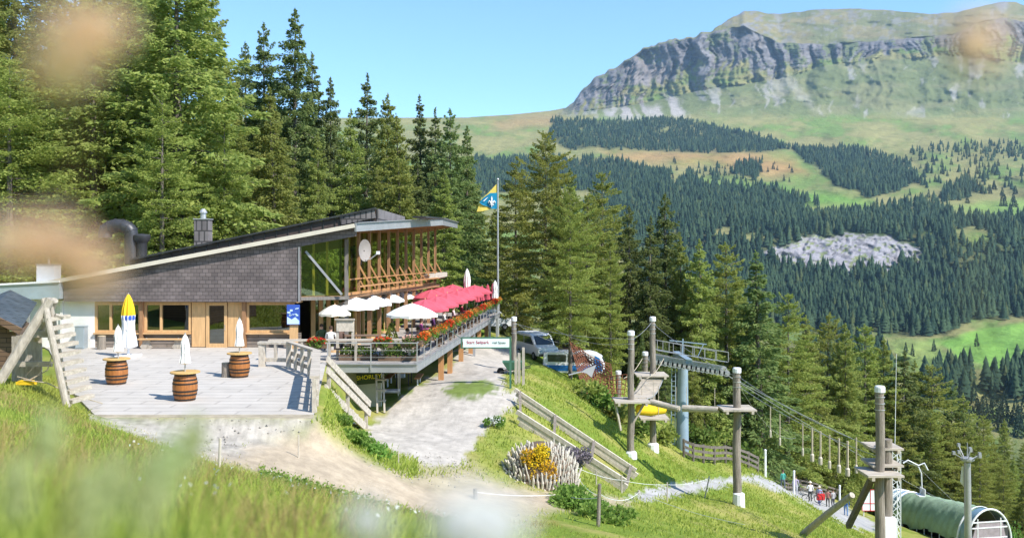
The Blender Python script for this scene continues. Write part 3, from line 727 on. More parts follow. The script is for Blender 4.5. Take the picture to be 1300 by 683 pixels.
# slate gable
g = [(fx(82, 45.6), 2.36 + .04), (fx(381, 45.6), 2.36), (fx(381, 45.6), 5.02), (fx(452, 45.6), 5.78), (fx(452, 45.6), 6.06), (fx(82, 45.6), 3.30)]
# ordered outline: bottom edge, up the corner, under the verge, tip, back along the roofline
g = [(-22.55, 2.36), (fx(381, 45.6), 2.33), (fx(381, 45.6), zr(fx(381, 45.6)) - .62), (-7.86, zr(-7.86) - .62), (-7.86, zr(-7.86) - .2), (-22.55, zr(-22.55) - .2)]
mb = MB(); mb.extr([(x, 45.55, z) for x, z in g], (0, .28, 0)); mb.build('slate_gable', M['slate'], lodge)
mb = MB(); mb.bar((fx(381, 45.5) - .06, 45.52, 2.33), (fx(381, 45.5) - .06, 45.52, zr(-10.8) - .62), .07, .04, up=(0, 1, 0)); mb.build('corner_trim', M['zinc'], lodge)
# roof
plan = [(-23.1, 45.36), (-7.83, 45.36), (-4.48, 57.3), (-4.2, 68), (-23.1, 68)]
mb = MB(); mb.extr([(x, y, zr(x) - .2) for x, y in plan], (0, 0, .17)); roof = mb.build('roof', M['roof_membrane'], lodge)
sp = [(-22.9, 45.9), (-8.0, 45.9), (-4.75, 57.3), (-4.5, 67.5), (-22.9, 67.5)]
mb = MB(); mb.extr([(x, y, zr(x) - .30) for x, y in sp], (0, 0, .08)); mb.build('soffit', M['soffit'], roof)
mb = MB(); mb.bar((-23.1, 45.3, zr(-23.1) - .1), (-7.88, 45.3, zr(-7.88) - .1), .1, .2); mb.build('verge_trim', M['cream_trim'], roof)
mb = MB()
for a, b in (((-7.83, 45.3), (-4.42, 57.3)), ((-4.42, 57.32), (-4.14, 68))):
    mb.bar((a[0], a[1], zr(a[0]) - .2), (b[0], b[1], zr(b[0]) - .2), .1, .42); 
    mb.bar((a[0] + .06, a[1], zr(a[0]) + .03), (b[0] + .06, b[1], zr(b[0]) + .03), .2, .03)
mb.build('fascia', M['zinc'], roof)
mb = MB(); mb.box((-4.9, 53.4, zr(-5.6) + .14), (.8, 3.2, .1), rz=-.27); mb.build('roof_hatch', M['darksteel'], roof)
# raised roof behind the verge: dark metal panels with standing joints
up = MB(); pn = MB(); A = Vector((-20.7, 49, 4.36)); B = Vector((-7.35, 49, 7.14))
up.extr([(A.x, 49.1, zr(A.x) - .1), (B.x, 49.1, zr(B.x) - .1), (B.x, 49.1, B.z), (A.x, 49.1, A.z)], (0, 12, 0)); rr = up.build('raised_roof', M['dark_panel'], lodge)
for i in range(21):
    t = (i + .5) / 21; p = A.lerp(B, t); pn.bar((p.x, 49.06, zr(p.x) - .02), (p.x, 49.06, p.z), .035, .05, up=(0, 1, 0))
pn.bar(A + Vector((0, -.03, .05)), B + Vector((0, -.03, .05)), .16, .09); pn.build('joints', M['darksteel'], rr)
mb = MB(); mb.extr([(B.x + .02, 49.05, zr(B.x) - .1), (B.x + .02 + .0, 61, zr(B.x) - .1), (B.x + .02, 61, B.z + .02), (B.x + .02, 49.05, B.z + .02)], (.12, 0, 0)); mb.build('gable_end', M['slate_small'], rr)
mb = MB(); mb.box((-8.35, 49.02, 6.72), (1.9, .08, .48), mat=Matrix.Rotation(-.2, 3, 'Y')); mb.build('end_cladding', M['slate_small'], rr)
# ducts and chimneys
p0 = P(131, 300, 50); mb = MB(); r = .36
cxx = XP(150, 50); cz = ZP(296, 50)
pts = [P(128, 340, 50)]; pts = []
for i in range(13):
    a = math.pi * (1 - i / 12) * 0.94 + .0
    pts.append(Vector((cxx + .72 * math.cos(a), 50, cz + .42 * math.sin(a) + 0)))
pts.append(Vector((pts[-1].x + .02, 50, ZP(336, 50)))); pts.insert(0, Vector((pts[0].x, 50, cz - .25)))
mb.path(pts, r, 16); dk = mb.build('exhaust_duct', M['darksteel'], lodge, smooth=True)
mb = MB()
for q in pts[2:-1:2]:
    i = pts.index(q); d = (pts[i + 1] - pts[i - 1]).normalized() * .03
    mb.path([q - d, q + d], r + .03, 16)
mb.build('duct_ring', M['darksteel'], dk)
mb = MB(); c = P(180, 322, 50); mb.lathe((c.x, 50, c.z - .4), [(.28, 0), (.28, .95), (.3, 1.0), (.46, 1.22), (.46, 1.4), (.40, 1.46), (0, 1.5)], 16); mb.build('vent_stack', M['darksteel'], lodge, smooth=True)
c = P(258, 304, 51); mb = MB(); mb.box((c.x, 51, c.z + .35), (.8, .7, 1.5)); ch = mb.build('chimney', M['slate_small'], lodge)
mb = MB(); mb.box((c.x, 51, c.z + 1.13), (.88, .78, .06)); mb.lathe((c.x, 51, c.z + 1.16), [(.16, 0), (.16, .3), (.22, .31), (.22, .38), (.1, .55), (0, .56)], 12); mb.build('chimney_cap', M['steel'], ch)
c = P(62, 357, 50); mb = MB(); mb.box((c.x, 50, c.z + .2), (.95, .8, 1.4)); ch = mb.build('chimney', M['whitecap'], lodge); ch['label'] = 'short white box chimney'
mb = MB(); mb.box((c.x, 50, c.z + .93), (1.02, .88, .06)); mb.lathe((c.x, 50, c.z + .96), [(.07, 0), (.07, .2), (.1, .25), (0, .26)], 8); mb.build('chimney_cap', M['zinc'], ch)
# low flat-roofed wing on the left
mb = MB(); mb.box((-26.8, 47.2, 1.3), (7.6, 2, 2.6)); mb.build('side_wall', M['plaster'], lodge)
mb = MB(); mb.extr([(-31, 45.2, 2.45), (-22.58, 45.2, 2.5), (-22.58, 45.2, 3.32), (-31, 45.2, 2.9)], (0, 4.5, 0)); wg = mb.build('wing_roof', M['bluezinc'], lodge)
mb = MB(); mb.bar((-31, 45.16, 2.95), (-22.56, 45.16, 3.38), .1, .09); mb.build('roof_edge', M['white'], wg)
mb = MB(); mb.box((-24.5, 45.2, 1.05), (.85, .08, 2.1)); mb.build('grey_door', M['zinc'], lodge)
# tall glazing of the east corner
ZB = 2.6
cA = Vector((fx(382), 46.0, 0)); cB = Vector((-8.54, 47.0, 0)); 
N = 10; pl0 = Vector((-8.54, 47, 0)); pl1 = Vector((-5.3, 62.5, 0))
mb = MB(); 
gA = (cA.x, 46.1); gB = (-8.78, 46.8); gC = (-6.9, 63)
for (a, b) in ((gA, gB), (gB, gC)):
    mb.extr([(a[0], a[1], ZB), (b[0], b[1], ZB), (b[0], b[1], zr(b[0]) - .3), (a[0], a[1], zr(a[0]) - .3)], (.02, .02, 0))
mb.build('upper_glazing', M['glass_green'], lodge)
mb = MB(); gA2 = (cA.x, 48.0); gB2 = (-9.2, 48.6)
for (a, b) in ((gA2, gB2), (gB2, (-7.3, 63))):
    mb.extr([(a[0], a[1], .02), (b[0], b[1], .02), (b[0], b[1], 2.38), (a[0], a[1], 2.38)], (.02, .02, 0))
mb.build('lower_glazing', M['glass_green'], lodge)
mb = MB()
for (a, b, n) in ((gA2, gB2, 4), (gB2, (-7.3, 63), 9)):
    for i in range(n):
        t = (i + .5) / n; x = a[0] + (b[0] - a[0]) * t; y = a[1] + (b[1] - a[1]) * t
        mb = MB(); mb.box((x, y - .08, 1.2), (.2, .2, 2.36)); mb.build('glazing_post', M['larchwood'], lodge)
mb = MB()
for (a, b, n) in ((gA, gB, 3), (gB, gC, 11)):
    for i in range(n + 1):
        t = i / n; x = a[0] + (b[0] - a[0]) * t; y = a[1] + (b[1] - a[1]) * t
        mb.box((x - .1, y + .12, (ZB + zr(x) - .3) / 2), (.1, .14, zr(x) - .3 - ZB))
mb.build('mullions', M['larchwood'], lodge)
mb = MB(); mb.extr([(cA.x, 46.0, ZB - .22), (-8.6, 46.9, ZB - .22), (-5.0, 62.6, ZB - .22), (-8, 63, ZB - .22), (-11, 63, ZB - .22)], (0, 0, .2)); mb.build('balcony_floor', M['brownpost'], lodge)
mb = MB(); mb.bar((cA.x - .1, 45.75, ZB - .12), (-8.4, 46.7, ZB - .12), .1, .17); mb.build('edge_beam', M['greycol'], lodge)
mb = MB(); mb.box((-8.54, 46.75, 2.75), (.17, .17, 5.5)); mb.build('corner_column', M['greycol'], lodge)
mb = MB(); mb.bar(P(388, 319, 45.9), P(434, 374, 46.3), .1, .12); mb.build('strut', M['zinc'], lodge)
for i in range(N + 1):
    t = i / N; p = pl0.lerp(pl1, t)
    if i == 0: continue
    o = MB(); o.box((p.x, p.y, (ZB + zr(p.x) - .3) / 2), (.15, .2, zr(p.x) - .3 - ZB)); po = o.build('facade_post', M['brownpost'], lodge)
    o = MB(); o.bar((p.x, p.y, 4.15), (p.x + .55, p.y - .1, 3.2), .07, .11, up=(0, 1, 0)); o.bar((p.x + .05, p.y, 3.35), (p.x + .42, p.y - .08, 2.75), .06, .09, up=(0, 1, 0)); o.build('brace', M['orangepost'], po)
for i in range(1, 11):
    t = i / 10; p = pl0.lerp(pl1, t)
    o = MB(); o.box((p.x, p.y, 1.19), (.2, .2, 2.36)); o.build('balcony_support', M['brownpost'], lodge)
mb = MB()
for dx, z, h in ((.62, 3.05, .08), (.1, 3.42, .06), (.0, ZB + .06, .14)):
    mb.bar(pl0 + Vector((dx, -.1, z)), pl1 + Vector((dx, -.1, z)), .12, h)
mb.build('balcony_rail', M['orangepost'], lodge)
mb = MB(); mb.bar(pl1.lerp(pl0, .2) + Vector((.3, 0, 3.15)), pl1 + Vector((.6, 0, 3.25)), .5, .3); mb.build('awning_case', M['greywood_h'], lodge)

# poster on its wooden post
po = thing('poster_board', 'blue and white picture board on a short wooden post at the slate corner', 'poster', (fx(377), 45.3, 0))
mb = MB(); mb.box((fx(377), 45.35, .7), (.4, .1, 1.4)); mb.build('post', M['larchwood'], po)
mb = MB(); mb.box((fx(377), 45.24, 1.72), (.64, .05, 1.0)); mb.build('board', M['cloth_blue'], po)
mb = MB(); rr_ = random.Random(4)
mb.extr([(fx(377) - .3, 45.205, 1.25), (fx(377) + .3, 45.205, 1.25), (fx(377) + .3, 45.205, 1.42), (fx(377) + .1, 45.205, 1.6), (fx(377) - .08, 45.205, 1.48), (fx(377) - .3, 45.205, 1.62)], (0, .01, 0))
for i in range(9): mb.box((fx(377) + rr_.uniform(-.25, .25), 45.206, rr_.uniform(1.65, 2.1)), (rr_.uniform(.06, .16), .01, rr_.uniform(.03, .1)))
mb.build('picture_print', mat('posterwhite', (.55, .72, .85), .6, .1, 3), po)
# satellite dish
sd = thing('satellite_dish', 'grey satellite dish on a bent arm on the glazed corner under the roof', 'satellite dish', P(463, 318, 47))
c = P(463, 318, 46.6); mb = MB(); n = 20; prof = [(.0, .14), (.25, .11), (.45, .03), (.52, 0), (.52, -.02), (.45, .01), (.25, .09), (0, .12)]
rot = Euler((R(90), R(0), R(62))).to_matrix()
for k in range(len(prof)):
    pass
b0 = MB(); b0.lathe((0, 0, 0), [(r_, z_) for r_, z_ in prof], n)
mb.add([c + rot @ Vector((v[0] * .98, v[1] * 1.1, -v[2])) for v in b0.v], b0.f); mb.build('dish', M['dishgrey'], sd, smooth=True)
mb = MB(); mb.path([P(463, 330, 46.7), P(470, 329, 46.4), P(479, 322, 46.1)], .03, 6); mb.box(P(480, 321, 46.1), (.16, .2, .16)); mb.build('arm', M['whitecap'], sd)
mb = MB(); mb.path([c + Vector((-.05, .12, 0)), P(458, 336, 47.2)], .035, 6); mb.build('bracket', M['darksteel'], sd)

# bench along the facade, stumps
bn = thing('wooden_bench', 'long plain wooden bench on trestles under the double window of the lodge', 'bench', (fx(212), 45.4, 0))
mb = MB(); mb.box((fx(212), 45.4, .48), (2.4, .36, .06)); mb.build('seat', M['larchwood_h'], bn)
for px in (192, 232):
    mb = MB(); mb.bar((fx(px) - .2, 45.4, 0), (fx(px) + .12, 45.4, .45), .08, .3); mb.bar((fx(px) + .2, 45.42, 0), (fx(px) - .12, 45.42, .45), .08, .26); mb.build('leg', M['greywood'], bn)
def stump(px, D, r, h, label):
    x = XP(px, D); mb = MB(); mb.lathe((x, D, 0), [(r * 1.08, 0), (r, h * .3), (r * .98, h)], 14); o = mb.build('tree_stump', M['polewood'], loc=(x, D, 0)); tag(o, label, 'stump')
    t = MB(); t.lathe((x, D, h), [(r * .93, -.01), (r * .93, .012), (0, .014)], 14); t.build('cut_face', M['endgrain'], o)
stump(129, 45.2, .2, .66, 'thick log stump standing against the boarding below the small window pane')
stump(287, 35.4, .17, .55, 'grey log stump standing close beside a barrel table on the terrace')
cab = MB(); cab.box((fx(101, 45.3), 45.5, .55), (.46, .4, 1.1)); cab.box((fx(101, 45.3), 45.5, 1.12), (.5, .44, .05)); cab.box((fx(101, 45.3), 45.285, .55), (.4, .03, 1.0))
tag(cab.build('grey_cabinet', M['bluezinc'], loc=(fx(101), 45.5, 0)), 'narrow grey metal cabinet in front of the white wall of the lodge', 'cabinet')

# barrels
def barrel(px, D, label, rz, first=[None]):
    loc = (XP(px, D), D, 0)
    if first[0] is None:
        b = thing('barrel_table', label, 'barrel', loc, 'barrel tables on the terrace')
        prof = [(.31, 0), (.345, .1), (.385, .28), (.4, .45), (.385, .62), (.345, .8), (.31, .9)]
        mb = MB(); mb.lathe(loc, prof, 28, wob=.004); mb.build('staves', M['barrel'], b, smooth=True)
        for z in (.05, .21, .33, .57, .69, .85):
            r = float(np.interp(z, [p[1] for p in prof], [p[0] for p in prof])); mb = MB()
            mb.lathe((loc[0], loc[1], z - .025), [(r - .02, 0), (r + .012, .0), (r + .012, .05), (r - .02, .05)], 28); mb.build('hoop', M['hoop'], b)
        mb = MB(); mb.lathe((loc[0], loc[1], .9), [(.47, 0), (.48, .01), (.48, .04), (.47, .05)], 28); mb.build('table_top', M['tabletop'], b)
        first[0] = b; return b
    return copy_tree(first[0], loc, rz, 1, label, 'barrel tables on the terrace')
barrel(148, 33.6, 'orange wooden barrel table beside the yellow and white parasol', 0)
barrel(235, 30.0, 'wooden barrel table standing alone closest to the terrace edge', 1.3)
barrel(304, 35.4, 'orange wooden barrel table with a log stump at its side', 2.2)
def closed_parasol(name, loc, h0, h1, r, cloth, label, cat='parasol', group=None, base=False, col2=None, writing=False):
    x, y, z = loc; t = thing(name, label, cat, loc, group)
    mb = MB(); mb.tube((x, y, z), (x, y, z + h1 + .04), .022, None, 8); mb.build('pole', M['steel'], t)
    H_ = h1 - h0
    prof = [(.3, 0), (1.0, .04), (.92, .16), (.74, .3), (.7, .45), (.78, .6), (.66, .75), (.4, .9), (.12, .985), (0, 1)]
    mb = MB(); mb.lathe((x, y, z + h0), [(r * a, H_ * b) for a, b in prof], 20, wob=.13); o = mb.build('canopy', cloth, t, smooth=True)
    mb = MB(); mb.lathe((x, y, z + h0 + H_ * .34), [(r * .66, 0), (r * .78, .02), (r * .78, .06), (r * .66, .08)], 14); mb.build('strap', cloth, o)
    if base:
        mb = MB(); mb.box((x, y, z + .05), (.9, .9, .1)); mb.lathe((x, y, z + .1), [(.06, 0), (.05, .4)], 10); mb.build('base', M['whitecap'], t)
    return t
for px, D, t0, t1, lb in ((150, 33.6, 413, 452, 'small closed white parasol rising from the barrel beside the yellow parasol'), (235, 30.0, 424, 467, 'small closed white parasol rising from the barrel at the terrace edge'), (304, 35.4, 404, 445, 'small closed white parasol on the barrel that has the stump')):
    z1 = ZP(t0, D); z0 = ZP(t1 - 2, D)
    t = closed_parasol('closed_parasol', (XP(px, D), D, .952), z0 - .952 + .08, z1 - .952, .17, M['cloth'], lb, group='small closed parasols on the barrels')
# large yellow, blue and white parasol
m, t_, b_ = nt('brolly'); tc = node(t_, 'ShaderNodeTexCoord'); sx = node(t_, 'ShaderNodeSeparateXYZ'); L(t_, tc.outputs['Object'], sx.inputs[0])
rp = node(t_, 'ShaderNodeValToRGB'); rp.color_ramp.interpolation = 'CONSTANT'; mr = node(t_, 'ShaderNodeMapRange'); mr.inputs[1].default_value = 0; mr.inputs[2].default_value = 3.2
L(t_, sx.outputs[2], mr.inputs[0]); L(t_, mr.outputs[0], rp.inputs[0]); e = rp.color_ramp.elements
e[0].position = 0; e[0].color = (.78, .78, .78, 1); e[1].position = .60; e[1].color = (.78, .5, .015, 1)
L(t_, rp.outputs[0], b_.inputs['Base Color']); b_.inputs['Roughness'].default_value = .9
xp, Dp = XP(163, 42), 42
pz = ZP(373, 42)
par = closed_parasol('closed_parasol', (xp, Dp, 0), ZP(452, 42) + .35, pz, .36, m, 'large closed parasol, yellow above and white below with a blue emblem', base=True)
mb = MB()
mb.lathe((xp + .02, Dp, 1.72), [(.275, 0), (.285, .1), (.28, .2)], 20); mb.build('blue_band', M['cloth_blue'], par.children[1] if par.children[1].name.startswith('canopy') else par)
def text(body, loc, size, rot, matl, parent, name='lettering', align='CENTER', extr=.004):
    cu = bpy.data.curves.new(name, 'FONT'); cu.body = body; cu.size = size; cu.extrude = extr; cu.align_x = align; cu.align_y = 'CENTER'
    o = bpy.data.objects.new(name, cu); COL.objects.link(o)
    dg = bpy.context.evaluated_depsgraph_get(); me = bpy.data.meshes.new_from_object(o.evaluated_get(dg)); bpy.data.objects.remove(o)
    me.materials.clear(); me.materials.append(matl)
    o = bpy.data.objects.new(name, me); COL.objects.link(o); o.parent = parent; o.location = Vector(loc) - ORI[parent.name]; o.rotation_euler = rot
    ORI[o.name] = Vector(loc); return o

# ------------------------------------------------------------- sun deck
DL = lambda y: -4.2 + .0997 * (y - 39.4)         # right-hand edge of the deck
deck = thing('sun_deck', 'long raised sun deck with grey steel edge and wire railing on wooden posts', 'deck', (-6, 45, 0))
mb = MB(); mb.extr([(-8.05, 39.5, -.12), (DL(39.5) - .05, 39.5, -.12), (DL(71), 71, -.12), (-6.6, 71, -.12), (-8.05, 47, -.12)], (0, 0, .12)); mb.build('platform', M['decking'], deck)
mb = MB(); mb.bar((-8.1, 39.4, -.18), (DL(39.4), 39.4, -.18), .08, .38); mb.bar((DL(39.4) + .02, 39.36, -.18), (DL(71), 71, -.18), .08, .38)
mb.bar((-8.1, 39.36, .0), (DL(39.4), 39.36, .0), .16, .04); mb.bar((DL(39.4), 39.3, .0), (DL(71) + .03, 71, .0), .16, .04); mb.build('edge_beam', M['zinc'], deck)
mb = MB(); mb.extr([(-7.9, 40, -.36), (DL(40) - .5, 40, -.36), (DL(70) - .5, 70, -.36), (-6.4, 70, -.36)], (0, 0, .22)); mb.build('joists', M['hutwood'], deck)
for y in (48.2, 51.0, 55, 59, 63, 67):
    o = MB(); x = DL(y) - .45; z0 = H(x, y); o.box((x, y, (z0 - .36) / 2 - .02), (.28, .28, -.36 - z0 + .1)); o.build('support_post', M['orangepost'], deck)
for y in (58, 66, 70.5):
    o = MB(); x = DL(y) - .08; z0 = H(x, y); o.box((x, y, (z0 - .3) / 2), (.16, .16, -.3 - z0)); s_ = o.build('support_post', M['zinc'], deck); s_['label'] = 'slim grey steel support post'
hr = .92
for px in (416, 471): o = MB(); x = XP(px, 39.33); o.box((x, 39.31, .34), (.045, .04, 1.2)); o.build('railing_post', M['steel'], deck)
y = 39.4
while y < 71.2:
    o = MB(); x = DL(y) + .07; o.box((x, y, .3), (.042, .045, 1.25)); o.build('railing_post', M['steel'], deck); y += 1.58
mb = MB()
for z in (.3, .6, hr):
    w = .045 if z == hr else .014
    mb.bar((-8.1, 39.31, z), (DL(39.4) + .07, 39.31, z), w, w); mb.bar((DL(39.4) + .07, 39.36, z), (DL(71) + .07, 71, z), w, w)
mb.build('rails', M['steel'], deck)
mb = MB(); mb.bar((-10.9, 40.6, .9), (DL(41) - .35, 41, .9), .42, .07); mb.build('counter', M['greywood_h'], deck)
for i in range(6): x = -10.6 + i * 1.2; mb = MB(); mb.box((x, 40.65, .43), (.09, .3, .86)); mb.build('counter_leg', M['greywood'], deck)

def open_parasol(name, loc, r, h, drop, cloth, label, group, store={}):
    key = name
    if key in store: return copy_tree(store[key], loc, random.random(), 1, label, group)
    x, y, z = loc; t = thing(name, label, 'parasol', loc, group); n = 8
    vs = []; fs = []
    rings = [(.02, h), (.35, h - drop * .22), (.7, h - drop * .58), (1.0, h - drop), (1.0, h - drop - .14)]
    for k, (q, zz) in enumerate(rings):
        for j in range(n * 2):
            a = math.pi * j / n; rad = r * q * (1 if j % 2 == 0 else (.95 if k > 0 else 1)); sag = -.03 if j % 2 and 0 < k < 4 else 0
            if k == 4 and j % 2: sag = .04
            vs.append((x + rad * math.cos(a), y + rad * math.sin(a), z + zz + sag))
    m_ = n * 2
    for k in range(len(rings) - 1):
        for j in range(m_): fs.append((k * m_ + j, k * m_ + (j + 1) % m_, (k + 1) * m_ + (j + 1) % m_, (k + 1) * m_ + j))
    fs.append(tuple(range(m_)))
    mb = MB(); mb.add(vs, fs); mb.build('canopy', cloth, t)
    mb = MB(); mb.tube((x, y, z), (x, y, z + h + .06), .025, None, 8); mb.lathe((x, y, z), [(.26, 0), (.26, .08), (.05, .1)], 12); mb.build('pole', M['larchwood'], t)
    mb = MB()
    for j in range(n):
        a = 2 * math.pi * j / n; mb.bar((x, y, z + h - drop * .9 - .1), (x + r * .55 * math.cos(a), y + r * .55 * math.sin(a), z + h - drop * .47 - .04), .02, .02)
    mb.build('ribs', M['larchwood'], t)
    store[key] = t; return t
G1 = 'white parasols open on the deck'; G2 = 'red parasols open on the deck'
open_parasol('white_parasol', P(523, 316, 42.2).xy.to_3d(), 1.2, 2.46, .5, M['cloth'], 'big bright white open parasol in front of the red ones on the deck', G1)
for (px, D, lb) in [(452, 47.5, 'white open parasol closest to the corner column of the lodge'), (470, 50.5, 'white open parasol second along the balcony posts of the lodge'), (488, 54, 'white open parasol third along the balcony posts of the lodge'), (503, 57.5, 'white open parasol fourth along the balcony posts of the lodge'), (513, 62, 'white open parasol farthest along the balcony posts of the lodge')]:
    open_parasol('white_parasol', (XP(px, D), D, 0), 1.2, 2.46, .5, M['cloth'], lb, G1)
open_parasol('cream_parasol', (XP(425, 44), 44, 0), .78, 2.3, .42, M['cloth_cream'], 'small shaded cream open parasol beside the corner column', G1)
red_l = ['nearest', 'second', 'third', 'fourth', 'fifth', 'sixth']
for i, y in enumerate((46.4, 49.6, 53, 56.6, 60.4, 64.4)):
    open_parasol('red_parasol', (DL(y) - .95, y, 0), 1.22, 2.42, .48, M['cloth_red'], f'red open parasol over the flower railing, {red_l[i]} from the white one', G2)
for i, y in enumerate((57.5, 61.5, 65.6)):
    open_parasol('red_parasol', (DL(y) - 2.7, y, 0), 1.22, 2.45, .48, M['cloth_red'], f'red open parasol in the inner row away from the railing, {red_l[i]} one', G2)
for i, (px, D) in enumerate(((606, 66.2), (612, 67.6), (619, 69), (626, 70.3))):
    closed_parasol('closed_parasol', (XP(px, D), D, 0), 1.1, ZP(364 - i * 1.5, D), .19, M['cloth_red'], f'closed red parasol at the far end of the deck, {red_l[i]} before the flagpole', group='closed red parasols')
closed_parasol('closed_parasol', (XP(593, 66), 66, 0), 1.3, ZP(341, 66), .3, M['cloth'], 'tall closed white parasol standing behind the red parasols', base=True)
closed_parasol('closed_parasol', (XP(628.5, 69.3), 69.3, 0), 1.2, ZP(356, 69.3), .22, M['cloth'], 'closed white parasol right beside the flagpole')
# tables and benches on the deck
def table(loc, rz, label, first=[None]):
    if first[0] is None:
        x, y, z = loc; t = thing('beer_table', label, 'table', loc, 'tables on the deck')
        mb = MB(); mb.box((x, y, .74), (1.7, .75, .05)); mb.build('table_top', M['hutwood'], t)
        for a in (-.7, .7):
            mb = MB(); mb.bar((x + a, y - .3, 0), (x + a, y + .1, .72), .06, .06); mb.bar((x + a, y + .3, 0), (x + a + .07, y - .1, .72), .06, .06); mb.build('leg', M['darksteel'], t)
        for b in (-.62, .62):
            mb = MB(); mb.box((x, y + b, .45), (1.7, .28, .045)); mb.box((x - .6, y + b, .22), (.06, .24, .43)); mb.box((x + .6, y + b, .22), (.06, .24, .43)); mb.build('bench_seat', M['hutwood'], t)
        first[0] = t; return t
    return copy_tree(first[0], loc, rz, 1, label, 'tables on the deck')
tl = [(-7.2, 41.9, 0, 'dark table behind the front railing of the deck, beside the stair fence'), (-5.1, 42.6, 0, 'dark table under the big white parasol'), (-7.4, 44.6, .1, 'dark table by the corner column of the lodge')]
for y in (47, 50.4, 53.8, 57.4, 61.2): tl.append((DL(y) - .9, y, 1.47, 'dark table with benches under the red parasols'))
for x, y, a, lb in tl: table((x, y, 0), a, lb)
# notice board
nb = thing('notice_board', 'pale wooden framed board on two legs behind the front railing', 'notice board', (XP(438, 41.4), 41.4, 0))
a, b_x = XP(428.5, 41.4), XP(448, 41.4)
for x in (a, b_x): mb = MB(); mb.box((x, 41.4, .9), (.11, .11, 1.8)); mb.build('leg', M['palewood'], nb)
mb = MB(); mb.box(((a + b_x) / 2, 41.33, 1.5), (b_x - a + .05, .04, .52)); mb.build('board', M['palewood'], nb)
mb = MB(); mb.box(((a + b_x) / 2, 41.3, 1.79), (b_x - a + .2, .14, .06)); mb.build('cap', M['greywood_h'], nb)

# flower boxes
def spray_mesh(name, cen, rad, n, size, matl, parent=None, loc=None, flat=.6, rg=None, up=.0):
    rg = rg or rng
    d = rg.normal(size=(n, 3)); d /= np.linalg.norm(d, axis=1)[:, None]
    c = np.array(cen) + d * np.array(rad) * (rg.random(n) ** .4)[:, None]
    return sprays(name, c, d + np.array([0, 0, up]), size * (.6 + .8 * rg.random(n)), matl, parent, loc, rg)
def sprays(name, c, d, s, matl, parent=None, loc=None, rg=None, aspect=.55, wild=.8):
    rg = rg or rng; n = len(c)
    d = d + rg.normal(size=(n, 3)) * wild; d /= np.linalg.norm(d, axis=1)[:, None] + 1e-9
    q = rg.normal(size=(n, 3)); a = np.cross(d, q); a /= np.linalg.norm(a, axis=1)[:, None] + 1e-9
    s = np.asarray(s)[:, None]
    V = np.stack([c - d * s * .5, c + a * s * aspect * .5, c + d * s * .5, c - a * s * aspect * .5], 1)
    Fq = np.arange(n * 4).reshape(n, 4)
    l = loc if loc is not None else (tuple(ORI[parent.name]) if parent else (0, 0, 0))
    return np_mesh(name, V.reshape(-1, 3), Fq, matl, None, False, l, parent)
fb_l = 'flower box of red and orange geraniums on the deck railing'
def flower_box(loc, L_, rz, label, cols, group, key, store={}):
    if key in store: return copy_tree(store[key], loc, rz, 1, label, group)
    x, y, z = loc; t = thing('flower_box', label, 'flower box', loc, group)
    mb = MB(); mb.box((x, y, z + .1), (L_, .22, .2)); mb.build('trough', M['hutwood'], t)
    spray_mesh('leaves', (x, y, z + .22), (L_ * .53, .27, .26), 420, .13, M['leafgreen'], t)
    for k, cm in enumerate(cols): spray_mesh('blossoms', (x + (k - .5 * (len(cols) - 1)) * L_ * .25, y - .02, z + .34), (L_ * (.5 if len(cols) == 1 else .34), .27, .2), 120, .12, M[cm], t)
    t.rotation_euler = (0, 0, rz); store[key] = t; return t
ordn = ['nearest', 'second', 'third', 'fourth', 'fifth', 'sixth', 'seventh', 'eighth', 'ninth', 'tenth', 'eleventh', 'twelfth', 'thirteenth', 'fourteenth', 'fifteenth']
ys = np.arange(40.6, 71.3, 2.25)
for i, y in enumerate(ys):
    key = ['ro', 'o', 'r'][i % 3]; cols = {'ro': ['geranium_red', 'geranium_orange'], 'o': ['geranium_orange'], 'r': ['geranium_red']}[key]
    w = {'ro': 'red and orange', 'o': 'orange', 'r': 'red'}[key]
    flower_box((DL(y) + .12, y, .78), 2.0, 1.4712, f'{w} geraniums in the {ordn[i]} flower box along the wire railing', cols, 'flower boxes along the railing', key)
flower_box((XP(402, 39.9), 39.9, .62), .9, 0, 'round clump of bright red geraniums at the corner by the stair fence', ['geranium_red'], 'flower boxes on the front railing', 'front')
flower_box((XP(486, 40.2), 40.2, .62), .9, 0, 'red geraniums in the box near the middle of the front railing', ['geranium_red'], 'flower boxes on the front railing', 'front')
flower_box((XP(520, 40.4), 40.4, .66), .7, 0, 'pale pink geraniums at the corner of the front railing', ['geranium_pink'], 'flower boxes on the front railing', 'pink')
pb = thing('potted_bush', 'small pointed yellow-green bush in a pot behind the front railing', 'bush', (XP(497, 41.6), 41.6, 0))
mb = MB(); mb.lathe((XP(497, 41.6), 41.6, 0), [(.2, 0), (.26, .4), (.28, .42)], 12); mb.build('pot', M['soil'], pb)
n = 700; tt = rng.random(n); aa = rng.random(n) * 6.28; rr0 = .42 * (1 - tt) ** .8 + .03
sprays('leaves', np.stack([XP(497, 41.6) + np.cos(aa) * rr0, 41.6 + np.sin(aa) * rr0, .4 + 1.2 * tt], 1), np.stack([np.cos(aa), np.sin(aa), np.ones(n)], 1), .1 * (.6 + rng.random(n)), M['larch'], pb)
for i, (px, D) in enumerate(((455, 40.8), (505, 40.6))):
    x = XP(px, D); t = thing('planter_hedge', ['low green leafy planter behind the wire rails near the stair side', 'low green leafy planter behind the wire rails under the red geraniums'][i], 'planter', (x, D, 0), 'green planters on the deck')
    mb = MB(); mb.box((x, D, .12), (1.7, .4, .24)); mb.build('trough', M['hutwood'], t); spray_mesh('leaves', (x, D, .38), (.9, .28, .28), 700, .1, M['leafgreen'], t)

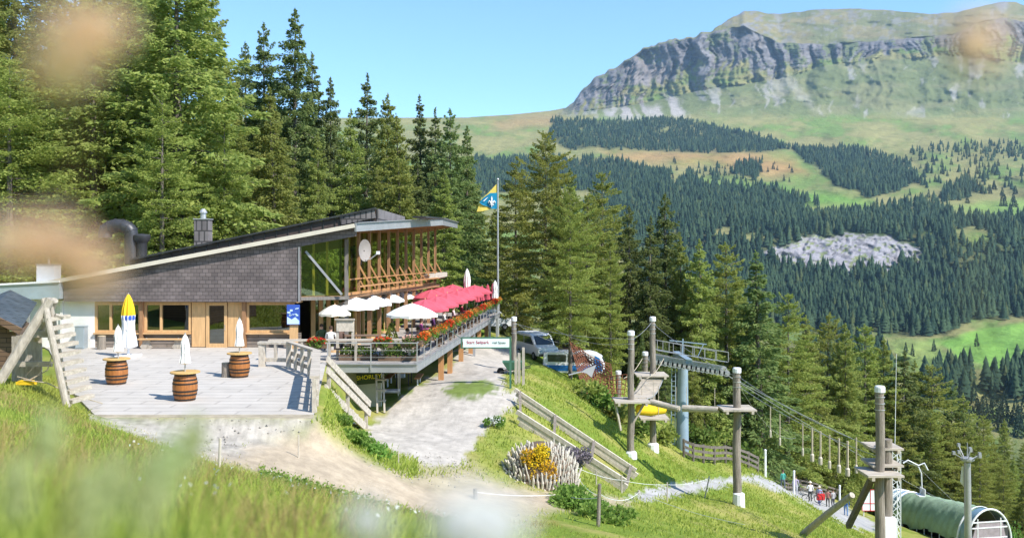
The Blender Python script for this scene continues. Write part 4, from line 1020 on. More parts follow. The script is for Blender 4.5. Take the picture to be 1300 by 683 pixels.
# ------------------------------------------------------------- below the deck
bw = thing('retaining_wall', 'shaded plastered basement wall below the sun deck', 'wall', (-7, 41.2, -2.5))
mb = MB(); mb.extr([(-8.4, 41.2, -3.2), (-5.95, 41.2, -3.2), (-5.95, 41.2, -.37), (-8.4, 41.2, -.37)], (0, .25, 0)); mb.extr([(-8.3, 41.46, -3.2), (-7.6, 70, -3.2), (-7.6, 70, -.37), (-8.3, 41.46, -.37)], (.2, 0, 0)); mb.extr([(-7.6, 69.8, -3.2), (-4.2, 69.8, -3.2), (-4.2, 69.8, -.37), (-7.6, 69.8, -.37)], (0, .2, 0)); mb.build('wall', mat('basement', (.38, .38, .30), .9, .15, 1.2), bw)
mb = MB(); mb.box((-7.6, 41.18, -1.5), (.12, .08, 2.1)); mb.box((-8.2, 41.18, -1.5), (.12, .08, 2.1)); mb.box((-7.9, 41.185, -.5), (.5, .06, .1)); mb.build('door_frame', M['palewood'], bw)
sg = thing('shop_sign', 'dark board with yellow capital letters under the front edge of the deck', 'sign', P(468, 479, 41))
c = P(468.5, 480, 40.95); an = R(10)
mb = MB(); mb.box(c, (1.12, .05, .5), mat=Matrix.Rotation(-an * .55, 3, 'Y')); mb.build('board', M['darksign'], sg)
text('SHORLEY', (c.x, c.y - .03, c.z + .05), .27, (R(90), -an * .55, 0), M['yellowtext'], sg)
def picnic(loc, rz, label):
    x, y, z = loc; t = thing('picnic_table', label, 'table', loc)
    mb = MB(); mb.box((x, y, z + .74), (.8, 1.8, .06)); mb.build('table_top', M['larchwood'], t)
    for b in (-.75, .75): mb = MB(); mb.box((x + b, y, z + .45), (.32, 1.8, .05)); mb.build('bench_seat', M['orangepost'], t)
    for a in (-.65, .65):
        for q_ in (-.3, .3): mb = MB(); mb.bar((x + q_, y + a, z), (x + q_, y + a, z + .72), .06, .06); mb.build('leg', M['darksteel'], t)
        mb = MB()
        for b in (-.75, .75): mb.bar((x + b, y + a, z), (x + b, y + a, z + .43), .05, .2)
        mb.build('bench_leg', M['whitecap'], t)
x, y = -5.5, 46.2; picnic((x, y, H(x, y)), 0, 'wooden picnic table with orange-brown benches in the shade under the deck')
x, y = XP(508, 49.5), 49.5; z = H(x, y); mb = MB(); mb.box((x, y, z + 1.2), (.7, .6, 1.0)); mb.box((x, y, z + .35), (.5, .5, .7)); mb.box((x, y - .31, z + 1.2), (.6, .03, .9)); tag(mb.build('white_cooler', M['whitecap'], loc=(x, y, z)), 'white box cooler on a stand behind the picnic table', 'cooler')
rk = thing('display_rack', 'leaning timber rack with shelves beside the yellow-lettered sign', 'rack', on(487, 40.6))
z = H(XP(487, 40.6), 40.6)
for px in (480, 489):
    mb = MB(); mb.bar((XP(px, 40.3), 40.1, z), (XP(px - 3, 40.6), 40.7, z + 1.6), .08, .08); mb.build('leg', M['greywood'], rk)
mb = MB()
for h in (.5, .95, 1.4): mb.bar((XP(478, 40.5), 40.3 + h * .2, z + h), (XP(490, 40.5), 40.3 + h * .2, z + h), .25, .05)
mb.build('shelf', M['greywood_h'], rk)
rk = thing('steel_trolley', 'low steel frame trolley standing in the deck shade between rack and picnic table', 'trolley', on(496, 43))
x, y = XP(496, 43), 43; z = H(x, y)
mb = MB()
for a in (-.4, .4):
    for b in (-.3, .3): mb.bar((x + a, y + b, z + .08), (x + a, y + b, z + 1.25), .04, .04)
for h in (.25, 1.2): mb.bar((x - .4, y - .3, z + h), (x + .4, y - .3, z + h), .04, .04); mb.bar((x - .4, y + .3, z + h), (x + .4, y + .3, z + h), .04, .04); mb.bar((x - .4, y - .3, z + h), (x - .4, y + .3, z + h), .04, .04); mb.bar((x + .4, y - .3, z + h), (x + .4, y + .3, z + h), .04, .04)
mb.build('frame', M['steel'], rk); mb = MB(); mb.box((x, y, z + .3), (.8, .6, .05)); mb.build('tray', M['whitecap'], rk)

# ------------------------------------------------------------- timber fences and stair on the terrace
fA = thing('terrace_fence', 'weathered grey plank fence closing the terrace beside the deck and running to its front corner', 'fence', (-9, 36, 0))
def fpost(x, y, h, s=.16): o = MB(); o.box((x, y, h / 2), (s, s, h)); o.build('fence_post', M['palewood'], fA)
a = [(XP(333, 38.5), 38.5), (XP(367, 38.3), 38.3), (XP(402, 35.0), 35.0), (-6.05, 27.75)]
fpost(*a[0], .98, .26); fpost(*a[1], .98, .2)
mb = MB(); mb.bar((a[0][0] - .15, a[0][1], 1.02), (a[1][0] + .1, a[1][1], 1.02), .3, .1); mb.bar((a[0][0], a[0][1], .3), (a[1][0], a[1][1], .3), .06, .16)
mb.build('rail', M['palewood'], fA)
for i in range(1, 5): t = i / 4; fpost(a[1][0] + (a[2][0] - a[1][0]) * t, a[1][1] + (a[2][1] - a[1][1]) * t, 1.0, .13)
mb = MB(); mb.bar((*a[1], 1.06), (*a[2], 1.06), .24, .07)
for z in (.28, .6): mb.bar((a[1][0] + .1, a[1][1], z), (a[2][0] + .1, a[2][1], z), .05, .17)
mb.build('rail', M['greywood_h'], fA)
for i in range(1, 7): t = i / 6; fpost(a[2][0] + (a[3][0] - a[2][0]) * t, a[2][1] + (a[3][1] - a[2][1]) * t, 1.02, .13)
mb = MB(); mb.bar((*a[2], 1.07), (*a[3], 1.07), .3, .08)
for z in (.28, .6): mb.bar((a[2][0] + .1, a[2][1], z), (a[3][0] + .1, a[3][1], z), .05, .19)
mb.build('rail', M['greywood_h'], fA)
st = thing('outdoor_stair', 'grey timber stair with plank handrail from the terrace down to the lower path', 'stair', (-6.8, 34, -1))
S0 = Vector((-6.95, 33.4, .0)); S1 = Vector((-6.05, 37.6, -2.35)); dv = S1 - S0; side = Vector((-dv.y, dv.x, 0)).normalized()
for i in range(9):
    p = S0.lerp(S1, (i + .5) / 9); mb = MB(); mb.bar(p - side * .05, p + side * 1.15, .42, .06); mb.build('tread', M['greywood_h'], st)
for s in (-.05, 1.2):
    mb = MB(); mb.bar(S0 + side * s + Vector((0, 0, -.12)), S1 + side * s + Vector((0, 0, -.12)), .07, .3); mb.build('stringer', M['greywood_h'], st)
for h in (.55, .95):
    mb = MB(); mb.bar(S0 - side * .14 + Vector((0, 0, h)), S1 - side * .14 + Vector((0, 0, h)) + dv * .02, .06, .25); mb.build('handrail', M['greywood_h'], st)
for t in (.08, .5, .96):
    p = S0.lerp(S1, t) - side * .06; mb = MB(); mb.bar(p + Vector((0, 0, -.6)), p + Vector((0, 0, 1.0)), .13, .13, up=(0, 1, 0)); mb.build('newel', M['greywood'], st)

# ------------------------------------------------------------- little hut and climbing frame at the left
hut = thing('wooden_hut', 'small dark timber hut with a slate-blue shingle roof next to the log frame', 'hut', (-17.5, 32, 0))
Dh = 32.0; z0 = H(-17.6, Dh)
qa, qb, qc, qd = P(13, 368, 36), P(47, 384, 36), P(27, 416, 31), P(-14, 396, 31)
nrm = (qb - qa).cross(qd - qa).normalized(); nrm = nrm if nrm.z > 0 else -nrm
mb = MB(); mb.extr([qa, qb, qc, qd], -nrm * .14); mb.extr([qa, qa + Vector((-3, 0, -1.2)), qd + Vector((-3, 0, -1.2)), qd], -nrm * .1); mb.build('roof', M['hutroof'], hut)
wl = MB(); b0 = -1.0
wl.extr([qd + Vector((-2.2, .35, -1.5)), qd + Vector((.1, .35, -.3)), qc + Vector((-.35, .35, -.25)), Vector((qc.x - .35, qc.y + .35, b0)), Vector((qd.x - 2.2, qd.y + .35, b0))], (-1.95, 4.5, 0)); wl.build('wall', M['hutwood'], hut)
mb = MB(); mb.bar(qd + Vector((0, -.03, -.12)), qc + Vector((0, -.03, -.12)), .06, .22); mb.build('verge_board', M['hutwood'], hut)
mb = MB(); mb.box(P(14, 417, 31) + Vector((0, .2, 0)), (.22, .2, .22)); mb.build('lamp', M['white'], hut)
fr = thing('log_climber', 'weathered log climbing structure with a leaning ladder of half-round rungs and a plank wall', 'climbing frame', (-14.8, 27, .5))
apex = P(60, 389, 27)
def fl(x): return H(x, 27)
for (px, py, D, r) in ((-6, 480, 26.4, .15), (86, 512, 26.2, .1), (88, 505, 28.2, .1), (20, 470, 29, .12)):
    b = P(px, py, D); b.z = min(b.z, H(b.x, b.y) + .02) - .15
    mb = MB(); mb.tube(b, apex + Vector((0, (D - 27) * .15, 0)) + (apex - b).normalized() * .25, r, r * .92, 10); mb.build('log_leg', M['greywood'], fr)
for i in range(10):
    t = (i + .6) / 10; p = P(66, 398, 27).lerp(P(100, 512, 26.8), t); mb = MB()
    mb.bar(p + Vector((-.12, -.25, -.02)), p + Vector((.16, .55, .04)), .22, .11); mb.build('rung', M['greywood_h'], fr)
for i in range(7):
    px = 18 + i * 5.4; mb = MB(); mb.bar(P(px, 484, 27.9), P(px, 424 + abs(i - 3) * 1.0, 27.9), .14, .04, up=(0, 1, 0)); mb.build('plank', M['greywood'], fr)
mb = MB(); mb.bar(P(10, 462, 27.5), P(66, 462, 27.5), .1, .15); mb.build('crossbar', M['greywood_h'], fr)
mb = MB(); mb.bar(P(36, 424, 27.6), P(62, 424, 27.6), .1, .2); mb.build('crossbar', M['greywood_h'], fr)
mb = MB(); mb.path([P(70, 400, 27), P(80, 402, 27.2)], .06, 6); mb.build('peg', M['greywood'], fr)
mb = MB(); mb.path([P(22, 478, 27.2), P(38, 482, 27.0), P(60, 470, 27.1), P(66, 452, 27.2)], .018, 5); mb.path([P(30, 482, 26.9), P(60, 486, 26.8), P(90, 500, 26.8), P(130, 512, 28.5)], .018, 5); tag(mb.build('climbing_rope', M['rope'], loc=P(60, 480, 27)), 'pale slack rope hanging round the foot of the log frame', 'rope')
sw = MB(); p = P(34, 486, 27); sw.box((p.x, p.y, p.z), (.55, .2, .09)); sw.box((p.x, p.y - .02, p.z + .06), (.4, .16, .04)); tag(sw.build('swing_seat', M['cloth_yellow'], loc=p), 'yellow swing seat low behind the grass under the log frame', 'swing')
# ================================================================ FLAG, SIGN, VEHICLES
fpx, fD = 632, 71.6
fl = thing('flagpole', 'tall grey metal flagpole at the far corner of the deck, flag excluded', 'flagpole', on(fpx, fD)); fl['label'] = 'tall slim grey metal flagpole at the far corner of the deck'
x = XP(fpx, fD); zt = ZP(229, fD); z0 = H(x, fD)
mb = MB(); mb.path([(x, fD, z0), (x, fD, 2), (x, fD, zt)], [.11, .095, .05], 10); mb.build('pole', M['steel'], fl)
mb = MB(); mb.ball((x, fD, zt + .07), .1); mb.build('finial', M['steel'], fl)
# drooping flag: a folded cloth with yellow corners, blue field and a white lily
fg = thing('flag', 'blue and yellow pennant flag with a white lily emblem hanging on the pole', 'flag', P(631, 245, fD))
FP = lambda px, py: P(px, py, fD)
def cloth_poly(pts, y0, n=1):
    return [FP(px, py) + Vector((0, y0 + .035 * math.sin((px - 604) * .55) - .0, 0)) for px, py in pts]
mb = MB(); mb.extr(cloth_poly([(631, 233), (620, 245), (611, 253), (609, 258), (605, 269), (612, 268.5), (625, 265), (631, 265)], 0), (0, .02, 0)); mb.build('cloth', M['flagyellow'], fg)
mb = MB(); mb.extr(cloth_poly([(631, 245), (622, 245.5), (613, 252), (608.5, 257), (612, 260), (619, 262.5), (624, 265), (631, 265.4)], -.09), (0, .02, 0)); mb.build('blue_field', M['flagblue'], fg)
mb = MB(); 
mb.extr(cloth_poly([(624.3, 249), (625.5, 252), (625.2, 257), (624.8, 263), (624, 263), (623.8, 257), (623.4, 252)], -.15), (0, .012, 0))
for s in (-1, 1):
    mb.path([p + Vector((0, -.15, 0)) for p in cloth_poly([(624.4 + s * .6, 260.6), (624.4 + s * 1.6, 257), (624.4 + s * 3, 255.4), (624.4 + s * 4.2, 256.6), (624.4 + s * 3.8, 258.6)], 0)], [.03, .06, .06, .05, .02], 6)
mb.extr(cloth_poly([(621.6, 259.6), (627.2, 259.6), (627.2, 260.6), (621.6, 260.6)], -.155), (0, .012, 0))
mb.extr(cloth_poly([(618, 251.5), (620, 250.6), (615, 255.5), (613, 256)], -.15), (0, .012, 0))
mb.build('lily', M['white'], fg)

sgD = 44.6
sn = thing('park_sign', 'white park sign with red and grey lettering in a green frame over the path', 'sign', on(648, sgD))
xr = XP(648, sgD); xl = XP(586, sgD); zr_ = H(xr, sgD)
mb = MB(); mb.box((xr, sgD, (zr_ + ZP(428, sgD)) / 2), (.1, .1, ZP(428, sgD) - zr_)); mb.build('post', M['signgreen'], sn)
zc = ZP(435, sgD); mb = MB(); hh = .50
mb.box(((xl + xr) / 2, sgD - .02, zc + hh / 2), (xr - xl, .07, .06)); mb.box(((xl + xr) / 2, sgD - .02, zc - hh / 2), (xr - xl, .07, .05)); mb.box((xl, sgD - .02, zc), (.07, .08, hh + .06))
mb.path([(xl, sgD, zc + .2), (xl - .6, sgD + .4, zc + .55)], .015, 5); mb.build('frame', M['signgreen'], sn)
mb = MB(); mb.box(((xl + xr) / 2 + .01, sgD - .03, zc), (xr - xl - .13, .03, hh - .06)); mb.build('board', M['signwhite'], sn)
text('Start Seilpark', (xl + .80, sgD - .055, zc + .02), .205, (R(90), 0, 0), M['textred'], sn, 'lettering')
text('viel Spass', (xr - .56, sgD - .055, zc + .01), .175, (R(90), 0, 0), M['textgrey'], sn, 'lettering')

def wheel(parent, c, r=.33, ax='y'):
    w = MB(); d = Vector((0, .11, 0)) if ax == 'y' else Vector((.11, 0, 0))
    w.path([Vector(c) - d, Vector(c) + d], r, 18); o = w.build('wheel', M['rubber'], parent)
    q = MB(); q.path([Vector(c) - d * 1.08, Vector(c) + d * 1.08], r * .58, 12); q.build('rim', M['zinc'], o)
def van(px, D, rz, label, blue=False, L_=5.0):
    loc = on(px, D); loc.z += .02
    t = thing('parked_van', label, 'van', loc); lx, ly, lz = loc
    prof = [(-2.5, .35), (2.35, .35), (2.5, .7), (2.42, 1.05), (1.75, 1.2), (1.0, 1.95), (.6, 2.08), (-2.2, 2.08), (-2.46, 1.9), (-2.52, 1.0)]
    if blue: prof = [(-2.5, .35), (2.3, .35), (2.52, .75), (2.5, 1.2), (2.28, 1.65), (1.75, 1.95), (1.2, 2.08), (-2.2, 2.08), (-2.46, 1.9), (-2.52, 1.0)]
    me = MB(); me.extr([(lx + a, ly - .92, lz + b) for a, b in prof], (0, 1.84, 0)); o = me.build('body', M['vanwhite'], t)
    bv = o.modifiers.new('soft', 'BEVEL'); bv.width = .1; bv.segments = 3; bv.limit_method = 'ANGLE'; bv.angle_limit = R(25)
    for s in (-1, 1):
        y = ly + s * .925
        g = MB(); g.extr([(lx + a, y, lz + b) for a, b in ((-2.1, 1.28), (-.6, 1.28), (-.6, 1.85), (-2.1, 1.85))], (0, s * .015, 0)); g.build('side_window', M['carglass'], t)
        g = MB(); g.extr([(lx + a, y, lz + b) for a, b in ((-.45, 1.25), (1.5, 1.25), (.9, 1.85), (-.45, 1.85))], (0, s * .015, 0)); g.build('side_window', M['carglass'], t)
        if blue: g = MB(); g.extr([(lx + a, y, lz + b) for a, b in ((-2.4, .55), (2.3, .55), (2.4, 1.0), (-2.4, 1.0))], (0, s * .02, 0)); g.extr([(lx + a, y, lz + b) for a, b in ((1.62, 1.05), (2.3, 1.05), (2.1, 1.62), (1.75, 1.8))], (0, s * .02, 0)); g.build('blue_stripe', M['vanblue'], t)
    g = MB()
    if not blue: g.extr([(lx + 1.74, ly - .78, lz + 1.24), (lx + 1.74, ly + .78, lz + 1.24), (lx + 1.06, ly + .7, lz + 1.91), (lx + 1.06, ly - .7, lz + 1.91)], (.02, 0, .02))
    else: g.extr([(lx + 2.5, ly - .75, lz + 1.22), (lx + 2.5, ly + .75, lz + 1.22), (lx + 2.29, ly + .7, lz + 1.64), (lx + 2.29, ly - .7, lz + 1.64)], (.03, 0, .02))
    g.build('windscreen', M['carglass'], t)
    for a in (-1.6, 1.55):
        for s in (-1, 1): wheel(t, (lx + a, ly + s * .86, lz + .33))
    for s in (-1, 1): g = MB(); g.box((lx + 2.45, ly + s * .68, lz + .8), (.08, .28, .16)); g.build('headlight', M['polycarb'], t)
    g = MB(); g.box((lx + 2.46, ly, lz + .45), (.12, 1.6, .2)); g.build('bumper', M['darksteel'], t)
    t.rotation_euler = (0, 0, rz); t.scale = (.86,) * 3; return t
van(681, 66, R(-68), 'white delivery van parked behind the post at the top of the grass bank')
van(729, 64, R(-8), 'white minibus with blue stripes parked behind the dark tree trunks', True)
van(622, 82, R(4), 'white van parked farthest back beyond the wooden deck posts')
ss = thing('shade_sail', 'small grey triangular canvas sail beside the red rope net', 'sail', P(750, 470, 58))
mb = MB(); mb.extr([P(738, 472, 58), P(744, 468, 58), P(757, 463, 58), P(751, 479, 58), P(745, 474, 58)], (0, .03, 0)); mb.build('canvas', M['canvas'], ss)
mb = MB(); mb.path([P(722, 476, 58), P(738, 472, 58)], .05, 6); mb.build('spar', M['steel'], ss)
sc_ = on(667, 58); 
cl = thing('carport_roof', 'dark flat timber roof on trunks behind the white van', 'shelter', on(705, 70))
mb = MB(); mb.extr([P(676, 440, 70), P(735, 444, 70), P(738, 447, 70), P(676, 443, 70)], (0, 3, 0)); mb.build('roof', M['dark_panel'], cl)
for px in (681, 733):
    mb = MB(); p = P(px, 443, 70.4); b = H(p.x, p.y); mb.tube((p.x, p.y, b - .1), (p.x, p.y, p.z), .12); mb.build('post', M['bark'], cl)
gb = thing('wheelbarrow', 'dark green wheelbarrow tub beside the sign post', 'wheelbarrow', on(656, 50))
q = on(655, 50); mb = MB()
vs = [q + Vector(v) for v in ((-.45, -.3, .3), (.35, -.25, .3), (.35, .25, .3), (-.45, .3, .3), (-.75, -.42, .75), (.5, -.4, .75), (.5, .4, .75), (-.75, .42, .75))]
mb.add(vs, [(0, 1, 2, 3), (0, 4, 5, 1), (1, 5, 6, 2), (2, 6, 7, 3), (3, 7, 4, 0)]); mb.build('tub', M['signgreen'], gb)
mb = MB(); mb.bar(q + Vector((-.9, -.25, .2)), q + Vector((.8, -.3, .45)), .05, .05); mb.bar(q + Vector((-.9, .25, .2)), q + Vector((.8, .3, .45)), .05, .05); mb.bar(q + Vector((.3, -.28, 0)), q + Vector((.3, -.28, .35)), .04, .04); mb.bar(q + Vector((.3, .28, 0)), q + Vector((.3, .28, .35)), .04, .04); mb.build('frame', M['darksteel'], gb)
mb = MB(); mb.path([q + Vector((-.85, -.06, .2)), q + Vector((-.85, .06, .2))], .2, 14); mb.build('wheel', M['rubber'], gb)

# ================================================================ ROPE PARK
def pole(px, D, top, r, label, base_py=None, extra=None, bdz=0):
    p = on(px, D); z0 = p.z if base_py is None else min(ZP(base_py, D), p.z)
    zt = ZP(top, D); t = thing('rope_park_pole', label, 'pole', (p.x, D, z0), 'rope park poles')
    mb = MB(); n = 7; pts = [Vector((p.x + .03 * math.sin(i * 2.1 + px), D, z0 - .3 + (zt - z0 + .3) * i / (n - 1))) for i in range(n)]
    r *= .9; mb.path(pts, [r * (1.1 - .2 * i / (n - 1)) for i in range(n)], 14); mb.build('trunk', M['polewood'], t, smooth=True)
    mb = MB(); mb.lathe((p.x, D, zt - .12), [(r * .95, 0), (r * 1.08, .01), (r * 1.08, .2), (r * .9, .25), (0, .27)], 14); mb.build('cap', M['whitecap'], t)
    for k in (.3, .55, .8): mb = MB(); mb.lathe((p.x, D, zt - k - .02), [(r * .9, 0), (r * 1.02, .005), (r * 1.02, .03), (r * .9, .035)], 12); mb.build('cable_clamp', M['steel'], t)
    return t
def deckpl(t, px0, px1, py, D, dep, label=None, th=.14):
    """square timber stand round a pole"""
    x0, x1, z = XP(px0, D), XP(px1, D), ZP(py, D); n = 6
    mb = MB()
    for i in range(n):
        y = D - dep / 2 + dep * (i + .5) / n
        mb.box(((x0 + x1) / 2, y, z), (x1 - x0, dep / n - .02, th * .55))
    mb.box((x0 + .2, D, z - th * .7), (.12, dep, th)); mb.box((x1 - .2, D, z - th * .7), (.12, dep, th))
    mb.build('platform', M['greywood_h'], t)
pA = pole(801, 46.5, 423, .19, 'tall rope park pole with a white cap carrying the lower end of the plank bridge')
deckpl(pA, 779, 823, 508, 46.5, 1.6)
mb = MB(); mb.bar(P(788, 546, 46.2), P(781, 512, 46.0), .1, .1); mb.bar(P(799, 545, 46.5), P(818, 512, 46.5), .1, .1); mb.build('brace', M['greywood'], pA)
mb = MB(); z = on(801, 46.5); mb.lathe((z.x, z.y, z.z - .1), [(.32, 0), (.3, .3), (.2, .4)], 12); mb.build('footing', M['whitecap'], pA)
pB = pole(828.5, 51, 405, .19, 'tallest rope park pole of the pair by the blue lift pylon', 578)
deckpl(pB, 806, 846, 475, 51, 1.7); deckpl(pB, 811, 847, 529, 51, 1.6)
mb = MB(); z = P(829, 575, 51); mb.lathe(z, [(.34, 0), (.32, .5), (.2, .6)], 12); mb.build('footing', M['whitecap'], pB)
pC = pole(785, 60, 473, .2, 'short rope park pole with a white cap beside the red net', 540)
pD = pole(819, 58, 449, .2, 'rope park pole partly hidden behind the plank bridge', 560)
pE = pole(935.5, 44, 470, .215, 'thick rope park pole with a stand, on the slope right of the blue pylon')
deckpl(pE, 914, 956, 518, 44, 1.5)
mb = MB(); z = on(938, 43.9); mb.lathe((z.x, z.y, z.z - .1), [(.3, 0), (.28, .7), (.2, .75)], 12); mb.build('footing', M['whitecap'], pE)
pG = pole(652.5, 52, 405, .17, 'grey pole with a white cap behind the park sign')
pH = pole(742, 70, 428, .17, 'slim bare pole standing among the trees behind the red net', 490)
p1 = on(660, 48); 
for (px, D, top, lb) in ((659, 47.5, 448, 'grey fence post left of the bank top'), (664.5, 47.5, 441, 'taller grey fence post at the bank top'), (655, 46.8, 455, 'short grey fence post beside the sign post')):
    q = on(px, D); mb = MB(); mb.box((q.x, D, (q.z + ZP(top, D)) / 2 - .1), (.14, .14, ZP(top, D) - q.z + .2)); tag(mb.build('fence_post', M['greywood'], loc=q), lb, 'post', 'posts at the top of the grass bank')
# big double pole with stands at the right
DF = 35.5
pF = pole(1117, DF, 494, .205, 'massive double rope park pole with stacked plank stands in front of the green tunnel', 730)
q = P(1126, 612, DF + .4); zb = H(q.x, q.y); mb = MB(); mb.path([(q.x, q.y, min(zb, q.z - 3) - .5), (q.x, q.y, ZP(560, DF))], [.24, .2], 14); mb.build('second_trunk', M['polewood'], pF, smooth=True)
mb = MB(); mb.box((q.x - .05, q.y - .3, ZP(672, DF)), (.5, .3, .9)); mb.build('white_padding', M['whitecap'], pF)
deckpl(pF, 1093, 1138, 599, DF, 1.5); deckpl(pF, 1100, 1139, 587, DF + .6, 1.3); deckpl(pF, 1100, 1139, 566, DF + .8, 1.3)
mb = MB(); mb.bar(P(1107, 606, DF), P(1077, 668, 38), .2, .2); mb.build('dark_brace', M['bark'], pF)
mb = MB(); p0 = P(1082, 628, 38.5); p1 = on(1018, 41.5); mb.path([p1 + Vector((0, 0, -.1)), p1.lerp(p0, .5) + Vector((.03, 0, .02)), p0], [.16, .15, .13], 12); tag(mb.build('leaning_log', M['greywood'], loc=p1), 'long grey log leaning up from the grass towards the double pole', 'log')
mb = MB()
for s in (1, ): mb.path([P(1141, 475, 60), P(1141, 680, 60)], .035, 6)
# lattice mast
lm = thing('lattice_mast', 'thin white lattice mast standing behind the double pole', 'mast', P(1135, 690, 58))
mb = MB(); Dm = 58; w = .26; c0 = P(1136, 690, Dm); c1 = P(1136, 572, Dm)
cor = [Vector((a * w, b * w, 0)) for a, b in ((-1, -1), (1, -1), (1, 1), (-1, 1))]
for k in cor: mb.tube(c0 + k, c1 + k, .03, None, 6)
n = 14
for i in range(n):
    for j in range(4):
        a = c0.lerp(c1, i / n) + cor[j]; b = c0.lerp(c1, (i + 1) / n) + cor[(j + 1) % 4]; mb.tube(a, b, .018, None, 5)
mb.tube(c1, c1 + Vector((.1, 0, 6.2)), .025, .015, 6); mb.build('lattice', M['whitecap'], lm)

# plank hanging bridge between the two tall poles
hb = thing('plank_bridge', 'sagging hanging bridge of many thin planks between the two tall poles', 'rope bridge', P(815, 490, 48))
a = P(806, 505, 46.8); b = P(829, 478, 50.6)
for i in range(26):
    t = (i + .5) / 26; p = a.lerp(b, t); p.z -= .45 * math.sin(math.pi * t) * .8
    q = MB(); q.bar(p + Vector((-.62, -.1, 0)), p + Vector((.62, .1, 0)), .15, .05); q.build('plank', M['greywood_h'], hb)
for s in (-.6, .6):
    q = MB(); q.path([a.lerp(b, k / 10) + Vector((s, 0, -.36 * math.sin(math.pi * k / 10) - .03)) for k in range(11)], .03, 6); q.build('cable', M['wire'], hb)
    q = MB(); q.path([a.lerp(b, k / 10) + Vector((s, 0, 1.0 - .2 * math.sin(math.pi * k / 10))) for k in range(11)], .02, 5); q.build('hand_rope', M['rope'], hb)
def logbeam(p, q, r, label):
    mb = MB(); mb.path([p, p.lerp(q, .5), q], [r, r * .97, r * .92], 12); mb.path([p.lerp(q, .1) + Vector((0, 0, r)), p.lerp(q, .1) + Vector((0, 0, r + .9))], .015, 5); mb.path([p.lerp(q, .9) + Vector((0, 0, r)), p.lerp(q, .9) + Vector((0, 0, r + .9))], .015, 5)
    tag(mb.build('hanging_log', M['greywood_h'], loc=p), label, 'log', 'hanging balance logs')
logbeam(P(826, 510, 46.4), P(862, 519, 45.4), .17, 'hanging balance log between the plank bridge stand and the blue pylon')
logbeam(P(867, 518, 45.2), P(912, 520, 44.2), .17, 'hanging balance log between the blue pylon and the thick right pole')
yt = thing('crawl_barrel', 'yellow crawl barrel hanging between two stands of the rope park', 'barrel', P(826, 521, 48.5))
mb = MB(); mb.path([P(808, 520, 48), P(811, 520, 48), P(826, 520.5, 48.5), P(842, 519, 49)], [.22, .28, .3, .27], 16); mb.build('shell', M['cloth_yellow'], yt, smooth=True)
mb = MB()
for px in (815, 836): mb.lathe(P(px, 520.3, 48.4) + Vector((0, 0, -.3)), [(.02, 0), (.02, 1.6)], 6)
mb.build('strap', M['rope'], yt)
# cargo net of red rope, hung between trees and the short pole
net = thing('cargo_net', 'large sagging cargo net of rusty red ropes beside the trees', 'net', P(750, 480, 60))
q = [P(722, 428, 62), P(775, 462, 61), P(783, 515, 59), P(740, 496, 58)]
def bil(u, v):
    p = q[0].lerp(q[1], u).lerp(q[3].lerp(q[2], u), v); p.y += 1.2 * math.sin(math.pi * u) * math.sin(math.pi * v); p.z -= .35 * math.sin(math.pi * u); return p
mb = MB(); n = 15
for i in range(n + 1):
    mb.path([bil(i / n, k / 10) for k in range(11)], .028, 4); mb.path([bil(k / 10, i / n) for k in range(11)], .028, 4)
for i in range(-n, n + 1, 2):
    pts = [bil(k / 12, k / 12 + i / n) for k in range(13) if 0 <= k / 12 + i / n <= 1]
    if len(pts) > 1: mb.path(pts, .022, 4)
mb.build('netting', M['netred'], net)
q2 = [P(757, 480, 60), P(796, 475, 58.5), P(790, 520, 58), P(760, 508, 58)]
mb = MB()
for i in range(8): t = i / 7; mb.path([q2[0].lerp(q2[1], t), q2[3].lerp(q2[2], t)], .025, 4); mb.path([q2[0].lerp(q2[3], t), q2[1].lerp(q2[2], t)], .025, 4)
tag(mb.build('rope_ladder_net', M['netred'], loc=q2[0]), 'smaller square rope net hanging by the short capped pole', 'net')
# cables
def cable(pts, r, label, name='cable', group=None, sag=.03):
    mb = MB()
    for a, b in zip(pts[:-1], pts[1:]):
        Ls = (b - a).length; mb.path([a.lerp(b, k / 12) - Vector((0, 0, sag * Ls * 4 * (k / 12) * (1 - k / 12))) for k in range(13)], r, 5)
    o = mb.build(name, M['wire'], loc=pts[0]); tag(o, label, 'cable', group); return o
G = 'rope park cables'
cable([P(652, 408, 52), P(742, 434, 70)], .011, 'thin cable from the pole behind the sign to the slim pole among the trees', group=G)
cable([P(652, 410, 52), P(801, 430, 46.5)], .011, 'long thin cable from the pole behind the sign to the plank bridge pole', group=G)
cable([P(801, 431, 46.5), P(828, 408, 51)], .011, 'short cable joining the tops of the two tall poles', group=G)
cable([P(828, 410, 51), P(935, 478, 44)], .011, 'thin cable from the tallest pole down to the thick right pole', group=G)
cable([P(935, 476, 44), P(1117, 570, DF)], .011, 'cable from the thick right pole to the double pole, the upper of two', group=G)
cable([P(935, 488, 44), P(1117, 580, DF)], .011, 'cable carrying the hanging wooden steps between the poles', group=G)
cable([P(801, 436, 46.5), on(703, 60) + Vector((0, 0, 3.2))], .011, 'cable running from the plank bridge pole towards the van', group=G)
cable([P(935, 484, 44), P(1010, 556, 70)], .011, 'guy wire running down from the thick right pole to the trees', group=G)
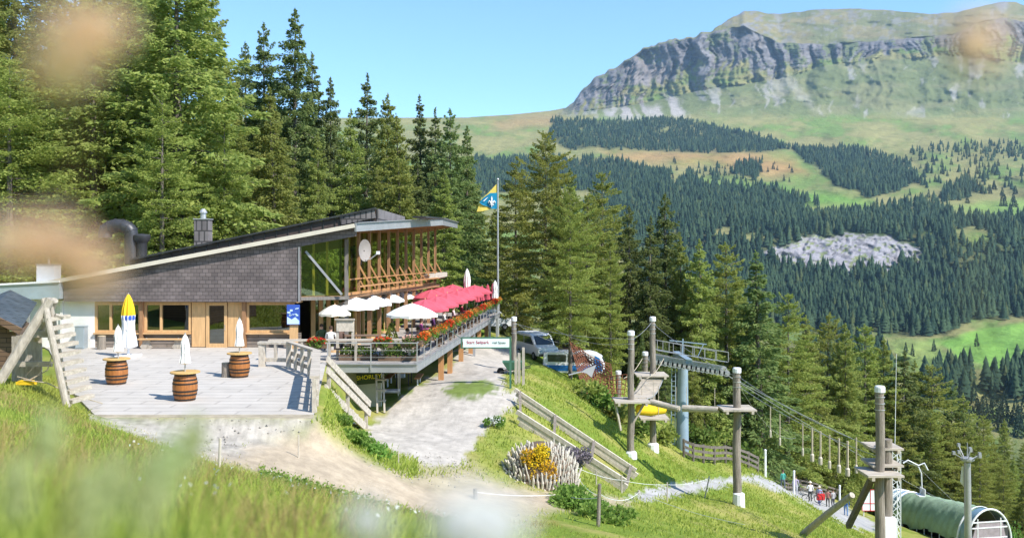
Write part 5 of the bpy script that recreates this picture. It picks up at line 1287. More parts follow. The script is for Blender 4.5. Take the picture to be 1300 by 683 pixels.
# hanging steps
steps = []
for i, (px, py0, py1, ww) in enumerate(((1031, 545, 576, 1), (1041.5, 548, 580, 1), (1053, 552, 585, .8), (1065, 555, 590, 1), (1076, 559, 594, 1.1), (1087, 561, 590, .7), (1019, 541, 569, .6), (990, 530, 556, .6), (978, 523, 546, .6))):
    D = 41 - (px - 1030) * .05
    tp_ = Vector((XP(px, D), D, ZP(py0, D))); bt = ZP(py1, D)
    if i == 0:
        s0 = thing('hanging_step', 'pale hanging wooden step', 'swing step', (tp_.x, D, bt), 'hanging wooden steps of the rope park')
        o = MB(); o.lathe((tp_.x, D, bt - .34), [(.075, 0), (.09, .05), (.09, .3), (.05, .36)], 10); o.build('log', M['palewood'], s0)
        o = MB(); o.tube((tp_.x, D, bt), (tp_.x, D, bt + 1.15), .045, None, 6); o.build('rope', M['rope'], s0); s = s0
    else: s = copy_tree(s0, (tp_.x, D, bt), 0, (ww, ww, 1))
    steps.append(s)
for s in steps: s['label'] = 'pale wooden step hanging on a rope from the cable in front of the dark trees'

# ================================================================ CHAIRLIFT
Dp = 58.0
py_ = thing('lift_pylon', 'blue-grey steel chairlift pylon with a long row of cable wheels on top', 'lift pylon', P(866, 585, Dp))
b = P(866, 590, Dp); tpz = ZP(456, Dp)
mb = MB(); mb.path([b, Vector((b.x + .02, Dp, (b.z + tpz) / 2)), Vector((b.x + .05, Dp, tpz))], [.43, .38, .31], 20); mb.build('shaft', M['pylon'], py_, smooth=True)
mb = MB(); mb.bar((b.x - .5, Dp - .1, b.z), (b.x - .42, Dp - .05, tpz - .3), .05, .05); mb.bar((b.x - .75, Dp - .1, b.z), (b.x - .67, Dp - .05, tpz - .3), .05, .05)
for i in range(22): t = (i + .5) / 22; zz = b.z + (tpz - b.z) * t; mb.bar((b.x - .72, Dp - .1, zz), (b.x - .45, Dp - .1, zz), .03, .03)
mb.build('ladder', M['pylon'], py_)
mb = MB(); mb.bar(Vector((b.x, Dp - 2.2, tpz + .1)), Vector((b.x, Dp + 2.2, tpz + .1)), .4, .35); mb.build('crossarm', M['pylon'], py_)
def sheaves(p, q, lab):
    fr_ = MB(); d = (q - p)
    for s in (-.16, .16):
        o_ = Vector((0, s, 0)); fr_.bar(p + o_ + Vector((0, 0, .3)), q + o_ + Vector((0, 0, .3)), .06, .16)
    for k in range(9): c = p.lerp(q, k / 8); fr_.bar(c + Vector((0, -.2, .3)), c + Vector((0, -.2, 0)), .06, .08)
    fr_.bar(p + Vector((0, -.5, .72)), q + Vector((0, -.5, .72)), .28, .03); fr_.bar(p + Vector((0, -.75, 1.35)), q + Vector((0, -.75, 1.35)), .04, .04)
    for k in range(7): c = p.lerp(q, k / 6); fr_.bar(c + Vector((0, -.75, .75)), c + Vector((0, -.75, 1.35)), .035, .035)
    tr = fr_.build('sheave_frame', M['zinc'], py_)
    for k in range(16):
        c = p.lerp(q, k / 15) + Vector((0, -.22, 0)); w_ = MB(); w_.path([c + Vector((0, -.06, 0)), c + Vector((0, .06, 0))], .21, 14); w_.path([c + Vector((0, -.1, 0)), c + Vector((0, .1, 0))], .1, 8); w_.build('sheave', M['zinc'], tr)
sheaves(P(832, 458, Dp - 2), P(921, 473, Dp - 2), 'near'); sheaves(P(826, 455, Dp + 2), P(905, 470, Dp + 2), 'far')
mb = MB(); mb.bar(P(850, 432, Dp), P(897, 437, Dp), .06, .06); mb.bar(P(866, 456, Dp), P(867, 430, Dp), .08, .08); mb.bar(P(893, 437, Dp), P(886, 452, Dp), .05, .05); mb.build('service_bar', M['pylon'], py_)
for i, yy in enumerate((-2.2, 2.2)):
    p0 = P(832, 460, Dp + yy); p1 = P(921, 475, Dp + yy); e = P(1232, 655, 84); f_ = P(700, 452, 95)
    cable([f_, p0, p1, P(1165, 592, 78), e] if yy < 0 else [P(760, 452, 95), p0, p1, P(1262, 668, 92)], .016, ['thick lift cable on the closer wheel row of the pylon', 'thick lift cable on the farther wheel row of the pylon'][i], 'lift_cable', 'lift cables', .008)
chp = P(1166, 592, 77)
ch = thing('lift_chair', 'white chairlift chair hanging on the cable above the green tunnel', 'lift chair', chp)
mb = MB(); mb.path([chp, chp + Vector((.25, 0, -.6)), chp + Vector((.3, 0, -2.0)), chp + Vector((.1, 0, -2.3))], .05, 6); mb.path([chp + Vector((-1.3, 0, .3)), chp + Vector((-.9, 0, .55)), chp + Vector((0, 0, .1)), chp + Vector((.5, 0, .3)), chp + Vector((.8, 0, -.3))], .06, 6); mb.build('hanger', M['whitecap'], ch)
mb = MB(); mb.box(chp + Vector((.1, 0, -2.4)), (.5, 1.0, .07)); mb.box(chp + Vector((.36, 0, -2.1)), (.06, 1.0, .55)); mb.build('seat', M['whitecap'], ch)
# green tarpaulin tunnel of the lower station
tn = thing('lift_tunnel', 'long arched lift tunnel with blue ends under a wrinkled green tarpaulin', 'tunnel', P(1200, 690, 86))
A = P(1140, 690, 93); B = P(1256, 690, 80); A.z = ZP(622, 93) - 4.1; B.z = ZP(646, 80) - 4.2
ax = (B - A); Lt = ax.length; ah = Vector((ax.x, ax.y, 0)).normalized(); sd_ = Vector((-ah.y, ah.x, 0))
def arch(p, hw, hh, n=18, a0=0, a1=math.pi): return [p + sd_ * (hw * math.cos(a0 + (a1 - a0) * i / n)) + Vector((0, 0, 1.2 + (hh - 1.2) * math.sin(a0 + (a1 - a0) * i / n))) for i in range(n + 1)]
def shell(t0, t1, hw, hh, steps_, m_, nm, wr=0, low=0):
    vs = []; fs = []; n = 22; rg_ = np.random.default_rng(3)
    for k in range(steps_ + 1):
        t = t0 + (t1 - t0) * k / steps_; ring = arch(A.lerp(B, t), hw, hh, n)
        for i, p in enumerate(ring):
            if wr:
                w_ = wr * (fbm(np.array(k * .55), np.array(i * .35), 3) - .5) + wr * .5 * math.sin(k * 1.7 + i * .35) * (abs(i - n / 2) / n)
                d_ = (p - A.lerp(B, t) - Vector((0, 0, 1.2))).normalized(); p = p + d_ * float(w_)
                if i in (0, n): p = p + Vector((0, 0, .75 * (fbm(np.array(k * .3 + 9), np.array(2.0), 2)) - .2))
            vs.append(p)
    for k in range(steps_):
        for i in range(n): fs.append((k * (n + 1) + i, k * (n + 1) + i + 1, (k + 1) * (n + 1) + i + 1, (k + 1) * (n + 1) + i))
    b_ = MB(); b_.add(vs, fs); return b_.build(nm, m_, tn, smooth=True)
shell(.0, .2, 2.15, 4.1, 4, M['polycarb'], 'blue_shell'); shell(.9, 1.0, 2.15, 4.15, 4, M['polycarb'], 'blue_shell')
shell(.17, .92, 2.22, 4.2, 44, M['tarp'], 'tarpaulin', .22)
for t in (0, .07, .15, .9, 1.0):
    o = MB(); p = A.lerp(B, t); o.path([p + sd_ * 2.2 + Vector((0, 0, -1.2))] + arch(p, 2.2, 4.2, 20) + [p - sd_ * 2.2 + Vector((0, 0, -1.2))], .09, 8); o.build('arch_rib', M['whitecap'], tn)
o = MB()
for s in (-1, 1):
    o.bar(A + sd_ * 2.15 * s + Vector((0, 0, .75)), B + sd_ * 2.15 * s + Vector((0, 0, .75)), .12, .12); o.bar(A + sd_ * 2.15 * s + Vector((0, 0, -.3)), B + sd_ * 2.15 * s + Vector((0, 0, -.3)), .12, .5)
o.build('side_rail', M['zinc'], tn)
for i in range(12):
    p = A.lerp(B, (i + .5) / 12) - sd_ * 2.12; o = MB(); o.bar(p + Vector((0, 0, -.2)), p + Vector((0, 0, 1.6)), .07, .07); o.build('side_post', M['whitecap'], tn)
o = MB(); o.extr([A + Vector((0, 0, -.4)), B + Vector((0, 0, -.4)), B + sd_ * 1.9 + Vector((0, 0, -.4)), A + sd_ * 1.9 + Vector((0, 0, -.4))], (0, 0, 3.2)); o.build('inner_cabin', M['darksteel'], tn)
# end frame with the notice panels
o = MB(); e = B + ah * .05
for h in (2.6, 3.1, 1.7): o.bar(e - sd_ * 1.75 + Vector((0, 0, h)), e + sd_ * 1.75 + Vector((0, 0, h)), .08, .1)
for s in (-1.2, 1.1): o.bar(e + sd_ * s + Vector((0, 0, -1)), e + sd_ * s + Vector((0, 0, 3.4)), .08, .08)
o.build('end_frame', M['whitecap'], tn)
o = MB(); o.extr([e + sd_ * a + Vector((0, 0, z)) for a, z in ((-1.7, 1.75), (1.6, 1.75), (1.3, 3.0), (-1.3, 3.0))], ah * -.1); o.build('curtain', mat('mauve', (.3, .25, .27), .8, .2, 3), tn)
o = MB(); o.extr([e + ah * .06 + sd_ * a + Vector((0, 0, z)) for a, z in ((-2, -.6), (.1, -.6), (.1, .9), (-2, .9))], ah * .05); o.build('white_panel', M['signwhite'], tn)
o = MB(); o.extr([e + ah * .06 + sd_ * a + Vector((0, 0, z)) for a, z in ((.12, .1), (2.1, .1), (2.1, 1.4), (.12, 1.4))], ah * .05); rp_ = o.build('red_panel', mat('palered', (.65, .25, .24), .6, .05, 3), tn)
o = MB()
for z in (.4, .68, .96): o.extr([e + ah * .12 + sd_ * a + Vector((0, 0, z + dz)) for a, dz in ((.35, 0), (1.9, 0), (1.9, .12), (.35, .12))], ah * .01)
o.build('white_stripes', M['white'], rp_)
# floodlight mast
Dm = 70
ms = thing('lift_mast', 'grey round steel mast with a crown of fittings in front of the tarpaulin tunnel', 'mast', P(1229, 700, Dm))
b = P(1229.5, 720, Dm); mb = MB(); mb.path([b, P(1228, 587, Dm)], [.28, .24], 16); mb.build('shaft', M['zinc'], ms, smooth=True)
mb = MB(); c = P(1228, 586, Dm); mb.lathe(c, [(.3, 0), (.5, .15), (.5, .3), (.2, .4)], 12)
for a in range(7):
    t = a * 6.28 / 7; mb.tube(c + Vector((.3 * math.cos(t), .3 * math.sin(t), .2)), c + Vector((.95 * math.cos(t), .95 * math.sin(t), .55 + .25 * (a % 3))), .04, None, 5); mb.box(c + Vector((.95 * math.cos(t), .95 * math.sin(t), .6 + .25 * (a % 3))), (.2, .2, .25))
mb.tube(c, c + Vector((0, 0, 1.5)), .06, .03, 6); mb.build('crown', M['zinc'], ms)
mb = MB(); mb.extr([P(1222, 592, Dm) + Vector((0, .1, 0)), P(1226, 592, Dm) + Vector((0, .1, 0)), P(1226, 620, Dm) + Vector((0, .1, 0)), P(1220, 612, Dm) + Vector((0, .1, 0))], (0, .05, 0)); mb.build('pennant', M['cloth_cream'], ms)

# ================================================================ TIMBER CHUTE, STONE MOUND, FENCES
chu = thing('timber_chute', 'two long parallel plank walls of a timber chute running down the grass bank', 'chute', on(730, 43))
def plankwall(a, b, hgt, w, nm):
    n = 3
    for k in range(n):
        o = MB(); z = hgt * (k + .5) / n; up = Vector((0, 0, 1)); d = (b - a)
        d_ = Vector((.02 * math.sin(k * 5 + 1), .025 * (k % 2), .012 * math.sin(k * 3))); o.bar(a + up * z + d_ - d * .01 * k, b + up * z + d_ * .6 + d * .012 * ((k * 2) % 3), w, hgt / n - .035); o.build(nm, M['palewood'], chu)
def hit(px, py, lo=12):
    D = lo + np.arange(0, 1000) * .1; x = (px - CX) * D / F; k = np.argmax(Hn(x, D) > HC - (py - YH) * D / F); return P(px, py, D[k])
u0, u1, l0, l1 = hit(657, 513, 30), hit(806, 613, 30), hit(659, 540, 30), hit(793, 626, 30)
def lift_over(a, b, dz):
    up_ = max(max(0, H(*a.lerp(b, t).xy) + dz - a.lerp(b, t).z) for t in (0, .25, .5, .75, 1)); return a + Vector((0, 0, up_)), b + Vector((0, 0, up_))
u0, u1 = lift_over(u0, u1, -.05); l0, l1 = lift_over(l0, l1, -.12); print('chute', u0.z, l0.z)
plankwall(u0, u1, .56, .12, 'upper_plank'); plankwall(l0, l1, .66, .12, 'lower_plank')
for t in (.02, .33, .66, .97):
    a = u0.lerp(u1, t); b = l0.lerp(l1, t); o = MB(); o.bar(b + Vector((0, -.1, -.55)), a + Vector((0, .02, .5)), .12, .12); o.build('chute_post', M['polewood'], chu)
# rockery
mc = on(686, 33.5); RX, RY, RZ = 1.42, 1.7, 1.55
mo = thing('stone_mound', 'round planted mound ringed by rows of pale upright stones with yellow flowers on top', 'mound', mc)
mb = MB(); mb.ball(mc + Vector((0, 0, -.25)), 1.0, 22, 14); mb.v = [tuple(mc + Vector((0, 0, -.25)) + Vector(((Vector(v) - mc - Vector((0, 0, -.25))).x * RX, (Vector(v) - mc - Vector((0, 0, -.25))).y * RY, (Vector(v) - mc - Vector((0, 0, -.25))).z * RZ))) for v in mb.v]; mb.build('earth', M['soil'], mo)
rs = random.Random(8); cnt = 0; rest = MB()
for row in range(9):
    el = R(4 + row * 8.2)
    nn = int(26 * math.cos(el)) + 4
    for j in range(nn):
        az = R(180) + math.pi * (j + .5 * (row % 2) + rs.uniform(-.2, .2)) / nn
        if 4.3 < az < 5.05 and row > 2: continue
        d_ = Vector((math.cos(el) * math.cos(az), math.cos(el) * math.sin(az), math.sin(el)))
        p = mc + Vector((d_.x * RX, d_.y * RY, d_.z * RZ - .25))
        tgt = MB() if cnt < 100 else rest
        hh = rs.uniform(.12, .34); w_ = rs.uniform(.028, .06)
        tl_ = Vector((rs.uniform(-.2, .2) + d_.x * .3, d_.y * .3 + rs.uniform(-.15, .1), 1)).normalized()
        tgt.path([p - tl_ * .1, p + tl_ * hh * .7, p + tl_ * hh], [w_, w_ * .95, w_ * .45], 6)
        if cnt < 100: tgt.build('upright_stone', M['stone'], mo)
        cnt += 1
o = rest.build('more_stones', M['stone'], mo); o['kind'] = 'stuff'
yb = thing('flower_bush', 'bush of bright yellow flowers on the stone mound', 'bush', mc + Vector((-.1, -.6, 1.0)))
cc = mc + Vector((-.1, -1.15, .72))
for k_, (ox, oy, oz, sx_, sz_) in enumerate(((0, 0, 0, .42, .46), (-.38, .1, .22, .3, .34), (.34, -.1, -.22, .34, .36), (.12, .1, .42, .3, .3), (.5, -.05, -.5, .22, .22), (-.12, -.1, -.42, .26, .24))):
    c_ = cc + Vector((ox, oy, oz)); spray_mesh('leaves', c_ + Vector((0, .08, -.05)), (sx_, .34, sz_), int(2400 * sx_ * sz_) + 60, .09, M['leafgreen'], yb); spray_mesh('blossoms', c_ + Vector((0, -.06, .05)), (sx_ * 1.05, .34, sz_ * 1.05), int(5200 * sx_ * sz_) + 80, .07, M['yellowflower'], yb)
def bush(px, D, rx, rz_, n, size, matl, label, blossom=None, group=None, nm='shrub'):
    c = on(px, D); t = thing(nm, label, 'shrub', c, group); c = c + Vector((0, 0, rz_ * .75))
    mb = MB()
    for k in range(5): a = k * 1.25; mb.tube(c - Vector((0, 0, rz_ * .8)), c + Vector((rx * .5 * math.cos(a), rx * .5 * math.sin(a), rz_ * .3)), .02, .008, 5)
    mb.build('stems', M['bark'], t)
    rg_ = np.random.default_rng(int(px * 7 + n)); cs = []; ds = []
    for k in range(7):
        o_ = rg_.normal(size=3) * np.array([.42 * rx, .42 * rx, .22 * rz_]); sc_k = rg_.uniform(.4, .75); m_ = n // 6
        v_ = rg_.normal(size=(m_, 3)); v_ /= np.linalg.norm(v_, axis=1)[:, None]
        cs.append(np.array(c) + o_ + v_ * np.array([rx, rx, rz_ * 1.15]) * sc_k * (rg_.random(m_) ** .45)[:, None]); ds.append(v_ + np.array([0, 0, .5]))
    cs = np.concatenate(cs); ds = np.concatenate(ds); sprays('leaves', cs, ds, size * (.5 + .9 * rg_.random(len(cs))), matl, t, None, rg_, .62, .7)
    if blossom: spray_mesh('blossoms', c + Vector((0, 0, rz_ * .25)), (rx, rx, rz_ * .9), n // 4, size * .8, M[blossom], t)
bush(728, 37.5, .62, .5, 1300, .11, M['lavender'], 'grey-purple lavender shrub between the stone mound and the chute')
bush(722, 30.3, .85, .4, 1700, .14, M['weed'], 'lush green leafy plant patch below the stone mound', nm='leafy_plant')
bush(748, 29.6, .8, .35, 1500, .14, M['weed'], 'green leafy plant patch left of the tall leaning stake', nm='leafy_plant')
bush(775, 28.6, .75, .32, 1300, .14, M['weed'], 'green leafy plant patch right of the tall leaning stake', nm='leafy_plant')
bush(628, 38.5, .4, .28, 600, .1, M['leafgreen'], 'small white-flowering shrub on the grass beside the paved path', 'daisy')
bush(655, 34.5, .4, .25, 600, .1, M['drygrass'], 'dry yellowish tuft at the left foot of the stone mound')
for i, (px, D) in enumerate(((432, 29.6), (445, 29.0), (460, 29.4), (478, 29.2))):
    bush(px, D, .55, .22, 700, .12, M['weed'], ['first', 'second', 'third', 'fourth'][i] + ' low weed clump along the bank below the timber stair, counted from the terrace', group='weeds along the bank', nm='weed_clump')

def stake(px, D, top, r, label, matl='polewood', lean=0, group=None, cap=False):
    p = on(px, D); zt = ZP(top, D); mb = MB(); mb.path([p - Vector((0, 0, .3)), Vector((p.x + lean, D, zt))], [r, r * .9], 8)
    o = mb.build('fence_stake', M[matl], loc=p); tag(o, label, 'stake', group); return Vector((p.x + lean, D, zt))
s_tall = stake(759, 26.8, 614, .06, 'stout brown fence stake in the grass at the bottom edge', lean=.05)
s_short = stake(603.5, 28, 620, .075, 'short thick brown fence stake on the dirt track')
stake(277.5, 16.5, 556, .028, 'thin pale bamboo stake standing in the near meadow', 'palewood', lean=.03)
stake(379, 25.5, 552, .02, 'faint thin stake on the dirt track below the terrace edge', 'palewood')
stake(506, 28.5, 572, .018, 'thin stake standing where grass meets the dirt track', 'palewood')
s3 = stake(713, 31, 604, .022, 'thin grey stake among the green leaves by the stone mound', 'greywood')
s4 = stake(727, 34.5, 582, .04, 'first of two close grey stakes beside the lavender shrub', 'greywood'); s5 = stake(732, 33.8, 586, .04, 'second of two close grey stakes beside the lavender shrub', 'greywood')
s6 = stake(757, 36, 596, .03, 'thin stake below the middle of the timber chute', 'greywood'); s7 = stake(789, 37.5, 603, .04, 'grey stake near the lower end of the timber chute', 'greywood')
s8 = stake(847, 40, 612, .03, 'thin stake beside the gravel walk', 'greywood'); s9 = stake(893, 45, 604, .035, 'leaning thin stake before the thick right pole', 'greywood', lean=.3)
s10 = stake(811, 39, 622, .06, 'short stub post at the lower end of the chute', 'greywood')
def ropeline(pts, label, r=.008, sag=.02, m_='white', group='fence strings'):
    mb = MB()
    for a, b in zip(pts[:-1], pts[1:]):
        Ls = (b - a).length; mb.path([a.lerp(b, k / 8) - Vector((0, 0, sag * Ls * 4 * (k / 8) * (1 - k / 8))) for k in range(9)], r, 5)
    tag(mb.build('fence_string', M[m_], loc=pts[0]), label, 'string', group)
dn = lambda v, d: v - Vector((0, 0, d))
ropeline([dn(s_short, .1), dn(s3, .62), dn(s_tall, .4)], 'white fence string from the short stake across the track to the tall stake', .010)
ropeline([dn(s_tall, .35), dn(s5, .5), dn(s4, .3)], 'white fence string from the tall stake up to the two grey stakes')
ropeline([dn(s4, .25), dn(s6, .2), dn(s7, .2), dn(s8, .1), dn(s9, .1)], 'white fence string along the lower side of the timber chute')
q = on(945, 33) + Vector((0, 0, .6)); ropeline([dn(s_tall, .3), dn(s10, .1), q], 'white fence string running down the grass slope to the bottom edge', .009)
# dark post-and-rail fence along the gravel walk
wf = thing('rail_fence', 'low dark timber rail fence along the gravel walk under the trees', 'fence', on(900, 56))
fpos = [(868, 585, 56.5), (880, 588, 56.5), (893, 592, 57), (907, 594, 57.5), (921, 596, 58.5), (936, 597, 59.5), (950, 597, 60.5), (962, 598, 62)]
pts = []
for px, py, D in fpos:
    p = on(px, D); pts.append(p); o = MB(); o.tube(p - Vector((0, 0, .2)), p + Vector((0, 0, 1.15)), .08, None, 8); o.build('fence_post', M['bark'], wf)
for h in (.35, .7, 1.05):
    o = MB()
    for a, b in zip(pts[:-1], pts[1:]): o.bar(a + Vector((0, -.06, h)), b + Vector((0, -.06, h)), .06, .16)
    o.build('rail', M['bark'], wf)
q = on(972, 62)
for px, D, lb in ((971.5, 64, 'pale white post at the far end of the gravel walk'), (1008, 74, 'pale white post behind the person in lilac'), (1066, 84, 'pale white post at the queue beside the person in blue')):
    p = on(px, D); mb = MB(); mb.path([p, p + Vector((0, 0, 1.9))], .09, 8); mb.ball(p + Vector((0, 0, 1.9)), .1); tag(mb.build('marker_post', M['whitecap'], loc=p), lb, 'post', 'white posts along the walk')
qf = thing('queue_fence', 'long low dark timber barrier following the walk behind the people', 'fence', on(1050, 84))
pp = [on(px, D) for px, D in ((985, 80), (1000, 82), (1016, 84), (1032, 85), (1048, 87), (1062, 90), (1078, 93), (1094, 95))]
for p in pp: o = MB(); o.tube(p, p + Vector((0, 0, 1.1)), .07, None, 6); o.build('fence_post', M['bark'], qf)
for h in (.3, .65, 1.0):
    o = MB()
    for a, b in zip(pp[:-1], pp[1:]): o.bar(a + Vector((0, 0, h)), b + Vector((0, 0, h)), .07, .15)
    o.build('rail', M['bark'], qf)
bs = thing('info_board', 'white board with a red cross pattern standing beside the tunnel entrance', 'board', on(1104, 84))
p = on(1104, 84); zc = ZP(634, 84)
for s in (-.55, .55): o = MB(); o.tube((p.x + s, 84, p.z), (p.x + s, 84, zc + 1), .05, None, 8); o.build('leg', M['whitecap'], bs)
o = MB(); o.box((p.x, 83.9, zc), (1.5, .08, 1.95)); o.build('panel', M['signwhite'], bs)
o = MB()
for dx in (-.74, .02, .74): o.box((p.x + dx, 83.84, zc), (.05, .04, 1.95))
for dz in (-.97, -.3, .97): o.box((p.x, 83.84, zc + dz), (1.5, .035, .05))
o.build('red_lines', M['red'], bs)
bk = thing('bicycle', 'dark bicycle leaning on the barrier along the walk', 'bicycle', on(1031, 74.5))
p = on(1031, 74.5); 
for s in (-.52, .52):
    o = MB(); o.path([p + Vector((s + .34 * math.cos(a * math.pi / 10), 0, .36 + .34 * math.sin(a * math.pi / 10))) for a in range(21)], .03, 5); o.build('wheel', M['rubber'], bk)
o = MB(); k = [Vector(v) for v in ((-.52, 0, .36), (-.15, 0, .85), (.35, 0, .85), (0, 0, .33), (.52, 0, .36), (.32, 0, 1.02), (.32, .25, 1.05), (.32, -.25, 1.05))]
for a, b in ((0, 3), (0, 1), (1, 3), (1, 2), (2, 3), (2, 4), (4, 5), (6, 7)): o.tube(p + k[a], p + k[b], .022, None, 6)
o.build('frame', M['darksteel'], bk); o = MB(); o.box(p + Vector((-.17, 0, .92)), (.26, .13, .06)); o.build('saddle', M['rubber'], bk)

# ================================================================ PEOPLE
def person_mat(name, legs, top, hipz, neckz, arms=None):
    m, t, b = nt(name); tc = node(t, 'ShaderNodeTexCoord'); s = node(t, 'ShaderNodeSeparateXYZ'); L(t, tc.outputs['Object'], s.inputs[0])
    mr = node(t, 'ShaderNodeMapRange'); mr.inputs[1].default_value = 0; mr.inputs[2].default_value = 2; L(t, s.outputs[2], mr.inputs[0])
    r = node(t, 'ShaderNodeValToRGB'); r.color_ramp.interpolation = 'CONSTANT'; e = r.color_ramp.elements
    e[0].position = 0; e[0].color = (.03, .025, .02, 1); e[1].position = .045; e[1].color = rgba(legs)
    for ps, c in ((hipz / 2, top), (neckz / 2, (.5, .3, .21))): q = e.new(ps); q.color = rgba(c)
    L(t, mr.outputs[0], r.inputs[0]); L(t, r.outputs[0], b.inputs['Base Color']); b.inputs['Roughness'].default_value = .8
    return m
def skin_body(verts, edges, rad, root):
    me = bpy.data.meshes.new('person'); me.from_pydata(verts, edges, [])
    ob = bpy.data.objects.new('person', me); COL.objects.link(ob)
    md = ob.modifiers.new('s', 'SKIN'); 
    sk = me.skin_vertices[0].data if len(me.skin_vertices) else None
    if sk is None:
        import bmesh as bm_; b = bm_.new(); b.from_mesh(me); b.verts.layers.skin.verify(); b.to_mesh(me); b.free(); sk = me.skin_vertices[0].data
    for i, r in enumerate(rad): sk[i].radius = (r, r) if not isinstance(r, tuple) else r
    sk[root].use_root = True
    sb = ob.modifiers.new('u', 'SUBSURF'); sb.levels = 2; sb.render_levels = 2
    dg = bpy.context.evaluated_depsgraph_get(); m2 = bpy.data.meshes.new_from_object(ob.evaluated_get(dg)); bpy.data.objects.remove(ob)
    m2.polygons.foreach_set('use_smooth', [True] * len(m2.polygons)); return m2
def standing(step=.12, arm='down'):
    v = [(0, 0, .95), (0, 0, 1.15), (0, -.01, 1.38), (0, 0, 1.5), (0, -.02, 1.6), (0, -.02, 1.74)]
    e = [(0, 1), (1, 2), (2, 3), (3, 4), (4, 5)]; r = [(.15, .11), (.14, .1), (.16, .1), .055, .095, .075]
    for s in (-1, 1):
        b = len(v); k = step * s
        v += [(s * .1, -k * .3, .86), (s * .1, -k - .03, .5), (s * .1, -k * 1.0 + .06, .09), (s * .11, -k - .12, .045)]
        e += [(0, b), (b, b + 1), (b + 1, b + 2), (b + 2, b + 3)]; r += [.095, .065, .045, .04]
        b = len(v)
        if arm == 'down' or s < 0: pts = [(s * .2, 0, 1.4), (s * .27, .03, 1.13), (s * .26, -.06, .9), (s * .25, -.09, .8)]
        else: pts = [(s * .2, 0, 1.4), (s * .28, -.02, 1.14), (s * .2, -.22, 1.2), (s * .14, -.3, 1.26)]
        v += pts; e += [(2, b), (b, b + 1), (b + 1, b + 2), (b + 2, b + 3)]; r += [.06, .045, .036, .04]
    return skin_body(v, e, r, 0)
def sitting():
    v = [(0, .05, .5), (0, .06, .72), (0, .02, .95), (0, 0, 1.07), (0, -.03, 1.17), (0, -.03, 1.31)]
    e = [(0, 1), (1, 2), (2, 3), (3, 4), (4, 5)]; r = [(.16, .12), (.14, .11), (.16, .1), .055, .095, .075]
    for s in (-1, 1):
        b = len(v); v += [(s * .1, -.05, .52), (s * .11, -.42, .52), (s * .11, -.42, .09), (s * .11, -.54, .045)]
        e += [(0, b), (b, b + 1), (b + 1, b + 2), (b + 2, b + 3)]; r += [.09, .065, .045, .04]
        b = len(v); v += [(s * .2, .0, .97), (s * .26, -.06, .72), (s * .16, -.32, .76), (s * .12, -.42, .78)]
        e += [(2, b), (b, b + 1), (b + 1, b + 2), (b + 2, b + 3)]; r += [.06, .045, .036, .04]
    return skin_body(v, e, r, 0)
BODY = {'a': standing(.12), 'b': standing(.02, 'up'), 'c': standing(.2), 's': sitting()}
def hair_mesh(zc, hat=None):
    mb = MB(); prof = [(.0, .115), (.055, .1), (.092, .06), (.105, 0), (.1, -.05)] if not hat else [(0, .13), (.07, .12), (.1, .06), (.105, .02), (.17, .01), (.17, 0), (.1, 0)]
    mb.lathe((0, 0, zc), prof[::-1], 14); return mb
pk = 0
def person(kind, loc, rz, h, legs, top, label, hat=None, pack=None, group=None):
    global pk; pk += 1
    me = BODY[kind].copy(); sit = kind == 's'
    m = person_mat(f'clothes{pk}', legs, top, .6 if sit else .93, 1.06 if sit else 1.47); me.materials.clear(); me.materials.append(m)
    o = bpy.data.objects.new('person', me); COL.objects.link(o); o.location = loc; o.rotation_euler = (0, 0, rz); s = h / 1.78; o.scale = (s, s, s); ORI[o.name] = Vector((0, 0, 0))
    tag(o, label, 'person', group)
    zc = 1.245 if sit else 1.675
    hm = hair_mesh(zc, hat); hh = hm.build('hat' if hat else 'hair', hat if hat else M['hair'], o); hh.location = (0, -.005, 0)
    f = MB(); f.box((-.035, -.118, zc - .012), (.022, .012, .012)); f.box((.035, -.118, zc - .012), (.022, .012, .012)); f.build('eyes', M['hair'], o)
    f = MB(); f.extr([(-.016, -.115, zc - .05), (.016, -.115, zc - .05), (0, -.112, zc - .005), ], (0, -.022, 0)); f.build('nose', M['skin'], o)
    f = MB(); f.box((0, -.112, zc - .075), (.045, .012, .01)); f.build('mouth', M['textred'], o)
    if pack:
        f = MB(); f.box((0, .17, 1.2), (.3, .18, .44)); f.box((0, .27, 1.12), (.22, .06, .2)); q = f.build('backpack', pack, o); bv = q.modifiers.new('b', 'BEVEL'); bv.width = .05; bv.segments = 2
    return o
hatw = M['cloth_cream']
person('a', on(994, 74), R(200), 1.6, (.1, .12, .15), (.05, .3, .24), 'person in a teal green top walking on the path, first from the left', M['hair'])
person('a', on(1010, 78), R(160), 1.75, (.5, .5, .55), (.42, .36, .48), 'person in a lilac top and pale trousers next to the white post', group=None)
person('b', on(1028.5, 76), R(190), 1.72, (.05, .06, .05), (.75, .72, .7), 'person in a white top and dark trousers with a pale hat', hatw)
person('c', on(1040, 77), R(150), 1.65, (.04, .06, .2), (.3, .4, .6), 'person in a light blue shirt and dark blue trousers carrying a red bag', hatw)
q = on(1041, 76.5); mb = MB(); mb.box(q + Vector((0, -.15, .78)), (.62, .3, .5)); mb.box(q + Vector((0, -.32, .74)), (.4, .06, .3)); mb.path([q + Vector((-.2, -.15, 1.02)), q + Vector((-.05, -.15, 1.25)), q + Vector((.15, -.15, 1.25)), q + Vector((.25, -.15, 1.02))], .02, 5)
bagm = mb.build('red_bag', M['red'], loc=q); tag(bagm, 'bright red bag held by the person in light blue', 'bag'); bv = bagm.modifiers.new('b', 'BEVEL'); bv.width = .06; bv.segments = 2
person('a', on(1051, 80), R(170), 1.6, (.08, .07, .06), (.3, .12, .1), 'person in a dark red top behind the person with the red bag')
person('b', on(1057.5, 81), R(200), 1.7, (.06, .06, .08), (.38, .36, .36), 'person in a grey top standing behind the white queue post')
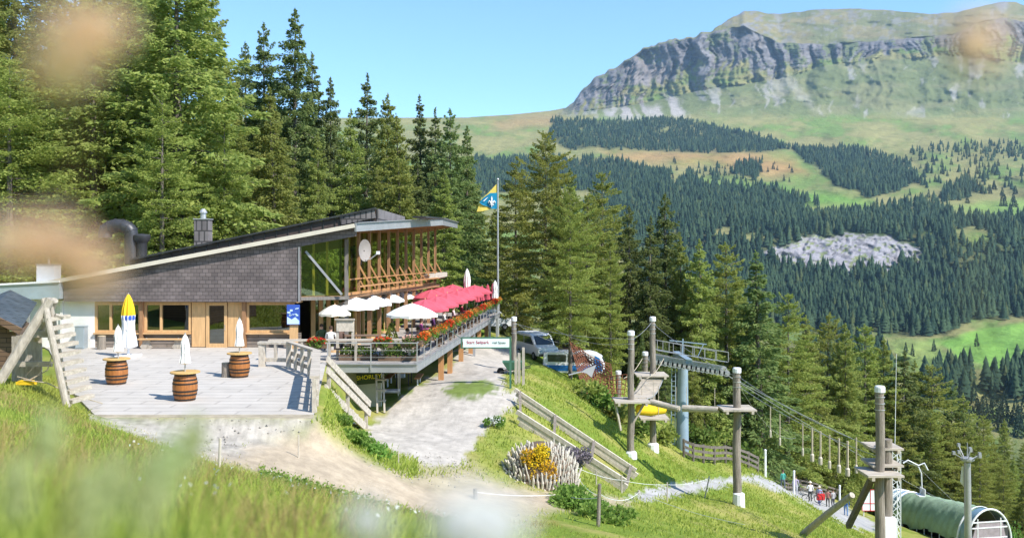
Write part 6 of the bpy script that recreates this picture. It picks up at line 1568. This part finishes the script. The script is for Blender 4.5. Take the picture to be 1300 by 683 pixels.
person('a', on(1074, 78), R(165), 1.78, (.12, .22, .4), (.02, .08, .24), 'person in dark blue with lighter jeans near the tunnel entrance')
seat_cols = [((.03, .03, .06), (.04, .04, .12)), ((.05, .05, .05), (.45, .1, .25)), ((.1, .1, .2), (.75, .75, .75)), ((.03, .03, .03), (.08, .02, .1)), ((.05, .06, .1), (.6, .12, .1)), ((.05, .05, .05), (.65, .62, .6)), ((.1, .1, .1), (.2, .02, .03)), ((.08, .06, .1), (.7, .5, .52)), ((.05, .05, .05), (.03, .03, .09)), ((.05, .05, .05), (.5, .05, .08))]
seat_names = ['navy', 'pink', 'white', 'dark purple', 'orange-red', 'pale grey', 'dark red', 'rose', 'blue-black', 'crimson']
for i, (lg, tpc) in enumerate(seat_cols):
    y = 46.4 + i * 1.75
    person('s', (DL(y) - (.28 if i % 2 == 0 else 1.5), y, 0), R(-84) if i % 2 == 0 else R(96), 1.72, lg, tpc, f'person in a {seat_names[i]} top seated at the tables behind the flower railing', group='guests seated on the deck')
for i, (px, D, rz, tpc, nm) in enumerate(((420, 43.6, 180, (.75, .73, .7), 'white'), (431, 43.9, 200, (.12, .07, .05), 'brown'), (408, 44.8, 20, (.06, .1, .04), 'dark green'), (517, 42.4, 90, (.05, .12, .2), 'blue'), (531, 43.2, -90, (.55, .3, .25), 'salmon'))):
    person('s', (XP(px, D), D, 0), R(rz), 1.72, (.05, .05, .07), tpc, f'person in a {nm} top seated at the front of the deck', group='guests seated on the deck')
# ================================================================ TREES
def conifer_arrays(h, R0, seed, kind='spruce', dens=1.0, t0=.07):
    rg = np.random.default_rng(seed); C = []; Dn = []; S = []; tw = MB()
    larch = kind == 'larch'
    nB = int(h * (13.5 if not larch else 12))
    lean = rg.normal(size=2) * .012 * h
    lobes = rg.random(3) * 6.28
    lump = rg.random(64)
    for i in range(nB):
            k = i; u = (i + rg.random()) / nB
            t = t0 + (.995 - t0) * (u ** .93)
            t = min(.995, t + .010 * math.sin(t * h * 5.2))
            prof = (1 - t) ** .7 * min(1, (t - t0 + .2) / .32) if not larch else math.sin(math.pi * min(1, (1 - t) * .62 + .02)) ** .8 * min(1, (t - t0 + .25) / .35)
            a = i * 2.39996 + rg.normal() * .5
            prof *= .72 + .56 * float(vnoise(a * 1.2 + seed * 3.1, t * h * .42))
            r = R0 * prof * (.72 + .42 * rg.random()) * (1 + .13 * math.cos(2 * a + lobes[0]) + .1 * math.cos(3 * a + lobes[1] + t * 5))
            if rg.random() < (.07 if not larch else .14): r *= .5
            if r < .08: r = .08
            el = R(-26 + 58 * t) if not larch else R(-10 + 42 * t); el += rg.normal() * .15
            n = max(7, int(r * (44 if not larch else 42) * dens * (1 + .8 * t)))
            s = .16 + .84 * rg.random(n) ** .75
            lat = (rg.random(n) - .5) * 2 * (1.1 - s) * (.42 * r + .1)
            droop = (.2 if not larch else .16) * r * (.5 + rg.random())
            rad = r * s; zz = h * t + rad * math.tan(el) - droop * s ** 2 * 1.6 + (.22 * droop * s ** 6 * 3)
            hang = -rg.random(n) ** 1.5 * (.5 if not larch else .34) * (1.2 - s * .5) * min(1, r / 1.2)
            ca, sa = math.cos(a), math.sin(a)
            C.append(np.stack([ca * rad - sa * lat + lean[0] * t, sa * rad + ca * lat + lean[1] * t, zz + hang], 1))
            sg_ = np.sign(lat) * .8
            Dn.append(np.stack([ca - sa * sg_, sa + ca * sg_, np.full(n, -.5 if not larch else -.15)], 1))
            S.append((.28 if not larch else .25) * (.6 + .8 * rg.random(n)) * (1.15 - .4 * t))
            if r > .7 and k % 5 == 0:
                tw.path([(lean[0] * t, lean[1] * t, h * t), (ca * r * .5 + lean[0] * t, sa * r * .5 + lean[1] * t, h * t + r * .5 * math.tan(el) - droop * .4), (ca * r * .9 + lean[0] * t, sa * r * .9 + lean[1] * t, h * t + r * .9 * math.tan(el) - droop * 1.3)], [.05, .03, .01], 4, 0, False)
    m = int(20)
    C.append(np.stack([rg.normal(size=m) * .05 + lean[0], rg.normal(size=m) * .05 + lean[1], h * (.965 + .045 * rg.random(m))], 1)); Dn.append(np.tile([0, 0, 1.5], (m, 1))); S.append(np.full(m, .25))
    return np.concatenate(C), np.concatenate(Dn), np.concatenate(S), tw, lean
def make_tree(name, h, R0, seed, kind, matl, dens=1.0, t0=.07):
    c, d, s, tw, lean = conifer_arrays(h, R0, seed, kind, dens, t0)
    t = thing(name, 'x', 'tree', (0, 0, 0))
    tw.path([(0, 0, -1.2), (0, 0, h * .1), (lean[0] * .5, lean[1] * .5, h * .5), (lean[0], lean[1], h * .99)], [.017 * h, .0145 * h, .008 * h, .02], 9)
    tw.build('trunk', M['bark'], t)
    sprays('crown', c, d, s * 1.05, matl, t, rg=np.random.default_rng(seed + 1), aspect=.38, wild=.5)
    return t
HT = 20.0
PROTO = {
 's0': make_tree('spruce_tree', HT, 4.1, 1, 'spruce', M['spruce']), 's1': make_tree('spruce_tree', HT, 4.8, 2, 'spruce', M['spruce']), 's2': make_tree('spruce_tree', HT, 3.8, 3, 'spruce', M['spruce']),
 'd0': make_tree('spruce_tree', HT, 3.9, 4, 'spruce', M['darkspruce']), 'd1': make_tree('spruce_tree', HT, 3.1, 5, 'spruce', M['darkspruce']),
 'l0': make_tree('larch_tree', HT, 5.0, 6, 'larch', M['larch']), 'l1': make_tree('larch_tree', HT, 4.4, 7, 'larch', M['larch']), 'l2': make_tree('larch_tree', HT, 5.4, 8, 'larch', M['larch'], 1.1), 'h0': make_tree('larch_tree', HT, 5.6, 9, 'larch', M['larch'], 1.0, .24), 'h1': make_tree('spruce_tree', HT, 4.0, 10, 'spruce', M['spruce'], 1.0, .26)}
rt = random.Random(21); used = {}
KN = {'s': 'spruce', 'd': 'dark spruce', 'l': 'larch'}
def tree(key, px, top, D, w, label, group=None):
    if px > 870: w *= 1.22
    x = XP(px, D); z0 = H(x, D) - .1; h = ZP(top, D) - z0; s = h / HT
    if h < 3: h = 6; s = .3
    sc3 = (s * w, s * w, s); p = PROTO[key]; rz = rt.random() * 6.28
    if key not in used:
        used[key] = 1; t = p; t.location = (x, D, z0); t.rotation_euler = (0, 0, rz); t.scale = sc3; ORI[t.name] = Vector((x, D, z0)); t['label'] = label
        if group: t['group'] = group
    else: t = copy_tree(p, (x, D, z0), rz, sc3, label, group)
    if not group and 'group' in t: del t['group']
gl = 'trees of the wood behind the lodge'; gr = 'trees of the wood down the slope'
TR = [
 ('l0', 12, 78, 57, 1.19, 'bright yellow-green larch at the left edge behind the small hut'), ('s1', -40, -70, 62, 1.25, 'tall spruce cut by the left picture edge'), ('s0', 62, -25, 68, 1.31, 'tall spruce rising behind the yellow-green larch'),
 ('s1', 118, -10, 61, 1.25, 'broad spruce behind the white chimney and the curved duct'), ('l1', 165, -60, 70, 1.25, 'pale larch between the two broad spruces left of the chimney'), ('s1', 228, -75, 62, 1.40, 'huge light green spruce towering behind the slate chimney'),
 ('l1', 205, 120, 56, 1.0, 'lower light green larch just behind the vent stack'), ('s0', 283, 60, 74, .9, 'spruce on the right shoulder of the huge tree, its tip against the sky'), ('l1', 285, 150, 60, .9, 'yellowish larch behind the right end of the slate chimney'),
 ('d0', 312, 55, 84, .9, 'dark spruce left of the tallest pair against the sky'), ('d0', 337, 30, 80, .85, 'tall dark spruce, left one of the tallest pair'), ('d0', 373, 12, 77, .95, 'tallest dark spruce, its tip highest against the blue sky'),
 ('s2', 352, 110, 68, 1.1, 'spruce in front of the tallest pair above the raised roof'), ('d1', 398, 70, 84, 1.05, 'dark spruce on the right shoulder of the tallest one'), ('d0', 420, 98, 82, .8, 'dark spruce with a narrow tip behind the roof kink'),
 ('s0', 405, 170, 70, .9, 'mid green spruce standing low behind the roof kink'), ('d1', 463, 96, 88, 1.1, 'slim dark spruce with a lone sharp tip in the gap of sky'), ('s0', 445, 140, 76, .9, 'green spruce between the slim tip and the roof kink'),
 ('s1', 492, 121, 78, .85, 'full green spruce behind the middle of the grey roof edge'), ('s2', 512, 148, 74, 1.0, 'green spruce right of the full one above the roof edge'), ('d1', 537, 122, 92, 1.0, 'dark pointed spruce behind the right end of the roof'),
 ('d1', 553, 138, 90, 1.0, 'dark spruce just right of the pointed one behind the roof end'), ('d0', 573, 139, 82, .95, 'dark full spruce beyond the tip of the lodge roof'), ('d0', 592, 160, 84, .85, 'dark spruce between the roof tip and the flag'), ('s2', 602, 215, 92, 1.1, 'lower spruce left of the flag'),
 ('d1', 530, 200, 80, 1.2, 'spruce low behind the timber posts of the lodge'), ('s2', 562, 220, 77, 1.2, 'spruce low behind the far end of the balcony'),
 ('h0', 692, 172, 75, .78, 'large light green larch right of the flagpole, its dark trunk by the white van'), ('h1', 709, 232, 72, .85, 'tree with a bare grey trunk between the white van and the striped minibus'), ('h0', 724, 240, 62.5, .7, 'high-crowned larch whose bare trunk stands before the striped minibus'), ('l1', 655, 208, 84, 1.0, 'larch close behind the flagpole'), ('s0', 628, 262, 90, .9, 'spruce low behind the flag and pole'), ('l2', 742, 250, 72, .95, 'spreading larch with yellowish drooping boughs above the red net'),
 ('d0', 722, 215, 90, .9, 'darker spruce between the two large larches'), ('l1', 765, 222, 88, .95, 'pale feathery larch with a rounded top right of the large larches'), ('s1', 705, 300, 74, .8, 'lower spruce at the foot of the large larch'), ('l1', 775, 300, 70, .7, 'small larch behind the short capped pole'),
 ('d0', 800, 262, 84, .9, 'dark spruce left of the pair above the rope park'), ('d0', 846, 246, 84, .95, 'dark tall spruce above the tallest rope park pole'), ('d1', 822, 276, 80, 1.1, 'slim dark spruce left of the tall one above the rope park'), ('s2', 868, 300, 82, .9, 'green spruce right above the lift pylon'),
 ('s0', 891, 306, 80, .9, 'green spruce above the right end of the pylon wheels'), ('l1', 922, 312, 84, .85, 'soft green larch right of the pylon wheels'), ('d1', 966, 320, 80, 1.2, 'lone dark narrow spruce standing out before the far rock band'), ('s2', 942, 352, 90, 1.0, 'spruce left of the lone narrow one'),
 ('l1', 1000, 375, 86, .85, 'light larch right of the lone narrow spruce'), ('s0', 1022, 402, 90, .85, 'spruce behind the hanging steps, the left one'), ('l0', 1047, 402, 94, .75, 'larch in the mid of the row above the hanging steps'), ('s1', 1072, 412, 92, .75, 'spruce above the right end of the hanging steps'),
 ('l1', 1098, 416, 97, .85, 'light larch left of the top of the double pole'), ('s2', 1122, 430, 99, 1.0, 'spruce just behind the top of the double pole'), ('d1', 1142, 446, 97, 1.2, 'dark spruce right of the double pole'), ('s0', 1160, 460, 101, .85, 'spruce between the double pole and the mast'),
 ('l1', 1183, 466, 100, .9, 'light larch left of the grey mast'), ('d0', 1206, 482, 104, .8, 'dark spruce behind the crown of the grey mast'), ('s2', 1226, 503, 103, 1.0, 'spruce right of the grey mast'), ('l0', 1250, 528, 100, .7, 'bright young larch right of the mast above the tunnel end'),
 ('s1', 1275, 532, 112, .7, 'spruce near the right picture edge above the tunnel end'), ('l1', 1300, 562, 104, .8, 'low bright larch at the right picture edge'), ('l1', 1244, 566, 92, .8, 'yellow-green low larch directly behind the tunnel end'), ('l0', 1274, 585, 95, .75, 'low bright larch in the gap right of the tunnel end'), ('s2', 1296, 606, 92, 1.0, 'lowest young spruce at the right picture edge'), ('l1', 1216, 560, 100, .8, 'pale young larch between the mast and the tunnel end'),
]
for a in TR: tree(a[0], a[1], a[2], a[3], a[4], a[5])
fill = [('s1', 20, -60, 74, 1.2), ('s1', 95, -60, 76, 1.2), ('s0', 150, -90, 78, 1.3), ('s1', 190, -70, 80, 1.2), ('s0', 252, -40, 72, 1.1), ('s0', -90, -60, 75, 1), ('d0', -10, -40, 80, 1), ('s1', 90, 40, 82, .9), ('d0', 190, 40, 84, 1), ('d1', 260, 120, 82, 1.1), ('s2', 330, 190, 72, 1.1), ('d0', 385, 150, 90, .9), ('s0', 430, 200, 84, .9), ('d1', 475, 180, 90, 1.1), ('d0', 510, 190, 92, .9), ('s2', 545, 190, 98, 1.1), ('s0', 580, 230, 96, .9),
        ('s1', 45, 190, 64, .8), ('s0', 145, 150, 66, .9), ('d0', 240, 180, 68, .8), ('s0', 480, 215, 73, .8), ('s2', 300, 220, 66, .9)]
for k, px, top, D, w in fill: tree(k, px, top, D, w, 'conifer standing deep in the wood behind the lodge, mostly hidden by the trees before it', gl)
fill2 = [('l0', 985, 420, 93, .7), ('s1', 1012, 440, 98, .7), ('l1', 1036, 450, 101, .8), ('s1', 1060, 455, 104, .7), ('l0', 1086, 462, 105, .7), ('s0', 1112, 478, 106, .8), ('l1', 1136, 492, 96, .8), ('s1', 1158, 500, 97, .7), ('l0', 1182, 520, 97, .7), ('s0', 1206, 536, 98, .8), ('l1', 1236, 546, 99, .8), ('s1', 1262, 560, 100, .6), ('s0', 1288, 580, 99, .7), ('d0', 660, 300, 95, .9), ('s0', 745, 320, 95, .9), ('d1', 785, 330, 95, 1.1), ('s1', 830, 340, 92, .8), ('d0', 860, 350, 95, .9), ('s0', 905, 360, 92, .8), ('d0', 930, 400, 100, .8), ('s1', 960, 430, 98, .75), ('d0', 990, 450, 100, .8), ('s0', 1015, 470, 100, .8), ('d0', 1035, 470, 102, .8), ('d1', 1060, 480, 104, 1.1), ('d0', 1085, 490, 102, .8), ('s1', 1110, 500, 106, .7), ('d0', 1135, 510, 106, .8), ('s0', 1165, 520, 108, .8), ('s1', 1190, 540, 106, .7), ('d0', 1215, 550, 110, .8), ('s0', 1240, 560, 112, .8), ('s1', 1265, 575, 108, .6),
         ('d0', 905, 440, 80, .8), ('s0', 880, 420, 78, .7), ('d1', 845, 430, 74, 1.0), ('d0', 815, 420, 72, .7), ('d0', 975, 470, 86, .8), ('s0', 950, 480, 80, .7), ('d0', 1005, 500, 92, .8), ('d0', 1050, 520, 98, .8), ('d1', 1075, 530, 100, 1), ('d0', 1100, 545, 104, .7), ('s0', 1150, 560, 106, .7), ('d0', 1185, 575, 106, .6), ('s0', 1215, 590, 104, .5)]
for k, px, top, D, w in fill2: tree(k, px, top, D, w, 'conifer inside the wood down the slope, mostly hidden by the trees before it', gr)
for k, p in PROTO.items():
    if k not in used:
        for c in list(p.children): bpy.data.objects.remove(c)
        bpy.data.objects.remove(p)
# undergrowth along the wood edge
for i, (px, D, s) in enumerate(((745, 54.5, 1.0), (765, 54, 1.0), (785, 54, .9), (808, 54, .9), (845, 57, 1.0), (885, 60.5, 1.1), (915, 63, 1.1), (945, 66, 1.1), (985, 86, 1.3), (1010, 95, 1.4), (1265, 92, 2.0), (1290, 88, 2.2))):
    bush(px, D, s, s * .8, 500, .3, M['leafgreen'] if i % 2 else M['larch'], 'bushy green undergrowth at the edge of the wood below the conifers', group='undergrowth at the wood edge', nm='undergrowth')

# ================================================================ GRASS
def blades(name, X, Y, hh, ww, matl, label, lean=.35, seed=1):
    rg = np.random.default_rng(seed); n = len(X); Z = Hn(X, Y) - .03
    a = rg.random(n) * 6.28; l = rg.normal(size=(n, 2)) * lean * hh[:, None] + np.array([.12, -.03]) * hh[:, None]
    dx = np.cos(a) * ww * .5; dy = np.sin(a) * ww * .5
    b = np.stack([X, Y, Z], 1); o = np.stack([dx, dy, 0 * dx], 1)
    mid = b + np.stack([l[:, 0] * .35, l[:, 1] * .35, hh * .6], 1); tip = b + np.stack([l[:, 0], l[:, 1], hh], 1)
    V = np.stack([b - o, b + o, mid + o * .75, tip + o * .15, tip - o * .15, mid - o * .75], 1)
    idx = np.arange(n)[:, None] * 6
    Fq = np.concatenate([idx + np.array([0, 1, 2, 5]), idx + np.array([5, 2, 3, 4])], 0)
    o = np_mesh(name, V.reshape(-1, 3), Fq, matl); tag(o, label, 'grass', kind='stuff'); return o
def scatter(n, pxr, Dr, seed, power=1.0):
    rg = np.random.default_rng(seed); px = rg.uniform(pxr[0], pxr[1], n); D = Dr[0] + (Dr[1] - Dr[0]) * rg.random(n) ** power
    return px, D, rg
def keep(px, D, polys, soft=6, seed=0):
    rg = np.random.default_rng(seed); X = (px - CX) * D / F; Z = Hn(X, D); py = YH + (HC - Z) * F / D
    k = np.ones(len(px), bool)
    for poly in polys: k &= pdist(px, py, poly) + rg.normal(size=len(px)) * soft > 0
    k &= pdist(X, D, FLAT) > .25
    return k, X
BARE = [DIRT, GRAVEL, PAVED, WALK]
px, D, rg = scatter(90000, (-150, 1400), (3.2, 26), 31, .8); k, X = keep(px, D, BARE, 7)
g1_ = fbm(X * .5, D * .5, 3); dry = sstep(.5, .64, g1_)
sel = k & (rg.random(len(px)) > dry * .6)
blades('grass', X[sel], D[sel], (.10 + .15 * rg.random(sel.sum()) ** 2) * np.interp(D[sel], [12, 22], [1, .42]) * np.interp(X[sel], [-3, 4], [1.1, .75]), .012 + .0006 * D[sel], M['grass'], 'green meadow grass on the near slope', seed=2)
sel2 = k & ~sel
blades('dry_grass', X[sel2], D[sel2], (.16 + .2 * rg.random(sel2.sum())) * np.interp(D[sel2], [12, 22], [1, .45]), .008 + .0004 * D[sel2], M['drygrass'], 'yellowish seeding grass stalks in the near meadow', .3, 3)
px, D, rg = scatter(60000, (520, 1180), (26, 70), 33, .7); k, X = keep(px, D, BARE + [[(660, 440), (735, 440), (735, 480), (660, 470)]], 3)
k &= ~((pdist(X, D, [(mc.x - 1.4, mc.y - 1.5), (mc.x + 1.4, mc.y - 1.5), (mc.x + 1.4, mc.y + 1.5), (mc.x - 1.4, mc.y + 1.5)]) < 0))
k &= ~((px < 585) & (D > 36)); k &= ~((X < -.8 + (D - 40) * .05) & (D > 38))
blades('slope_grass', X[k], D[k], .08 + .14 * rg.random(k.sum()) ** 2, .02 + .0007 * D[k], M['grass'], 'short mown-looking grass on the bank and lower slope', .4, 4)
for (a_, b_, n_, sd, nm_, lb_) in ((395, 530, 9000, 51, 'bank_grass', 'grass on the steep bank between the terrace fence and the lower path'), (-90, 112, 9000, 52, 'hut_grass', 'grass round the log structure and the small hut')):
    px, D, rg = scatter(n_, (a_, b_), (24, 35.5), sd); k, X = keep(px, D, [DIRT, GRAVEL, PAVED], 3)
    blades(nm_, X[k], D[k], .08 + .16 * rg.random(k.sum()) ** 2, .035 + .02 * rg.random(k.sum()), M['grass'], lb_, .4, sd)
# tall grasses close to the viewer
px, D, rg = scatter(1500, (-60, 300), (.9, 3.4), 35); X = (px - CX) * D / F
sel = rg.random(len(px)) < np.interp(px, [-60, 120, 240, 320], [1, 1, .55, .1])
blades('tall_grass', X[sel], D[sel], np.clip((.34 + .2 * rg.random(sel.sum())) * np.interp(D[sel], [.9, 3.4], [.72, .9]), .1, 1), .006 + .006 * rg.random(sel.sum()), M['grass'], 'tall soft grass right at the foot of the view', .22, 5)
px, D, rg = scatter(700, (300, 700), (1.0, 3.2), 36); X = (px - CX) * D / F
blades('low_grass', X, D, .18 + .14 * rg.random(len(px)), .006 + .004 * rg.random(len(px)), M['grass'], 'shorter grass at the foot of the view', .3, 6)
# small meadow flowers
px, D, rg = scatter(420, (150, 640), (6, 25), 41); k, X = keep(px, D, BARE, 2); k &= fbm(X * .7 + 5, D * .7, 3) > .5
X = X[k]; D = D[k]; Z = Hn(X, D) + .16 + .1 * rg.random(len(X)); n = len(X)
o = sprays('meadow_flowers', np.stack([X, D, Z], 1), np.tile([0, 0, .2], (n, 1)), .03 + .015 * rg.random(n), M['daisy'], rg=rg, aspect=1.0, wild=.6); tag(o, 'tiny white meadow flowers dotted through the near grass', 'flowers', kind='stuff')

# leafy meadow herbs at the foot of the track
px, D, rg = scatter(26000, (330, 620), (14, 25.2), 44, .6); k, X = keep(px, D, [DIRT, GRAVEL], 4); X = X[k]; D = D[k]; n = len(X)
o = sprays('meadow_herbs', np.stack([X, D, Hn(X, D) + .02 + .12 * rg.random(n)], 1), rg.normal(size=(n, 3)), .05 + .05 * rg.random(n), M['weed'], rg=rg, aspect=.8, wild=.5); tag(o, 'broad-leaved green herbs in the meadow along the dirt track', 'herbs', kind='stuff')
# stones along the tracks
px, D, rg = scatter(2600, (180, 700), (23, 36), 45); X = (px - CX) * D / F; py = YH + (HC - Hn(X, D)) * F / D
k = (np.abs(pdist(px, py, DIRT)) < 8) | (pdist(px, py, GRAVEL) < 0) | (pdist(px, py, SANDY) < 0); k &= pdist(X, D, FLAT) > .2
mb = MB()
for x, y in zip(X[k][:600], D[k][:600]):
    r = random.uniform(.012, .04); mb.ball((x, y, H(x, y) + r * .3), r, 5, 3, 0, .6, r * .2)
o = mb.build('gravel_stones', mat('pebble', (.36, .33, .29), .9, .3, 2)); tag(o, 'loose pale stones on the gravel and dirt track', 'stones', kind='stuff')

# flowering stalks right before the viewer (out of focus)
def stalk(name, px, py, D, kind, label, size, lean=0, group='flower stalks close to the viewer'):
    p = P(px, py, D); g = Vector((p.x - lean, D + .05, H(p.x - lean, D + .05))); t = thing(name, label, 'flower', g, group)
    mb = MB(); mb.path([g - Vector((0, 0, .05)), g.lerp(p, .5) + Vector((-lean * .15, 0, .02)), p], [.0012, .0006, .0004], 6); mb.build('stem', M['drygrass'] if kind == 'dock' else M['leafgreen'], t)
    sz = np.array(size); n = 2600 if kind == 'daisy' else 170
    rg_ = np.random.default_rng(int(px + py)); u = rg_.normal(size=(n, 3)); u /= np.linalg.norm(u, axis=1)[:, None]
    c = np.array(p) + u * sz * (rg_.random(n) ** .5)[:, None]
    sprays('flower_head', c, u, .009 * (.6 + .8 * rg_.random(n)), M[kind], t, rg=rg_, aspect=.7)
stalk('seed_stalk', 105, 45, .42, 'dock', 'blurred tan seed head high at the upper left', (.022, .014, .018), .03)
stalk('seed_stalk', 80, 85, .45, 'dock', 'blurred tan seed head just below the upper left one', (.016, .012, .014), .02)
stalk('seed_stalk', 40, 305, .42, 'dock', 'blurred tan seed head before the left end of the lodge', (.026, .015, .013), -.02)
stalk('seed_stalk', 112, 340, .44, 'dock', 'blurred tan seed spray before the left roof end', (.014, .012, .012), .04)
stalk('seed_stalk', 1236, 55, .42, 'dock', 'blurred tan seed head high at the right before the mountain', (.011, .010, .012), -.03)
stalk('white_flower', 606, 668, .45, 'daisy', 'large blurred white blossom at the bottom middle', (.022, .016, .014), .02)
stalk('white_flower', 466, 661, .5, 'daisy', 'smaller blurred white blossom left of the large one', (.009, .008, .007), .01)
for i, (px, py, D) in enumerate(((215, 590, .75), (190, 630, .62), (150, 610, .8), (245, 560, .9), (60, 560, .8), (110, 640, .6), (20, 620, .7))):
    stalk('grass_panicle', px, py, D, 'palegrass', 'soft blurred pale green grass head low at the left', (.012, .012, .03), .02, 'blurred grass heads close to the viewer')

# ================================================================ LIGHT, AIR, CAMERA
cam = bpy.data.cameras.new('camera'); co = bpy.data.objects.new('camera', cam); COL.objects.link(co)
co.location = (0, 0, HC); co.rotation_euler = (R(90), 0, 0); cam.sensor_width = 36; cam.lens = F / 1300 * 36
cam.shift_y = -(341.5 - YH) / 1300; cam.clip_start = .03; cam.clip_end = 30000
cam.dof.use_dof = True; cam.dof.focus_distance = 48; cam.dof.aperture_fstop = 1.25
sc.camera = co
to_sun = Vector((.80 * math.cos(R(46)), -.60 * math.cos(R(46)), math.sin(R(46))))
sl = bpy.data.lights.new('sun', 'SUN'); so = bpy.data.objects.new('sun', sl); COL.objects.link(so)
sl.energy = 4.0; sl.angle = R(.53); sl.color = (1, .955, .88)
so.rotation_euler = (-to_sun).to_track_quat('-Z', 'Y').to_euler(); so.location = to_sun * 100
w = bpy.data.worlds.new('World'); sc.world = w; w.use_nodes = True; t = w.node_tree
sky = t.nodes.new('ShaderNodeTexSky'); sky.sky_type = 'NISHITA'; sky.sun_disc = False
sky.sun_elevation = R(46); sky.sun_rotation = math.atan2(to_sun.x, to_sun.y); sky.altitude = 1800; sky.air_density = 1.0; sky.dust_density = .1; sky.ozone_density = 2.0
bg = t.nodes['Background']; bg.inputs[1].default_value = .15
mx = t.nodes.new('ShaderNodeMix'); mx.data_type = 'RGBA'; mx.blend_type = 'MULTIPLY'; mx.inputs[0].default_value = 1; mx.inputs[7].default_value = (.81, .985, 1.06, 1)
t.links.new(sky.outputs[0], mx.inputs[6]); t.links.new(mx.outputs[2], bg.inputs[0])
# the air of the valley
m = bpy.data.materials.new('haze'); m.use_nodes = True; tt_ = m.node_tree; tt_.nodes.clear()
out = tt_.nodes.new('ShaderNodeOutputMaterial'); pv = tt_.nodes.new('ShaderNodeVolumePrincipled'); pv.inputs['Density'].default_value = HAZE if 'HAZE' in globals() else 4.6e-5
pv.inputs['Color'].default_value = (.5, .75, 1, 1); pv.inputs['Anisotropy'].default_value = .2; tt_.links.new(pv.outputs[0], out.inputs['Volume'])
mb = MB(); mb.box((0, 3400, 600), (9000, 7800, 1560)); hz = mb.build('haze', m); tag(hz, kind='stuff')
vs = sc.view_settings; vs.view_transform = 'Standard'; vs.look = 'None'; vs.exposure = .9; vs.gamma = 1; vs.use_curve_mapping = False
c = sc.cycles; c.use_denoising = True
try: c.denoiser = 'OPENIMAGEDENOISE'
except Exception: pass
c.max_bounces = 6; c.diffuse_bounces = 3; c.glossy_bounces = 3; c.transmission_bounces = 6; c.transparent_max_bounces = 12; c.volume_bounces = 0
c.use_adaptive_sampling = False; c.sample_clamp_indirect = 6
